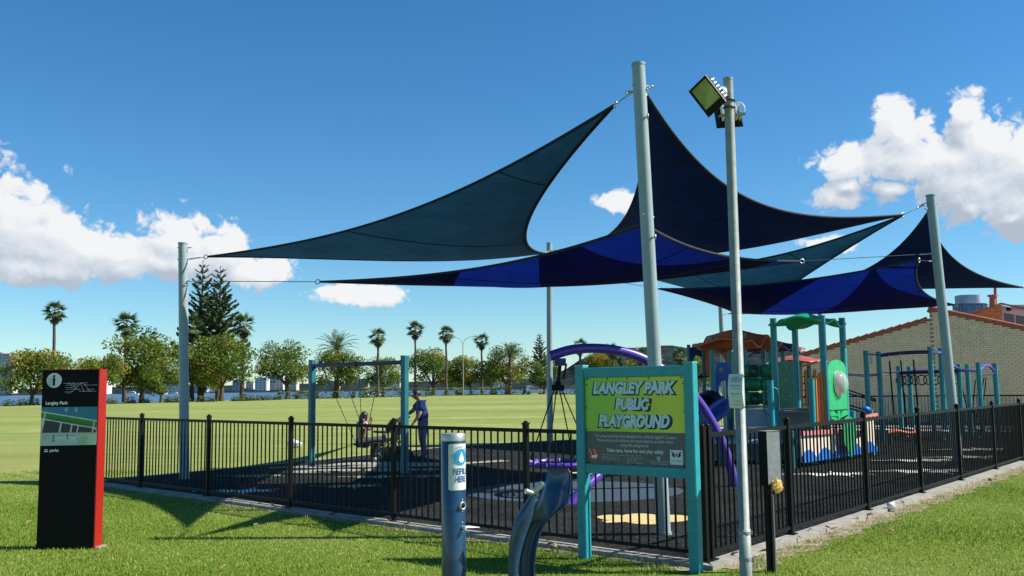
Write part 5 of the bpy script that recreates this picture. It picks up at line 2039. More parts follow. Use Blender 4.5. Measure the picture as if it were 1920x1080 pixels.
# notice: a plate bowed outward between two straps
nd = Vector((-.62, -.78, 0)).normalized()
ns = Vector((nd.y, -nd.x, 0))
ns = -ns if ns.x < 0 else ns
vs, fs = [], []
for k in range(13):
    f = k / 12
    z = 1.786 - .296 * f
    o = .055 + .03 * math.sin(math.pi * f)
    for s_ in (-.068, .068):
        vs.append(Vector((LX, LY, z)) + nd * o + ns * s_)
for k in range(12):
    fs.append((2 * k, 2 * k + 1, 2 * k + 3, 2 * k + 2))
b = MB()
b.add(vs, fs, 0, True)
b.add([v - nd * .004 for v in vs], [f[::-1] for f in fs], 0, True)
n_ = len(vs)
for k in range(12):
    b.add([vs[2 * k], vs[2 * k + 2], vs[2 * k + 2] - nd * .004, vs[2 * k] - nd * .004], [(0, 1, 2, 3)])
    b.add([vs[2 * k + 1], vs[2 * k + 3], vs[2 * k + 3] - nd * .004, vs[2 * k + 1] - nd * .004], [(3, 2, 1, 0)])
plate = b.build('notice_plate', mat('notice_white', (0.60, 0.66, 0.64), .5, var=.03), t)
b = MB()
for f, l0, l1, hh in ((.10, -.02, .03, .006), (.17, -.045, .05, .012), (.23, -.05, .05, .008), (.34, -.05, .045, .005), (.37, -.04, .045, .004), (.44, -.05, .05, .004), (.58, -.05, .05, .005), (.62, -.03, .03, .004), (.80, -.02, .04, .004), (.90, -.04, .04, .004)):
    z = 1.786 - .296 * f
    o = .0575 + .03 * math.sin(math.pi * f)
    c_ = Vector((LX, LY, z)) + nd * o
    b.add([c_ + ns * l0, c_ + ns * l1, c_ + ns * l1 + Vector((0, 0, hh)), c_ + ns * l0 + Vector((0, 0, hh))], [(0, 1, 2, 3)])
b.build('printed_lines', mat('notice_grey_print', (0.22, 0.26, 0.27), .5), plate)
for z in (1.772, 1.505):
    b = MB()
    b.torus((LX, LY, z), .053, .005, (0, 0, 1), 20, 6)
    b.build('strap', BLACK, t)

GLASS = mat('floodlight_glass', (0.30, 0.34, 0.16), .12, var=.35, scale=3, coat=.5)


def floodlight(c, e1, nrm, w_, h_, label):
    """die-cast floodlight: e1 along its long side, nrm the way it shines"""
    e1, nrm = Vector(e1).normalized(), Vector(nrm).normalized()
    e2 = nrm.cross(e1).normalized()
    t_ = thing('floodlight', label, 'floodlight', c)
    fr_ = (c, tuple(e1), tuple(e2))
    n3 = e1.cross(e2)
    sg = 1 if n3.dot(nrm) > 0 else -1
    o = Vector(c)

    def P_(a, b__, d):
        return o + e1 * a + e2 * b__ + nrm * d
    b_ = MB()
    for (a0, a1, c0_, c1_, d0_, d1_) in ((-w_ / 2, w_ / 2, -h_ / 2, h_ / 2, -.05, 0),):
        vs_ = [P_(a, q, d) for d in (d0_, d1_) for a, q in ((a0 * (.8 if d < 0 else 1), c0_ * (.8 if d < 0 else 1)), (a1 * (.8 if d < 0 else 1), c0_ * (.8 if d < 0 else 1)), (a1 * (.8 if d < 0 else 1), c1_ * (.8 if d < 0 else 1)), (a0 * (.8 if d < 0 else 1), c1_ * (.8 if d < 0 else 1)))]
        b_.add(vs_, [(0, 3, 2, 1), (0, 1, 5, 4), (1, 2, 6, 5), (2, 3, 7, 6), (3, 0, 4, 7), (4, 5, 6, 7)])
    # raised rim
    ww, hh, r_ = w_ / 2, h_ / 2, .018
    for a0, a1, c0_, c1_ in ((-ww, ww, hh - r_, hh), (-ww, ww, -hh, -hh + r_), (-ww, -ww + r_, -hh + r_, hh - r_), (ww - r_ * 3.6, ww, -hh + r_, hh - r_)):
        vs_ = [P_(a, q, d) for d in (0.001, .014) for a, q in ((a0, c0_), (a1, c0_), (a1, c1_), (a0, c1_))]
        b_.add(vs_, [(0, 3, 2, 1), (0, 1, 5, 4), (1, 2, 6, 5), (2, 3, 7, 6), (3, 0, 4, 7), (4, 5, 6, 7)])
    b_.build('housing', BLACK, t_)
    b_ = MB()
    b_.add([P_(-ww + r_, -hh + r_, .004), P_(ww - r_ * 3.6, -hh + r_, .004), P_(ww - r_ * 3.6, hh - r_, .004), P_(-ww + r_, hh - r_, .004)], [(0, 1, 2, 3)])
    b_.build('glass', GLASS, t_)
    for k in range(6):
        b_ = MB()
        a0 = -w_ * .34 + k * w_ * .125
        vs_ = [P_(a, q, d) for d in (-.115, -.05) for a, q in ((a0, -h_ * .33), (a0 + .012, -h_ * .33), (a0 + .012, h_ * .33), (a0, h_ * .33))]
        b_.add(vs_, [(0, 3, 2, 1), (0, 1, 5, 4), (1, 2, 6, 5), (2, 3, 7, 6), (3, 0, 4, 7), (4, 5, 6, 7)])
        b_.build('cooling_fin', WHITE, t_)
    return t_, P_


fc = Vector((1.77, 8.36, 4.262))
ft, FP = floodlight(tuple(fc), (.58, 0, -.814), (-.68, -.54, -.49), .30, .255, 'upper floodlight with greenish glass tilted down to the left')
b = MB()
pv = Vector((1.913, 8.42, 4.318))
b.lathe([(0, -.012), (.045, -.012), (.045, .012), (0, .012)], tuple(pv), 20, axis=(-.3, -1, 0))
b.bar(pv, FP(.06, .0, -.09), .05, .02)
b.build('bracket', WHITE, ft)
b = MB()
b.lathe([(0, .012), (.018, .012), (.015, .03), (0, .03)], tuple(pv), 12, axis=(-.3, -1, 0))
b.bar(pv + Vector((.01, 0, -.005)), (LX - .0, LY - .03, pv.z - .02), .03, .045)
b.torus((LX, LY, pv.z - .065), .05, .009, (0, 0, 1), 18, 6)
b.torus((LX, LY, pv.z - .13), .05, .007, (0, 0, 1), 18, 6)
b.build('clamp', DARKSTEEL, ft)
fc2 = Vector((2.033, 8.72, 4.172))
ft2, FP2 = floodlight(tuple(fc2), (1, 0.0, .06), (-.05, .97, -.22), .245, .21, 'lower floodlight behind the pole facing away with its dark back showing')
b = MB()
for s_ in (-.1, .1):
    b.bar(FP2(s_, .02, -.06), FP2(s_, .05, -.13), .02, .02)
b.bar(FP2(-.11, .05, -.13), FP2(.11, .05, -.13), .022, .022)
b.bar(FP2(0, .05, -.13), (LX, LY + .03, fc2.z + .05), .03, .03)
b.build('bracket', GALV, ft2)
b = MB()
b.tube(catmull([FP2(.1, .06, -.10), FP2(.115, -.02, -.13), FP2(.08, -.09, -.10), FP2(.0, -.06, -.08)], 6), .006, 6)
b.build('wire', WHITE, ft2)

# ================================================================== DOG-BAG DISPENSER
BX, BY = 2.31, 8.91
t = thing('bag_dispenser', 'narrow black bag dispenser box on a thin post outside the fence', 'dispenser', (BX, BY, 0))
ba = R(25)
b = MB()
b.bar((BX, BY, -.1), (BX, BY, .80), .04, .055, up=(math.cos(ba), math.sin(ba), 0))
b.build('post', BLACK, t)
b = MB()
b.box((BX + .042 * math.cos(R(-35)), BY + .042 * math.sin(R(-35)) , .345), (.012, .03, .69), ba)
b.build('lit_post_side', mat('sunlit_grey_side', (0.14, 0.13, 0.12), .8), t)  # grey strip painted as the sunlit right side of the black post
b = MB()
bc = Vector((BX + .03, BY - .01, 1.02))
b.box(tuple(bc), (.150, .105, .49), ba)
b.build('box', PANELBLACK, t)
rn = Vector((math.cos(ba), math.sin(ba), 0))
b = MB()
fn = Vector((math.sin(ba), -math.cos(ba), 0))
q = bc + fn * .0545
b.box((q.x, q.y, 1.022), (.146, .004, .475), ba)
b.box((bc.x, bc.y, 1.268), (.156, .112, .006), ba)
b.build('lit_metal_cover', mat('sunlit_grey_cover', (0.26, 0.27, 0.27), .5, metal=.2, var=.15, scale=16), t)  # lighter grey on right side and top paints the sunlight falling there
rg = random.Random(4)
b = MB()
vs, fs = [], []
NU, NV = 10, 7
for j in range(NV):
    for i in range(NU):
        a = 2 * math.pi * i / NU
        f = j / (NV - 1)
        r_ = (.022 + .044 * math.sin(math.pi * f) ** .8) * rg.uniform(.7, 1.15)
        vs.append(bc + fn * (.055 + .03 + .022 * math.sin(a) * r_ / .05) + rn * (math.cos(a) * r_) + Vector((0, 0, -.222 - .085 * f + .05 * (1 - f) * rg.uniform(.6, 1.2))))
fs = [(j * NU + i, j * NU + (i + 1) % NU, (j + 1) * NU + (i + 1) % NU, (j + 1) * NU + i) for j in range(NV - 1) for i in range(NU)]
fs.append(tuple(range(NU)))
fs.append(tuple(range((NV - 1) * NU, NV * NU)))
b.add(vs, fs, 0, False)
bag = b.build('plastic_bag', mat('yellow_plastic_film', (0.80, 0.55, 0.16), .35, trans=.35, var=.15), org=tuple(bc))
tag(bag, 'crumpled yellow plastic bag hanging out of the black dispenser box', 'bag')

# ================================================================== SWING FRAME WITH TWO SWINGS
S1, S2 = Vector((-4.44, 21.3, 0)), Vector((-2.16, 19.2, 0))
t = thing('swing_set', 'turquoise two-post swing frame with a dark purple top bar', 'swing frame', tuple((S1 + S2) / 2))
sd_ = (S2 - S1).normalized()
for q in (S1, S2):
    b = MB()
    b.bar(q - Vector((0, 0, .1)), q + Vector((0, 0, 2.33)), .125, ch=.012, up=tuple(sd_))
    b.build('post', TEAL, t)
    b = MB()
    b.bar(q + Vector((0, 0, 2.33)), q + Vector((0, 0, 2.345)), .13, up=tuple(sd_))
    b.build('post_cap', TURQ, t)
b = MB()
b.tube([S1 + Vector((0, 0, 2.21)), S2 + Vector((0, 0, 2.21))], .042, 12)
b.build('top_bar', DKPURPLE, t)
for q in (S1 + sd_ * .08, S2 - sd_ * .08, (S1 + S2) / 2):
    b = MB()
    b.tube([q + Vector((0, 0, 2.21)) - sd_ * .03, q + Vector((0, 0, 2.21)) + sd_ * .03], .058, 12)
    b.build('bar_clamp', DKPURPLE, t)
PIV = []
for f in (.13, .33, .53, .76):
    q = S1.lerp(S2, f) + Vector((0, 0, 2.165))
    b = MB()
    b.torus(tuple(q), .028, .010, tuple(sd_), 12, 6)
    b.build('hanger', DARKSTEEL, t)
    PIV.append(q - Vector((0, 0, .03)))


def swing(pv, seat, label, fwd):
    seat, fwd = Vector(seat), Vector(fwd).normalized()
    sdv = Vector((fwd.y, -fwd.x, 0))
    t_ = thing('chain_swing', label, 'swing', tuple(seat), 'swings on the turquoise frame')
    b_ = MB()
    vs = []
    for k in range(9):
        f = -1 + k / 4
        z = .05 * f * f
        for dx in (-.09, .09):
            for dz in (0, .02):
                vs.append(seat + sdv * (f * .23) + fwd * dx + Vector((0, 0, z + dz)))
    fs = []
    for k in range(8):
        a, c = 4 * k, 4 * k + 4
        fs += [(a, c, c + 2, a + 2), (a + 1, a + 3, c + 3, c + 1), (a, a + 1, c + 1, c), (a + 2, c + 2, c + 3, a + 3)]
    fs += [(0, 2, 3, 1), (32, 33, 35, 34)]
    b_.add(vs, fs)
    b_.build('seat', RUBBERB, t_)
    for p, s_ in zip(pv, (-1, 1)):
        e = seat + sdv * (s_ * .23) + Vector((0, 0, .06))
        p = Vector(p)
        L_ = (e - p).length
        b_ = MB()
        n = int(L_ / .05)
        for k in range(n):
            a_, c_ = p.lerp(e, k / n), p.lerp(e, (k + 1.15) / n)
            b_.tube([a_, c_], .0085 if k % 2 else .006, 4)
        b_.build('chain', DARKSTEEL, t_)
    return t_, sdv


WS = Vector((-3.30, 21.15, .44))
CS = Vector((-3.06, 19.75, .56))
swing(sorted(PIV[:2], key=lambda p: p.dot(Vector((.7, -.7, 0)))), WS, 'chain swing carrying the woman in the pink top', (.7, .7, 0))
swing(sorted(PIV[2:], key=lambda p: p.dot(Vector((.25, -.97, 0)))), CS, 'chain swing carrying the small child with outstretched legs', (.97, .25, 0))

# ================================================================== PEOPLE
SKIN = mat('skin', (0.36, 0.20, 0.13), .55, var=.06)
HAIR = mat('dark_hair', (0.012, 0.009, 0.008), .5, var=.3, scale=30)
DENIM = mat('blue_denim', (0.09, 0.14, 0.26), .85, var=.25, scale=9)
SHIRTB = mat('blue_patterned_shirt', (0.018, 0.05, 0.19), .8, var=.45, scale=22)
PINKC = mat('pink_cotton', (0.55, 0.30, 0.32), .85, var=.15, scale=20)
MUSTARD = mat('mustard_cotton', (0.34, 0.20, 0.04), .85, var=.15, scale=20)
PALEBLUE = mat('pale_blue_cloth', (0.36, 0.48, 0.58), .85, var=.2, scale=12)
DARKC = mat('black_cloth', (0.012, 0.012, 0.014), .85, var=.2)
GREYC = mat('dark_grey_cloth', (0.06, 0.06, 0.07), .85, var=.2)
SHOE = mat('dark_shoe', (0.02, 0.02, 0.022), .6)
WSHOE = mat('pale_shoe', (0.30, 0.30, 0.30), .6)


def skin_mesh(name, pts, edges, rad, root, m, levels=2):
    """one continuous skinned surface over a joint skeleton"""
    keys = list(pts)
    idx = {k: i for i, k in enumerate(keys)}
    me_ = bpy.data.meshes.new(name + '_bones')
    me_.from_pydata([tuple(pts[k]) for k in keys], [(idx[a], idx[c]) for a, c in edges], [])
    ob = bpy.data.objects.new(name + '_bones', me_)
    COL.objects.link(ob)
    md = ob.modifiers.new('skin', 'SKIN')
    md.use_smooth_shade = True
    for k in keys:
        v = me_.skin_vertices[0].data[idx[k]]
        r_ = rad[k]
        v.radius = r_ if isinstance(r_, tuple) else (r_, r_)
        v.use_root = (k == root)
    sb = ob.modifiers.new('sub', 'SUBSURF')
    sb.levels = levels
    sb.render_levels = levels
    dg = bpy.context.evaluated_depsgraph_get()
    out = bpy.data.meshes.new_from_object(ob.evaluated_get(dg))
    out.name = name
    out.materials.clear()
    out.materials.append(m)
    for p in out.polygons:
        p.material_index = 0
        p.use_smooth = True
    bpy.data.objects.remove(ob)
    return out


def person(loc, fwd, J, label, clothes, hair_long, scale=1.0, girth=1.0):
    """J: joints in the person's own frame (forward, left, up); returns the thing"""
    fw = Vector(fwd).normalized()
    lf = Vector((-fw.y, fw.x, 0))
    o = Vector(loc)
    t_ = thing('person', label, 'person', loc)

    def X(p):
        p = Vector(p) * scale
        return fw * p.x + lf * p.y + Vector((0, 0, p.z))
    pts, rad, edges = {}, {}, []

    def add(k, p, r_, par=None):
        pts[k] = X(p)
        rad[k] = (r_[0] * scale, r_[1] * scale) if isinstance(r_, tuple) else r_ * scale
        if par:
            edges.append((par, k))
    add('pelvis', J['pelvis'], .105 * girth)
    add('waist', J['waist'], .108 * girth, 'pelvis')
    add('chest', J['chest'], .125 * girth, 'waist')
    add('neck', J['neck'], .05, 'chest')
    hd = Vector(J['head'])
    nk = Vector(J['neck'])
    add('jaw', hd + Vector((.015, 0, -.055)), .062, 'neck')
    add('skull', hd + Vector((-.005, 0, .03)), .088, 'jaw')
    add('nose', hd + Vector((.098, 0, -.012)), .014, 'jaw')
    for s_, n_ in ((1, 'l'), (-1, 'r')):
        add('sh' + n_, J['sh' + n_], .060 * girth, 'chest')
        add('el' + n_, J['el' + n_], .043 * girth, 'sh' + n_)
        add('wr' + n_, J['wr' + n_], .029, 'el' + n_)
        w_ = Vector(J['wr' + n_])
        h_ = Vector(J['ha' + n_])
        d = (h_ - w_).normalized()
        pm = w_ + d * .055
        add('pa' + n_, pm, (.036, .020), 'wr' + n_)
        sdv = d.cross(Vector((0, 0, 1)))
        sdv = Vector((0, s_, 0)) if sdv.length < .2 else sdv.normalized()
        cv = Vector((.0, 0, -.012))
        for q in range(4):
            f0 = pm + d * .035 + sdv * (.024 - .016 * q)
            ln_ = (.032, .038, .035, .027)[q]
            add('f%d0%s' % (q, n_), f0, .0095, 'pa' + n_)
            add('f%d1%s' % (q, n_), f0 + d * ln_ + cv, .0085, 'f%d0%s' % (q, n_))
            add('f%d2%s' % (q, n_), f0 + d * ln_ * 1.5 + cv * 2.6, .007, 'f%d1%s' % (q, n_))
        add('t0' + n_, pm + sdv * .038 - d * .01, .010, 'pa' + n_)
        add('t1' + n_, pm + sdv * .052 + d * .03 + cv, .008, 't0' + n_)
        add('hi' + n_, J['hi' + n_], .088 * girth, 'pelvis')
        add('kn' + n_, J['kn' + n_], .060 * girth, 'hi' + n_)
        add('an' + n_, J['an' + n_], .042 * girth, 'kn' + n_)
        add('to' + n_, J['to' + n_], (.036, .026), 'an' + n_)
    under = {k: (.74 if k in ('pelvis', 'waist', 'chest', 'hil', 'hir', 'knl', 'knr', 'shl', 'shr', 'anl', 'anr', 'tol', 'tor') else 1.0) for k in rad}
    rb_ = {k: (tuple(v * under[k] for v in rad[k]) if isinstance(rad[k], tuple) else rad[k] * under[k]) for k in rad}
    link('body', skin_mesh('body', pts, edges, rb_, 'pelvis', SKIN), t_)
    # clothes follow the same joints, a little looser
    for nm, m_, keys, grow, ends in clothes:
        ks = [k for k in keys if k in pts]
        cp = {k: pts[k].copy() for k in ks}
        for k, (par, f) in ends.items():
            cp[k] = pts[par].lerp(pts[k], f)
        ce = [(a, c) for a, c in edges if a in cp and c in cp]
        crd = {k: tuple(v + grow * scale for v in (rad[k] if isinstance(rad[k], tuple) else (rad[k], rad[k]))) for k in cp}
        link(nm, skin_mesh(nm, cp, ce, crd, 'pelvis' if 'pelvis' in cp else list(cp)[0], m_), t_)
    # hair, eyes, mouth
    hb = MB()
    H_ = X(hd)
    u_, w_ = fw * scale, lf * scale

    def cap(r_, zlo, back):
        vs, fs = [], []
        for j in range(7):
            th = math.pi / 2 * j / 6 * 1.25
            for i in range(14):
                a = 2 * math.pi * i / 14
                lim = th * (1.0 if math.cos(a) < .3 else .62)
                jit = 1 + .05 * math.sin(i * 5 + j * 3)
                vs.append(H_ + u_ * (r_ * 1.06 * math.sin(lim) * math.cos(a) - back) + w_ * (r_ * .92 * math.sin(lim) * math.sin(a)) + Vector((0, 0, (.035 + r_ * 1.0 * math.cos(lim) * jit) * scale)))
        for j in range(6):
            for i in range(14):
                fs.append((j * 14 + i, j * 14 + (i + 1) % 14, (j + 1) * 14 + (i + 1) % 14, (j + 1) * 14 + i))
        hb.add(vs, fs, 0, True)
    cap(.103, 0, .012)
    if hair_long:
        rows_ = []
        for j in range(6):
            f = j / 5
            row = []
            for i in range(9):
                a = R(75 + 210 * i / 8)
                rr_ = .098 * (1 - .15 * f) + .01 * math.sin(i * 4 + j)
                row.append(H_ + u_ * (rr_ * math.cos(a) * 1.05 - .01 - .035 * f) + w_ * (rr_ * math.sin(a) * (1 + .1 * f)) + Vector((0, 0, (.05 - hair_long * f) * scale)))
            rows_.append(row)
        sh_ = [r_ + [p - u_ * .02 for p in r_][::-1] for r_ in rows_]
        b2 = loft(sh_)
        hb.add(b2.v, b2.f, 0, True)
    ob = bpy.data.objects.new('hair', hb.mesh('hair', HAIR))
    COL.objects.link(ob)
    ob.parent = t_
    for s_ in (-1, 1):
        e_ = MB()
        e_.ball(tuple(H_ + u_ * .074 + w_ * (.032 * s_) + Vector((0, 0, .012 * scale))), .013 * scale, n=8, m=6)
        ob = bpy.data.objects.new('eye', e_.mesh('eye', mat('eye', (0.03, 0.025, 0.02), .2)))
        COL.objects.link(ob)
        ob.parent = t_
        e_ = MB()
        e_.ball(tuple(H_ + u_ * -.005 + w_ * (.086 * s_) + Vector((0, 0, -.005 * scale))), .016 * scale, .010 * scale, .028 * scale, 8, 6)
        ob = bpy.data.objects.new('ear', e_.mesh('ear', SKIN))
        COL.objects.link(ob)
        ob.parent = t_
    e_ = MB()
    e_.ball(tuple(H_ + u_ * .075 + Vector((0, 0, -.058 * scale))), .012 * scale, .024 * scale, .007 * scale, 8, 6)
    ob = bpy.data.objects.new('mouth', e_.mesh('mouth', mat('lips', (0.28, 0.11, 0.09), .5)))
    COL.objects.link(ob)
    ob.parent = t_
    return t_


# man behind the stroller, looking down at it
mj = dict(pelvis=(0, 0, .87), waist=(.02, 0, 1.03), chest=(.05, 0, 1.22), neck=(.095, 0, 1.40), head=(.165, 0, 1.50),
          shl=(.045, .165, 1.31), ell=(.13, .22, 1.06), wrl=(.26, .19, .87), hal=(.33, .18, .78),
          shr=(.055, -.165, 1.31), elr=(.22, -.22, 1.12), wrr=(.42, -.17, 1.02), har=(.52, -.15, .99),
          hil=(0, .09, .84), knl=(.035, .10, .47), anl=(-.02, .12, .085), tol=(.13, .14, .035),
          hir=(0, -.09, .84), knr=(.0, -.11, .47), anr=(-.08, -.13, .085), tor=(.07, -.15, .035))
person((-2.13, 22.75, .022), (-.96, -.30, 0), mj, 'man in a blue patterned shirt and jeans standing with a stroller', [
    ('shirt', SHIRTB, ('pelvis', 'waist', 'chest', 'shl', 'shr', 'ell', 'elr'), .030, {'ell': ('shl', .72), 'elr': ('shr', .72)}),
    ('jeans', DENIM, ('pelvis', 'waist', 'hil', 'hir', 'knl', 'knr', 'anl', 'anr'), .014, {}),
    ('shoe', SHOE, ('anl', 'tol'), .014, {}), ('shoe', SHOE, ('anr', 'tor'), .014, {})], 0, 1.0, 1.2)
# woman on the swing, seen from behind
wj = dict(pelvis=(0, 0, .12), waist=(-.01, 0, .28), chest=(-.0, 0, .46), neck=(.03, 0, .62), head=(.06, 0, .71),
          shl=(0, .155, .54), ell=(.06, .25, .40), wrl=(.10, .235, .60), hal=(.09, .232, .69),
          shr=(0, -.155, .54), elr=(.06, -.25, .40), wrr=(.10, -.235, .60), har=(.09, -.232, .69),
          hil=(.03, .09, .10), knl=(.40, .10, .10), anl=(.36, .10, -.27), tol=(.48, .11, -.33),
          hir=(.03, -.09, .10), knr=(.38, -.11, .09), anr=(.24, -.12, -.28), tor=(.34, -.13, -.345))
person(tuple(WS), (.72, .69, 0), wj, 'woman in a pink top with dark hair sitting on the swing with her back turned', [
    ('shirt', PINKC, ('pelvis', 'waist', 'chest', 'shl', 'shr', 'ell', 'elr'), .020, {'ell': ('shl', .75), 'elr': ('shr', .75)}),
    ('jacket_round_waist', PALEBLUE, ('pelvis', 'waist', 'hil', 'hir'), .046, {'waist': ('pelvis', .55)}),
    ('trousers', DARKC, ('pelvis', 'hil', 'hir', 'knl', 'knr', 'anl', 'anr'), .018, {}),
    ('shoe', WSHOE, ('anl', 'tol'), .012, {}), ('shoe', WSHOE, ('anr', 'tor'), .012, {})], .26, .90)
# small child on the other swing, legs stretched forward
kj = dict(pelvis=(0, 0, .11), waist=(-.03, 0, .26), chest=(-.05, 0, .42), neck=(-.04, 0, .56), head=(-.02, 0, .68),
          shl=(-.05, .15, .50), ell=(.02, .26, .36), wrl=(.03, .255, .55), hal=(.03, .25, .64),
          shr=(-.05, -.15, .50), elr=(.02, -.26, .36), wrr=(.03, -.255, .55), har=(.03, -.25, .64),
          hil=(.03, .08, .10), knl=(.34, .10, .17), anl=(.64, .11, .20), tol=(.69, .12, .31),
          hir=(.03, -.08, .10), knr=(.34, -.10, .15), anr=(.62, -.11, .14), tor=(.68, -.12, .25))
person(tuple(CS), (.97, .25, 0), kj, 'small child in dark mustard clothes on the swing with legs stretched out', [
    ('shirt', MUSTARD, ('pelvis', 'waist', 'chest', 'shl', 'shr', 'ell', 'elr'), .022, {'ell': ('shl', .9), 'elr': ('shr', .9)}),
    ('trousers', GREYC, ('pelvis', 'hil', 'hir', 'knl', 'knr', 'anl', 'anr'), .018, {}),
    ('shoe', SHOE, ('anl', 'tol'), .012, {}), ('shoe', SHOE, ('anr', 'tor'), .012, {})], .10, .66)

# ================================================================== STROLLER
so_ = Vector((-2.83, 22.5, .022))
sf = Vector((-.96, -.28, 0)).normalized()
sl_v = Vector((-sf.y, sf.x, 0))


def SP(a, l_, z):
    return so_ + sf * a + sl_v * l_ + Vector((0, 0, z))


t = thing('stroller', 'dark baby stroller with a hood pushed by the man behind the swing post', 'stroller', tuple(so_))
b = MB()
for s_ in (-.24, .24):
    b.tube(catmull([SP(-.36, s_, 1.0), SP(-.24, s_, .82), SP(.02, s_, .48), SP(.36, s_, .14)], 5), .014, 6)
    b.tube([SP(-.32, s_, .14), SP(-.08, s_, .60)], .014, 6)
b.tube([SP(-.36, -.24, 1.0), SP(-.39, -.2, 1.01), SP(-.39, .2, 1.01), SP(-.36, .24, 1.0)], .017, 6)
b.tube([SP(-.32, -.24, .14), SP(-.32, .24, .14)], .012, 6)
b.build('frame', DARKSTEEL, t)
b = MB()
rows_ = [[SP(a + q[0], l_, z + q[1]) for l_ in (-.21, -.1, .1, .21)] + [SP(a + q[0] + .03, l_, z + q[1] + .05) for l_ in (.21, .1, -.1, -.21)] for a, z, q in ((-.22, .86, (0, 0)), (-.17, .62, (0, 0)), (-.10, .47, (0, 0)), (.16, .46, (0, 0)), (.34, .30, (0, 0)))]
loft(rows_).build('seat', DARKC, t)
vs, fs = [], []
for j in range(7):
    th = R(-15 + 110 * j / 6)
    for i in range(9):
        l_ = -.24 + .48 * i / 8
        k = math.sqrt(max(.15, 1 - (l_ / .27) ** 2 * .6))
        vs.append(SP(-.12 + .29 * math.sin(th) * k - .02, l_, .68 + .30 * math.cos(th) * k))
for j in range(6):
    for i in range(8):
        fs.append((j * 9 + i, j * 9 + i + 1, (j + 1) * 9 + i + 1, (j + 1) * 9 + i))
b = MB()
b.add(vs, fs, 0, True)
b.build('hood', DARKC, t)
b = MB()
b.box(SP(-.05, 0, .24), (.42, .36, .16), math.atan2(sf.y, sf.x))
b.build('basket', DARKC, t)
b = MB()
b.tube(catmull([SP(.12, -.22, .66), SP(.36, -.18, .68), SP(.40, 0, .68), SP(.36, .18, .68), SP(.12, .22, .66)], 5), .022, 8)
b.build('bumper_bar', DARKC, t)
for a, l_, r_ in ((.36, -.24, .10), (.36, .24, .10), (-.32, -.26, .14), (-.32, .26, .14)):
    b = MB()
    b.torus(SP(a, l_, r_), r_ - .025, .025, tuple(sl_v), 18, 8)
    w_ = b.build('wheel', RUBBERB, t)
    b = MB()
    b.lathe([(0, -.015), (r_ - .04, -.015), (r_ - .04, .015), (0, .015)], tuple(SP(a, l_, r_)), 12, axis=tuple(sl_v))
    b.build('hub', DARKSTEEL, w_)

# ================================================================== BASKET SWING ON A PURPLE ARCH
BC = Vector((.73, 15.2, 0))
t = thing('swing_arch', 'purple curved steel arch that carries the round basket swing', 'swing arch', (3.64, 16.108, 0))
b = MB()
path = [(3.646, 16.1, -0.034), (3.59, 16.08, 0.255), (3.466, 16.05, 0.667), (3.275, 16, 1.073), (3.013, 15.9, 1.463), (2.69, 15.8, 1.789), (2.315, 15.7, 2.026), (1.976, 15.6, 2.184), (1.621, 15.5, 2.27), (1.27, 15.4, 2.296), (0.922, 15.3, 2.271), (0.577, 15.2, 2.171)]
b.tube(catmull(path, 5), .078, 16)
b.build('arch_tube', PURPLE, t)
b = MB()
path2 = [(0.773, 14.02, -0.022), (1.036, 14.2, 0.235), (1.349, 14.5, 0.474), (1.719, 15, 0.884), (2.068, 15.4, 1.447), (2.293, 15.68, 1.974)]
b.tube(catmull(path2, 5), .075, 16)
b.build('brace_leg', PURPLE, t)
b = MB()
e0 = Vector((0.744, 15.2, 2.101))
b.box(tuple(e0 + Vector((0, 0, -.02))), (.18, .14, .11))
b.box(tuple(e0 + Vector((0, 0, -.075))), (.20, .16, .012))
b.build('hanger_bracket', DKPURPLE, t)
b = MB()
q = Vector((1.085, 15.35, 2.22))
b.tube([q, q - Vector((0, 0, .24))], .010, 6)
b.ball(tuple(q - Vector((0, 0, .26))), .028, n=8, m=6)
b.build('safety_chain', DARKSTEEL, t)
t = thing('basket_swing', 'round basket swing with a purple padded rim hanging on ropes under the arch', 'swing', tuple(BC + Vector((0, 0, .5))))
Rm = .50
b = MB()
b.torus(tuple(BC + Vector((0, 0, .50))), Rm, .042, (0, 0, 1), 40, 10)
b.build('rim', PURPLE, t)
for k in range(14):
    a = 2 * math.pi * (k + .5) / 14
    b = MB()
    b.torus(tuple(BC + Vector((Rm * math.cos(a), Rm * math.sin(a), .50))), .044, .009, (-math.sin(a), math.cos(a), 0), 14, 5)
    b.build('rim_wrap', mat('lilac_wrap', (0.42, 0.34, 0.62), .6), t)
b = MB()
for k in range(-6, 7):
    o_ = k * .075
    h_ = math.sqrt(max(0, Rm ** 2 - o_ ** 2))
    for ax_ in (0, 1):
        pts = []
        for j in range(7):
            s_ = -h_ + 2 * h_ * j / 6
            x_, y_ = (o_, s_) if ax_ == 0 else (s_, o_)
            pts.append(BC + Vector((x_, y_, .50 - .09 * (1 - (x_ * x_ + y_ * y_) / Rm ** 2))))
        b.tube(pts, .011, 5)
b.build('net', DARKC, t)
hub = Vector((0.704, 15.2, 1.716))
b = MB()
b.lathe([(0, -.05), (.06, -.05), (.05, .05), (0, .05)], tuple(hub), 10)
b.tube([hub, e0 + Vector((0, 0, -.06))], .028, 8)
b.tube([hub + Vector((.09, 0, .10)), e0 + Vector((.10, 0, -.05))], .018, 6)
b.box(tuple(hub - Vector((0, 0, .04))), (.20, .12, .09))
b.build('swivel', BLACK, t)
for k in range(4):
    a = math.pi / 4 + .35 + k * math.pi / 2
    b = MB()
    b.tube([hub - Vector((0, 0, .06)) + Vector((.06 * math.cos(a), .06 * math.sin(a), 0)), BC + Vector((Rm * math.cos(a), Rm * math.sin(a), .60))], .011, 6)
    b.tube([BC + Vector((Rm * math.cos(a), Rm * math.sin(a), .60)), BC + Vector((Rm * math.cos(a), Rm * math.sin(a), .53))], .02, 6)
    b.build('rope', BLACK, t)

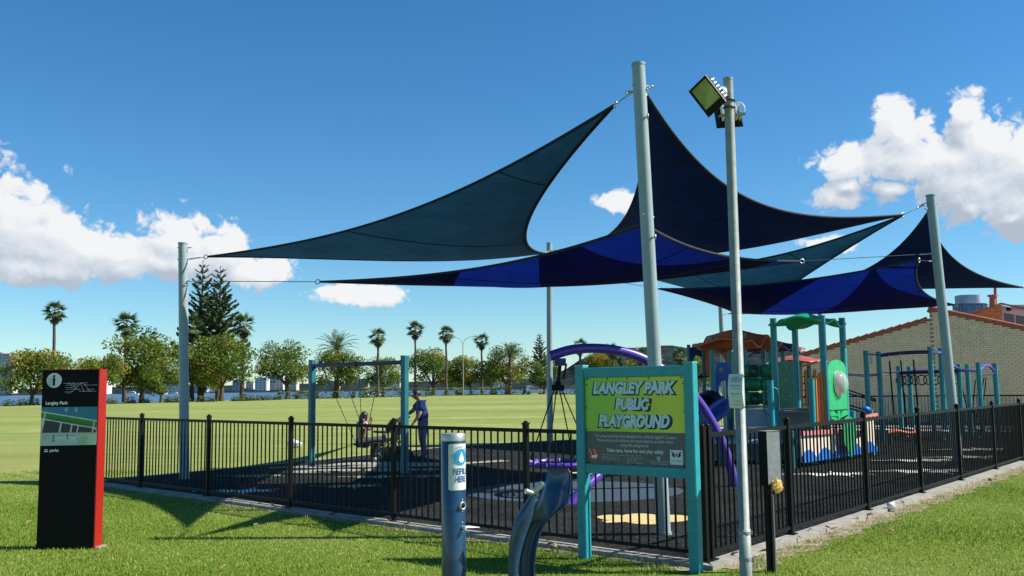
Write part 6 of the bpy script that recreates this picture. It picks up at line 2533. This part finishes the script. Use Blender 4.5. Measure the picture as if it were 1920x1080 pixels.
# ================================================================== PLAY TOWERS
O = Vector((5.67, 19.31, 0))
U = Vector((.652, .758, 0))
Wv = Vector((-.758, .652, 0))
t = thing('play_structure', 'colourful play structure with green and red wavy roofs, decks, slide and boat panels', 'playground', tuple(O + U * 2))


def L3(s, w_, z):
    return O + U * s + Wv * w_ + Vector((0, 0, z))


def V3(p, z=None):
    v = Vector(p)
    if z is not None:
        v.z = z
    return v


def spost(p, z, m_=TURQ, r_=.06):
    b_ = MB()
    b_.bar((p.x, p.y, 0), (p.x, p.y, z), r_ * 2, ch=.022, up=tuple(U))
    b_.build('post', m_, t)
    b_ = MB()
    b_.bar((p.x, p.y, z), (p.x, p.y, z + .012), r_ * 2.05, ch=.02, up=tuple(U))
    b_.build('post_cap', TURQ, t)


def wavy_roof(c, z, lu_, lw, m_, name='roof', amp=.14, over=.22, hump=.28):
    """moulded canopy: arched along one way with lifted, wavy eaves"""
    nu, nw_ = 28, 12
    vs, fs = [], []
    for lay in (0, 1):
        for j in range(nw_ + 1):
            for i in range(nu + 1):
                a = -1 + 2 * i / nu
                q = -1 + 2 * j / nw_
                h = hump * (1 - a * a) ** 1.0 + amp * .5 * math.cos(a * 2.2 * math.pi) * (1 - .3 * abs(q)) + .05 * math.cos(q * math.pi) + .04 * math.sin(a * 3 + q * 2.5)
                if abs(a) > .86:
                    h += .05 * (abs(a) - .86) / .14
                p = c + U * (a * lu_) + Wv * (q * lw * (1 - .10 * abs(a) ** 3)) + Vector((0, 0, z + h - .045 * lay))
                vs.append(p)
    n1_ = (nu + 1) * (nw_ + 1)
    for lay in (0, 1):
        for j in range(nw_):
            for i in range(nu):
                k = lay * n1_ + j * (nu + 1) + i
                f = (k, k + 1, k + nu + 2, k + nu + 1)
                fs.append(f if lay == 0 else f[::-1])
    rim = [i for i in range(nu + 1)] + [j * (nu + 1) + nu for j in range(1, nw_ + 1)] + [nw_ * (nu + 1) + i for i in range(nu - 1, -1, -1)] + [j * (nu + 1) for j in range(nw_ - 1, 0, -1)]
    for a, c_ in zip(rim, rim[1:] + rim[:1]):
        fs.append((a, a + n1_, c_ + n1_, c_))
    b_ = MB()
    b_.add(vs, fs, 0, True)
    b_.build(name, m_, t)


# green tower
G3, G4 = L3(1.62, .10, 0), L3(2.72, .10, 0)
G1, G2 = L3(1.62, 1.22, 0), L3(2.72, 1.22, 0)
for p, z in ((G3, 3.13), (G4, 3.13), (G1, 3.13), (G2, 3.02)):
    spost(p, z, TURQ)
wavy_roof(L3(2.17, .66, 0), 2.98, .80, .62, GREENP, hump=.14, amp=.15)
wavy_roof_done = True
# deck of the green tower
for z, hh in ((1.08, .06), (.50, .05)):
    b = MB()
    b.bar(L3(1.62, .66, z), L3(2.72, .66, z), 1.1, hh)
    b.build('deck', mat('grey_deck', (0.20, 0.21, 0.22), .6, metal=.2), t)
# long grey side panels and low deck to the left of it
q0, q1 = V3((5.056, 21.6, 0.964)), V3((6.649, 21.6, 0.945))
for (ya, yb, zo) in ((1.13, .76, 0), (.72, .50, -.08)):
    b = MB()
    b.bar(V3(q0, (ya + yb) / 2) + Vector((0, zo, 0)), V3(q1, (ya + yb) / 2) + Vector((0, zo, 0)), .06, ya - yb)
    b.build('side_panel', GREYP, t)
b = MB()
b.bar(V3(q0, .745) + Vector((-.1, -.1, 0)), V3(q1, .745) + Vector((0, -.1, 0)), .12, .03)
b.bar(V3(q0, 1.14) + Vector((0, -.02, 0)), V3(q1, 1.14) + Vector((0, -.02, 0)), .07, .02)
b.build('panel_trim', STEEL, t)
b = MB()
e0_, e1_ = V3((4.147, 20.6, 0.49), .46), V3((6.07, 20.6, 0.467), .46)
b.bar(e0_ + Vector((0, .55, 0)), e1_ + Vector((0, .55, 0)), 1.1, .05)
b.build('low_deck', mat('pale_deck_edge', (0.44, 0.46, 0.46), .55), t)
b = MB()
b.bar(V3(e0_, .22) + Vector((0, .9, 0)), V3(e1_, .22) + Vector((0, .9, 0)), .05, .40)
b.build('skirt_panel', GREYP, t)
for px_ in (.12, .55, .9):
    q = e0_.lerp(e1_, px_)
    b = MB()
    b.bar((q.x, q.y + .1, 0), (q.x, q.y + .1, .44), .10, ch=.015)
    b.build('deck_leg', TEAL, t)
# handle post and short post
hp = V3((5.303, 19.9, 1.253), 0)
spost(hp, V3((5.323, 19.9, 1.756)).z, TURQ, .055)
b = MB()
for s_ in (-1, 1):
    k = Vector((s_, 0, 0))
    b.tube(catmull([hp + k * .05 + Vector((0, 0, 1.62)), hp + k * .14 + Vector((0, 0, 1.55)), hp + k * .15 + Vector((0, 0, 1.3)), hp + k * .15 + Vector((0, 0, 1.15)), hp + k * .05 + Vector((0, 0, 1.05))], 5), .018, 8)
b.build('hand_grip', TEAL, t)
sp_ = V3((6.271, 20.3, 1.234), 0)
spost(sp_, V3((6.295, 20.3, 1.791)).z, TURQ, .055)
# slatted orange gate between short post and tower
for k in range(4):
    f = .25 + k * .2
    q = sp_.lerp(G3, f)
    z0_ = .72
    z1_ = 1.72 + .30 * f
    b = MB()
    b.bar(V3(q, z0_), V3(q, z1_), .075, .03, up=tuple(U))
    b.build('gate_slat', ORANGE, t)
for z in (.80, 1.70):
    b = MB()
    b.bar(sp_.lerp(G3, .12) + Vector((0, .02, z)), sp_.lerp(G3, .92) + Vector((0, .02, z + (.22 if z > 1 else 0))), .03, .05)
    b.build('gate_rail', ORANGE, t)
# green front panel with bubble window, sprout and leaf
fr2 = (tuple(G3 + U * .06 - Wv * .03), tuple(U), (0, 0, 1))
pw = 1.10 - .12
pan = [(0, 1.12), (pw, 1.12), (pw, 2.0)] + [(pw / 2 + pw / 2 * math.cos(a), 2.0 + .2 * math.sin(a)) for a in (.3, .7, 1.1, 1.57, 2.04, 2.44, 2.84)] + [(0, 2.0)]
b = MB()
b.prism(pan, fr2, .03)
b.build('front_panel', GREENP, t)
c_ = Vector(fr2[0]) + U * (pw * .55) + Vector((0, 0, 1.68)) - Wv * .032
b = MB()
b.lathe([(.29, 0), (.27, .06), (.21, .13), (.12, .175), (.0, .19)], tuple(c_), 22, axis=tuple(-Wv))
m = bpy.data.materials.new('clear_bubble')
m.use_nodes = True
bs = m.node_tree.nodes['Principled BSDF']
bs.inputs['Base Color'].default_value = (.75, .78, .76, 1)
bs.inputs['Roughness'].default_value = .08
bs.inputs['Alpha'].default_value = .35
win = b.build('bubble_window', m, t)
b = MB()
b.torus(tuple(c_), .29, .018, tuple(-Wv), 24, 6)
b.build('window_ring', GREENP, win)
b = MB()
b.prism(ell(pw * .55, 1.68, .27, .27, 20), fr2, .004, z0=.031)
b.build('window_opening', mat('window_recess', (0.20, 0.15, 0.10), .7, var=.4, scale=9), win)
b = MB()
b.prism([(pw * .42, 1.08), (pw * .46, .9), (pw * .54, .9), (pw * .58, 1.1)], fr2, .03)
b.prism([(pw * .5, .98), (.02, 1.0), (.0, 1.08), (.2, 1.10)], fr2, .03, z0=.002)
b.prism([(pw * .5, .93), (pw, 1.0), (pw * .98, 1.10), (pw * .7, 1.09)], fr2, .03, z0=.004)
b.prism([(pw * .5, .86), (.08, .93), (.02, .98), (.3, .97)], fr2, .03, z0=.006)
b.build('sprout_panel', GREENP, t)
b = MB()
lf_ = [(pw / 2 + .36 * math.sin(a) * (1 - .15 * math.cos(a)), .58 - .40 * math.cos(a)) for a in (2 * math.pi * k / 24 for k in range(24))]
b.prism(lf_, fr2, .03, z0=.22)
b.build('leaf_panel', DKGREENP, t)  # darker green here holds the shadow lying on the leaf
b = MB()
b.prism([(pw * .47, .12), (pw * .53, .12), (pw * .51, .86), (pw * .49, .86)], fr2, .012, z0=.252)
b.build('leaf_rib', GREENP, t)
# boat panel: coral rail, cream boards, blue waves
frb = (tuple(O), tuple(U), (0, 0, 1))


def wave(s0, s1, base, amp, per, n=40):
    up_ = [(s0 + (s1 - s0) * k / n, base + amp * abs(math.sin(math.pi * (s0 + (s1 - s0) * k / n) / per + .35))) for k in range(n + 1)]
    return [(s1, .12), ] + up_[::-1] + [(s0, .12)]


b = MB()
b.prism([(.04, .13), (4.06, .13), (4.06, .88), (3.35, .88), (3.30, .50), (2.75, .42), (2.7, .66), (.02, .68)], frb, .035)
b.build('hull_panel', CREAMP, t)
b = MB()
b.prism(wave(.02, 4.10, .17, .20, .82), frb, .02, z0=.036)
b.build('wave_panel', BRIGHTBLUE, t)
b = MB()
b.prism([(-.03, .66), (2.62, .62), (2.62, .70), (-.03, .75)], frb, .05, z0=.036)
b.build('gunwale', PINKP, t)
b = MB()
b.prism([(3.25, .84), (4.16, .88), (4.16, .99), (3.25, .94)], frb, .07, z0=.0)
bm_ = b.build('bow_beam', PINKP, t)
for k in range(4):
    b = MB()
    q = Vector(frb[0]) + U * (3.34 + k * .24) + Vector((0, 0, .92)) - Wv * .0
    b.lathe([(0, 0), (.018, 0), (.014, .01), (0, .012)], tuple(q - Wv * .072), 8, axis=tuple(-Wv))
    b.build('bolt', BLACK, bm_)
for s_, zt, m_ in ((-.08, .74, TEAL), (3.12, 1.05, TURQ), (4.2, 1.05, TURQ)):
    q = L3(s_, .12, 0)
    spost(q, zt, m_, .055)
b = MB()
q = L3(4.02, .15, 1.08)
b.ball(tuple(q), .10, .10, .07, 10, 6)
b.build('knob', BRIGHTBLUE, t)
b = MB()
b.bar(L3(2.8, .5, .60), L3(3.4, .5, .60), .3, .05)
b.build('bench', mat('brown_plank', (0.20, 0.10, 0.05), .7), t)
b = MB()
b.bar(L3(2.85, 1.1, .40), L3(3.6, 1.1, .40), .12, .12)
b.build('orange_beam', mat('bright_orange_plastic', (0.75, 0.17, 0.02), .4), t)

# red tower behind
H3, H4 = Vector((6.45, 26.8, 0)), Vector((7.2, 27.65, 0))
H1, H2 = Vector((5.68, 27.45, 0)), Vector((6.38, 28.3, 0))
for p, z in ((H3, 3.1), (H4, 2.95), (H1, 3.02), (H2, 2.85)):
    spost(p, z)
hc = (H1 + H2 + H3 + H4) / 4
wavy_roof(hc + Vector((.02, 0, 0)), 2.68, 1.10, .95, REDORANGE, hump=.30, amp=.46)
J1, J2 = V3((7.926, 29.6, 2.011), 0), V3((8.471, 30.2, 2.012), 0)
for p in (J1, J2, J1 + Vector((-.6, .8, 0))):
    spost(p, 2.75)
wavy_roof((J1 + J2) / 2 + Vector((-.05, .4, 0)), 2.70, .9, .8, mat('maroon_purple_plastic', (0.20, 0.07, 0.11), .4), hump=.2, amp=.28)
K1 = V3((9.376, 31.5, 2.019), 0)
K2 = V3((9.825, 32, 2.021), 0)
for p in (K1, K2, K1 + Vector((-.45, .7, 0))):
    spost(p, 2.35)
wavy_roof((K1 + K2) / 2 + Vector((-.1, .3, 0)), 2.32, .95, .9, mat('dull_red_plastic', (0.48, 0.11, 0.07), .4), hump=.2, amp=.1)
# decks between
for c_, w_ in ((hc, 1.2),):
    b = MB()
    b.box((c_.x, c_.y, 1.05), (w_, w_, .06), math.atan2(U.y, U.x))
    b.build('deck', mat('grey_deck', (0.20, 0.21, 0.22), .6, metal=.2), t)


def holed(poly, hole, n=1):
    """outline with a keyhole slit to an inner hole"""
    return poly + [poly[0]] + hole[::-1] + [hole[-1]]


def ring_panel(name, c, du, w_, h_, zc, hole_c, hole_r, m_, arch=False, th=.03):
    """upright board with a round or oval hole, made as strips round the hole"""
    b_ = MB()
    n = 28
    vs, fs = [], []
    du = Vector(du).normalized()
    nv = Vector((du.y, -du.x, 0))
    for lay in (0, 1):
        for k in range(n):
            a = 2 * math.pi * k / n
            ca, sa = math.cos(a), math.sin(a)
            s_ = min((w_ / 2) / max(1e-6, abs(ca)), (h_ / 2) / max(1e-6, abs(sa)))
            ox, oz = ca * s_, sa * s_
            if arch and oz > 0:
                oz *= 1 - .18 * (abs(ox) / (w_ / 2)) ** 2.5
            ix, iz = hole_c[0] + hole_r[0] * ca, hole_c[1] + hole_r[1] * sa
            vs.append(c + du * ox + Vector((0, 0, zc + oz)) + nv * (th * lay))
            vs.append(c + du * ix + Vector((0, 0, zc + iz)) + nv * (th * lay))
    for k in range(n):
        a, c_ = 2 * k, 2 * ((k + 1) % n)
        fs.append((a, a + 1, c_ + 1, c_))
        fs.append((2 * n + a, 2 * n + c_, 2 * n + c_ + 1, 2 * n + a + 1))
        fs.append((a, c_, 2 * n + c_, 2 * n + a))
        fs.append((a + 1, 2 * n + a + 1, 2 * n + c_ + 1, c_ + 1))
    b_.add(vs, fs)
    return b_.build(name, m_, t)


c_ = V3((5.741, 26.4, 1.586), 0)
bp_ = ring_panel('porthole_panel', c_, (1, .12, 0), .46, 1.28, 1.66, (.03, -.12), (.17, .26), BLUEP, True)
for du_, dz_ in ((-.06, .42), (-.06, -.50)):
    b = MB()
    cc_ = c_ + Vector((du_, -.05, 1.66 + dz_))
    for k in range(4):
        a = k * math.pi / 4 + .2
        b.bar(cc_ - Vector((math.cos(a) * .09, 0, math.sin(a) * .09)), cc_ + Vector((math.cos(a) * .09, 0, math.sin(a) * .09)), .02, .015)
    b.build('star_emblem', mat('pale_star', (0.55, 0.50, 0.36), .5), bp_)
c_ = V3((5.722, 30, 2.424), 0)
ring_panel('arch_panel', c_, (1, 0, 0), .60, 1.0, 2.38, (.02, -.10), (.16, .32), mat('navy_plastic', (0.02, 0.04, 0.20), .4), True)
c_ = V3((6.295, 29.8, 2.428), 0)
ring_panel('oval_panel', c_, (1, 0, 0), .66, 1.0, 2.40, (.03, -.08), (.24, .33), REDORANGE)
for q in ((5.47, 29.9, 2.921), (5.918, 29.9, 2.915), (6.631, 29.9, 2.907)):
    spost(V3(q, 0), q[2], TEAL, .05)
b = MB()
q0, q1 = V3((5.424, 29.9, 1.946)), V3((6.647, 29.9, 1.932))
b.bar(q0 + Vector((0, .5, 0)), q1 + Vector((0, .5, 0)), 1.1, .05)
b.build('deck', BLACK, t)
b = MB()
q = V3((5.899, 29.8, 2.944))
b.bar(q + Vector((-.13, 0, .02)), q + Vector((.17, 0, .03)), .1, .035)
b.build('post_topper', mat('ochre_plastic', (0.30, 0.20, 0.06), .5), t)
# climbing net ropes on the red tower's right
for pa, pb in (((6.528, 27, 2.394), (6.774, 27, 2.571)), ((6.774, 27, 2.571), (6.932, 27, 2.778)), ((6.902, 27, 2.405), (7.023, 27, 2.418)), ((7.023, 27, 2.418), (7.082, 27, 2.791)), ((6.526, 27, 2.35), (6.684, 27, 2.154)), ((7.067, 27, 2.791), (7.045, 27, 2.224))):
    b = MB()
    b.tube([pa, pb], .018, 6)
    b.build('net_rope', DKPURPLE, t)
# green log wall with ringed ends
zt_, zb_ = V3((6.141, 24.2, 2.185)).z, V3((6.102, 24.2, 1.161)).z
x0_, x1_ = V3((5.744, 24.2, 1.963)).x, V3((6.654, 24.2, 1.952)).x
for r_ in range(3):
    z = zb_ + (zt_ - zb_) * (r_ + .5) / 3
    h_ = (zt_ - zb_) / 6 * .97
    for k in range(2):
        xa, xb = x0_ + (x1_ - x0_) * k / 2, x0_ + (x1_ - x0_) * (k + 1) / 2 - .02
        b = MB()
        b.lathe([(0, 0), (h_ * .85, 0), (h_, .05), (h_, xb - xa - .05), (h_ * .85, xb - xa), (0, xb - xa)], (xa, 24.2, z), 16, axis=(1, 0, 0))
        lg = b.build('log', DKGREENP, t)
        if (r_ + k) % 2 == 0 or r_ == 0:
            b = MB()
            cx_ = xa + (xb - xa) * .62
            b.torus((cx_, 24.2 - h_, z), h_ * .62, .045, (0, 1, 0), 20, 8)
            b.build('log_ring', mat('very_dark_green', (0.008, 0.05, 0.022), .4), lg)
# green climbing board with hand holds
c0_, c1_ = V3((6.544, 23.6, 1.685), 0), V3((6.792, 23.2, 1.681), 0)
dcl = (c1_ - c0_).normalized()
b = MB()
Lc = (c1_ - c0_).length
wl_ = [(0, .98)] + [(Lc + .05 * math.sin(k * 1.3), 1.0 + 1.18 * k / 8) for k in range(9)] + [(Lc * .5, 2.26), (0, 2.2)]
b.prism(wl_, (tuple(c0_), tuple(dcl), (0, 0, 1)), .04)
cb_ = b.build('climbing_board', DKGREENP, t)
rg = random.Random(8)
for k in range(11):
    q = c0_ + dcl * (Lc * rg.uniform(.15, .85)) + Vector((0, -.07, 1.1 + .1 * k))
    b = MB()
    b.ball(tuple(q), .035, .03, .03, 8, 5)
    b.build('hand_hold', mat('pale_hold', (0.45, 0.46, 0.42), .5), cb_)
# orange bars and rope net behind the tower
for q in ((7.351, 24.6, 1.678), (7.473, 24.6, 1.677), (7.582, 24.6, 1.675), (7.704, 24.6, 1.674)):
    b = MB()
    b.bar(V3(q, 1.05), V3(q, 2.05), .05, .05)
    b.build('guard_bar', ORANGE, t)
b = MB()
b.bar(V3((7.288, 24.6, 2.113)), V3((7.77, 24.6, 2.229)), .05, .06)
b.build('guard_rail', ORANGE, t)
b = MB()
for k in range(5):
    z = 1.15 + k * .18
    b.tube([V3((7.372, 24.9, 1.679), z), V3((7.839, 24.9, 1.673), z)], .014, 5)
for px_ in (1, 2, 3, 4, 5):
    x_ = V3((7.372, 24.9, 1.679)).lerp(V3((7.839, 24.9, 1.673)), px_ / 6)
    b.tube([V3(x_, 1.1), V3(x_, 2.0)], .014, 5)
b.build('rope_net', BLACK, t)
b = MB()
q = V3((7.746, 24, 2.36))
b.ball(tuple(q), .05, .05, .07, 8, 6)
b.build('finial', ORANGE, t)
# blue slide
b = MB()
sp0 = [(5.843, 25.6, 1.39), (5.336, 24.6, 1.203), (4.838, 23.6, 0.981), (4.315, 22.6, 0.806), (4.028, 22, 0.748)]
pts = catmull(sp0, 5)
rows_ = []
for k, p in enumerate(pts):
    tg = (pts[min(k + 1, len(pts) - 1)] - pts[max(k - 1, 0)]).normalized()
    sdv = tg.cross(Vector((0, 0, 1))).normalized()
    rows_.append([p + sdv * (.30 * math.cos(a)) + Vector((0, 0, .20 * math.sin(a))) for a in (math.pi + math.pi * i / 10 for i in range(11))] + [p + sdv * (.26 * math.cos(a)) + Vector((0, 0, .16 * math.sin(a))) for a in (2 * math.pi - math.pi * i / 10 for i in range(11))])
loft(rows_).build('slide', BLUEP, t)
b = MB()
q = V3((5, 25.4, 1.012))
b.lathe([(.40, -.5), (.44, -.5), (.44, .5), (.40, .5)], tuple(q), 22, axis=(.5, .8, .2))
b.lathe([(0, .3), (.40, .3)], tuple(q), 22, axis=(.5, .8, .2))
b.build('crawl_tunnel', BLACK, t)
q = V3((4.328, 22.3, 0.732), 0)
spost(q, 1.0, TEAL, .05)
q = V3((5.218, 23.2, 0.684), 0)
spost(q, 1.25, TEAL, .06)

# ================================================================== CLIMBING AND RING FRAME IN FRONT OF THE BRICK BUILDING
t = thing('climbing_frame', 'turquoise posts with purple overhead beams, rings and ropes in front of the brick wall', 'climbing frame', (12.2, 28.6, 0))
MP = {}
for nm, p in (('a', (9.904, 27, 2.577)), ('b', (10.565, 27.8, 2.568)), ('c', (11.922, 27.5, 2.678)), ('d', (12.58, 28.3, 2.671)), ('e', (10.333, 30, 2.202)), ('f', (11.993, 30, 2.182)), ('g', (12.611, 30.7, 2.172)),
              ('h', (13.501, 29.2, 2.195)), ('i', (14.231, 30.2, 2.209)), ('j', (13.282, 27.5, 2.22)), ('k', (14.251, 28.5, 2.202))):
    v = Vector(p)
    MP[nm] = v
    b = MB()
    b.bar((v.x, v.y, 0), (v.x, v.y, v.z), .125, ch=.03)
    b.build('post', TURQ, t)
    b = MB()
    b.bar((v.x, v.y, v.z), (v.x, v.y, v.z + .015), .128, ch=.03)
    b.build('post_cap', mat('pale_turquoise_cap', (0.16, 0.42, 0.44), .5), t)


def beam(p, q, r_, m_, nm='beam', bow=0.0):
    p, q = Vector(p), Vector(q)
    b_ = MB()
    b_.tube([p.lerp(q, k / 8) + Vector((0, 0, bow * math.sin(math.pi * k / 8))) for k in range(9)], r_, 10)
    return b_.build(nm, m_, t)


bz = 2.46
beam(V3(MP['b'], bz), V3(MP['c'], bz + .08), .055, DKPURPLE, 'overhead_beam', .03)
beam(V3(MP['c'], bz + .08), V3(MP['d'], bz + .08), .05, PURPLE, 'overhead_beam')
beam(V3(MP['a'], bz + .03), V3(MP['b'], bz + .03), .03, DKPURPLE, 'cross_bar')
lz = 1.98
beam(V3(MP['e'], lz - .02), V3(MP['a'], lz - .1), .04, DKPURPLE, 'cross_bar')
beam(V3(MP['a'], lz - .1), V3(MP['b'], lz - .05), .04, DKPURPLE, 'cross_bar')
beam(V3(MP['b'], lz + .02), V3(MP['f'], lz + .02), .03, DKPURPLE, 'cross_bar')
beam(V3(MP['f'], lz), V3(MP['h'], lz + .03), .06, DKPURPLE, 'ring_beam')
beam(V3(MP['g'], lz + .05), V3(MP['i'], lz + .05), .05, DKPURPLE, 'ring_beam')
beam(V3(MP['d'], lz + .05), V3(MP['h'], lz + .10), .04, PURPLE, 'arched_bar', .10)
beam(V3(MP['h'], lz + .05), V3(MP['j'], lz - .03), .045, PURPLE, 'arched_bar', .02)
beam(V3(MP['j'], lz - .02), V3(MP['k'], lz - .04), .04, PURPLE, 'arched_bar', .20)
beam(V3(MP['j'], lz - .12), V3(MP['k'], lz - .06), .03, DKPURPLE, 'cross_bar')
for k in range(9):
    f = .04 + k * .115
    p = V3(MP['f'], lz).lerp(V3(MP['h'], lz + .03), f)
    b = MB()
    b.torus(tuple(p + Vector((0, 0, -.24))), .145, .017, (.35 + .5 * math.sin(k * 2.3), 1, 0), 18, 6)
    b.tube([p, p + Vector((0, 0, -.10))], .01, 5)
    b.build('ring', BLACK, t)
for pa, zt in (((10.831, 27.7, 2.5), 0), ((11.114, 27.6, 2.508), 0), ((11.482, 27.6, 2.534), 0)):
    p = Vector(pa)
    b = MB()
    b.tube([p, p - Vector((0, 0, .22))], .012, 6)
    b.build('hook', STEEL, t)
    b = MB()
    b.tube([p - Vector((0, 0, .2)), p - Vector((-.06, 0, 2.0))], .024, 8)
    b.build('climbing_rope', BLACK, t)
for pa in ((10.195, 27.4, 2.437), (12.223, 27.9, 2.49)):
    p = Vector(pa)
    b = MB()
    for k in range(4):
        b.torus(tuple(p - Vector((0, 0, .06 * k))), .028, .009, (1, 0, 0) if k % 2 else (0, 1, 0), 10, 5)
    b.build('short_chain', STEEL, t)
for p0, p1 in (((13.539, 29.2, 1.744), (13.692, 29.2, 0.813)), ((13.415, 28, 1.737), (13.263, 28, 0.772)), ((13.826, 28.2, 1.795), (13.658, 28.2, 0.838)), ((13.813, 28.3, 1.797), (13.5, 28.3, 0.529))):
    b = MB()
    b.tube([p0, p1], .016, 6)
    b.build('rope', BLACK, t)
for p0, p1 in (((9.862, 29, 1.548), (10.419, 27.8, 1.207)), ((9.857, 29, 1.437), (10.417, 27.8, 1.161)), ((9.841, 29, 1.103), (10.399, 27.8, 0.812)), ((9.836, 29, 0.992), (10.365, 27.8, 0.751))):
    b = MB()
    b.tube([p0, p1], .022, 8)
    b.build('hand_rail', BLACK, t)

# orange balance beam beyond the boat panel, white-edged steps
t = thing('balance_beam', 'bright orange low balance beam under the climbing ropes', 'balance beam', (10.209, 25.538, 0))
q0, q1 = Vector((9.859, 25.6, 0.362)), Vector((10.756, 25.8, 0.3))
q0.z = q1.z = .36
b = MB()
b.tube(catmull([q0, q0.lerp(q1, .33) + Vector((0, 0, .04)), q0.lerp(q1, .66) + Vector((0, 0, -.02)), q1], 5), .055, 10)
b.build('beam', mat('bright_orange_plastic', (0.75, 0.17, 0.02), .4), t)
for f in (.08, .92):
    p = q0.lerp(q1, f)
    b = MB()
    b.tube([(p.x, p.y, 0), (p.x, p.y, .33)], .04, 8)
    b.build('leg', TEAL, t)
for k, (p, lb) in enumerate((((11.205, 29.494, 0), 'small white stepping pod left of the orange beam'), ((12.1, 29.903, 0), 'small white stepping pod behind the orange beam'), ((12.43, 28.065, 0), 'white stepping pod in front of the leaning post'), ((13.833, 28.895, 0), 'white stepping pod at the right of the leaning post'))):
    tt = thing('stepping_pod', lb, 'stepping pod', p, 'white stepping pods on the black rubber')
    b = MB()
    b.lathe([(.05, 0), (.05, .22), (.22, .24), (.24, .28), (0, .30)], p, 16)
    b.build('tread', CREAMP if k == 3 else WHITE, tt)

# ================================================================== SMALL LITTER AND LEAVES
b = MB()
lp = Vector((4.923, 12.923, 0))
b.lathe([(0, 0), (.045, 0), (.055, .10), (.052, .10), (.043, .01), (0, .01)], (lp.x, lp.y, .062), 14, axis=(.9, -.3, .15))
tag(b.build('paper_cup', WHITE, org=(lp.x, lp.y, .05)), 'crushed white paper cup lying on the kerb by the right fence', 'cup')
b = MB()
lp = Vector((-0.528, 11.755, 0))
b.add([lp + Vector((-.10, -.05, .026)), lp + Vector((.10, -.06, .03)), lp + Vector((.12, .06, .055)), lp + Vector((-.02, .08, .04)), lp + Vector((-.11, .06, .03))], [(0, 1, 2, 3, 4)])
b.add([lp + Vector((-.10, -.05, .024)), lp + Vector((.10, -.06, .026)), lp + Vector((.12, .06, .05)), lp + Vector((-.02, .08, .036)), lp + Vector((-.11, .06, .026))], [(4, 3, 2, 1, 0)])
tag(b.build('paper_scrap', WHITE, org=tuple(lp)), 'white paper scrap on the black rubber beside the refill post', 'litter')
b = MB()
lp = Vector((-6.412, 28.292, 0))
rg = random.Random(3)
b.ball((lp.x, lp.y, .12), .22, .16, .13, 9, 6)
b.v = [(x + rg.uniform(-.03, .03), y + rg.uniform(-.03, .03), z + rg.uniform(-.03, .03)) for x, y, z in b.v]
b.s = [False] * len(b.s)
tag(b.build('plastic_bag', WHITE, org=tuple(lp)), 'white plastic bag lying on the grass left of the swing frame', 'bag')
lv = MB()
lv.add([(-.035, 0, .004), (-.012, -.022, .010), (.03, -.010, .016), (.048, .004, .006), (.02, .020, .014), (-.015, .018, .012)], [(0, 1, 2), (0, 2, 3), (0, 3, 4), (0, 4, 5)])
LMS = [lv.mesh('dry_leaf', mat('dry_brown_leaf', (0.26, 0.13, 0.06), .8, var=.3)), lv.mesh('dry_leaf', mat('dry_tan_leaf', (0.42, 0.29, 0.15), .8, var=.3))]
rg = random.Random(21)
LPOS = []
for k in range(30):
    s = rg.uniform(.4, 8.5)
    p = CORNER + F1 * s + N1 * rg.uniform(.03, .30)
    LPOS.append((p.x, p.y, .05, 'dry curled leaf on the kerb along the left fence', 'dry leaves along the left kerb'))
for k in range(12):
    s = rg.uniform(.3, 7)
    p = CORNER + F2 * s + N2 * rg.uniform(.05, .28)
    LPOS.append((p.x, p.y, .05, 'dry curled leaf on the kerb along the right fence', 'dry leaves along the right kerb'))
for p in ((5.152, 12.087, 0), (5.084, 11.723, 0), (4.917, 11.966, 0), (7.98, 16.372, 0), (7.069, 14.495, 0), (5.837, 13.057, 0), (8.361, 16.882, 0), (4.211, 10.962, 0)):
    LPOS.append((p[0], p[1], .035, 'pale dry leaf lying in the grass on the right', 'dry leaves in the right grass'))
for p in ((-6.845, 13.859, 0), (-5.429, 13.502, 0), (-6.25, 12.598, 0), (-2.744, 9.26, 2.22e-16), (-1.415, 9.443, 0), (-3.202, 12.109, 0), (-5.327, 10.364, 0)):
    LPOS.append((p[0], p[1], .035, 'pale dry leaf lying in the grass on the left', 'dry leaves in the left grass'))
for x, y, z, lb, gp in LPOS:
    s_ = rg.uniform(.7, 1.5)
    o = inst('dry_leaf', LMS[rg.random() < .5], None, (x, y, z), (rg.uniform(-.5, .5), rg.uniform(-.5, .5), rg.uniform(0, 6.3)), (s_, s_, s_ * 1.4))
    tag(o, lb, 'leaf', gp)
p = (2.734, 12.966, 0)
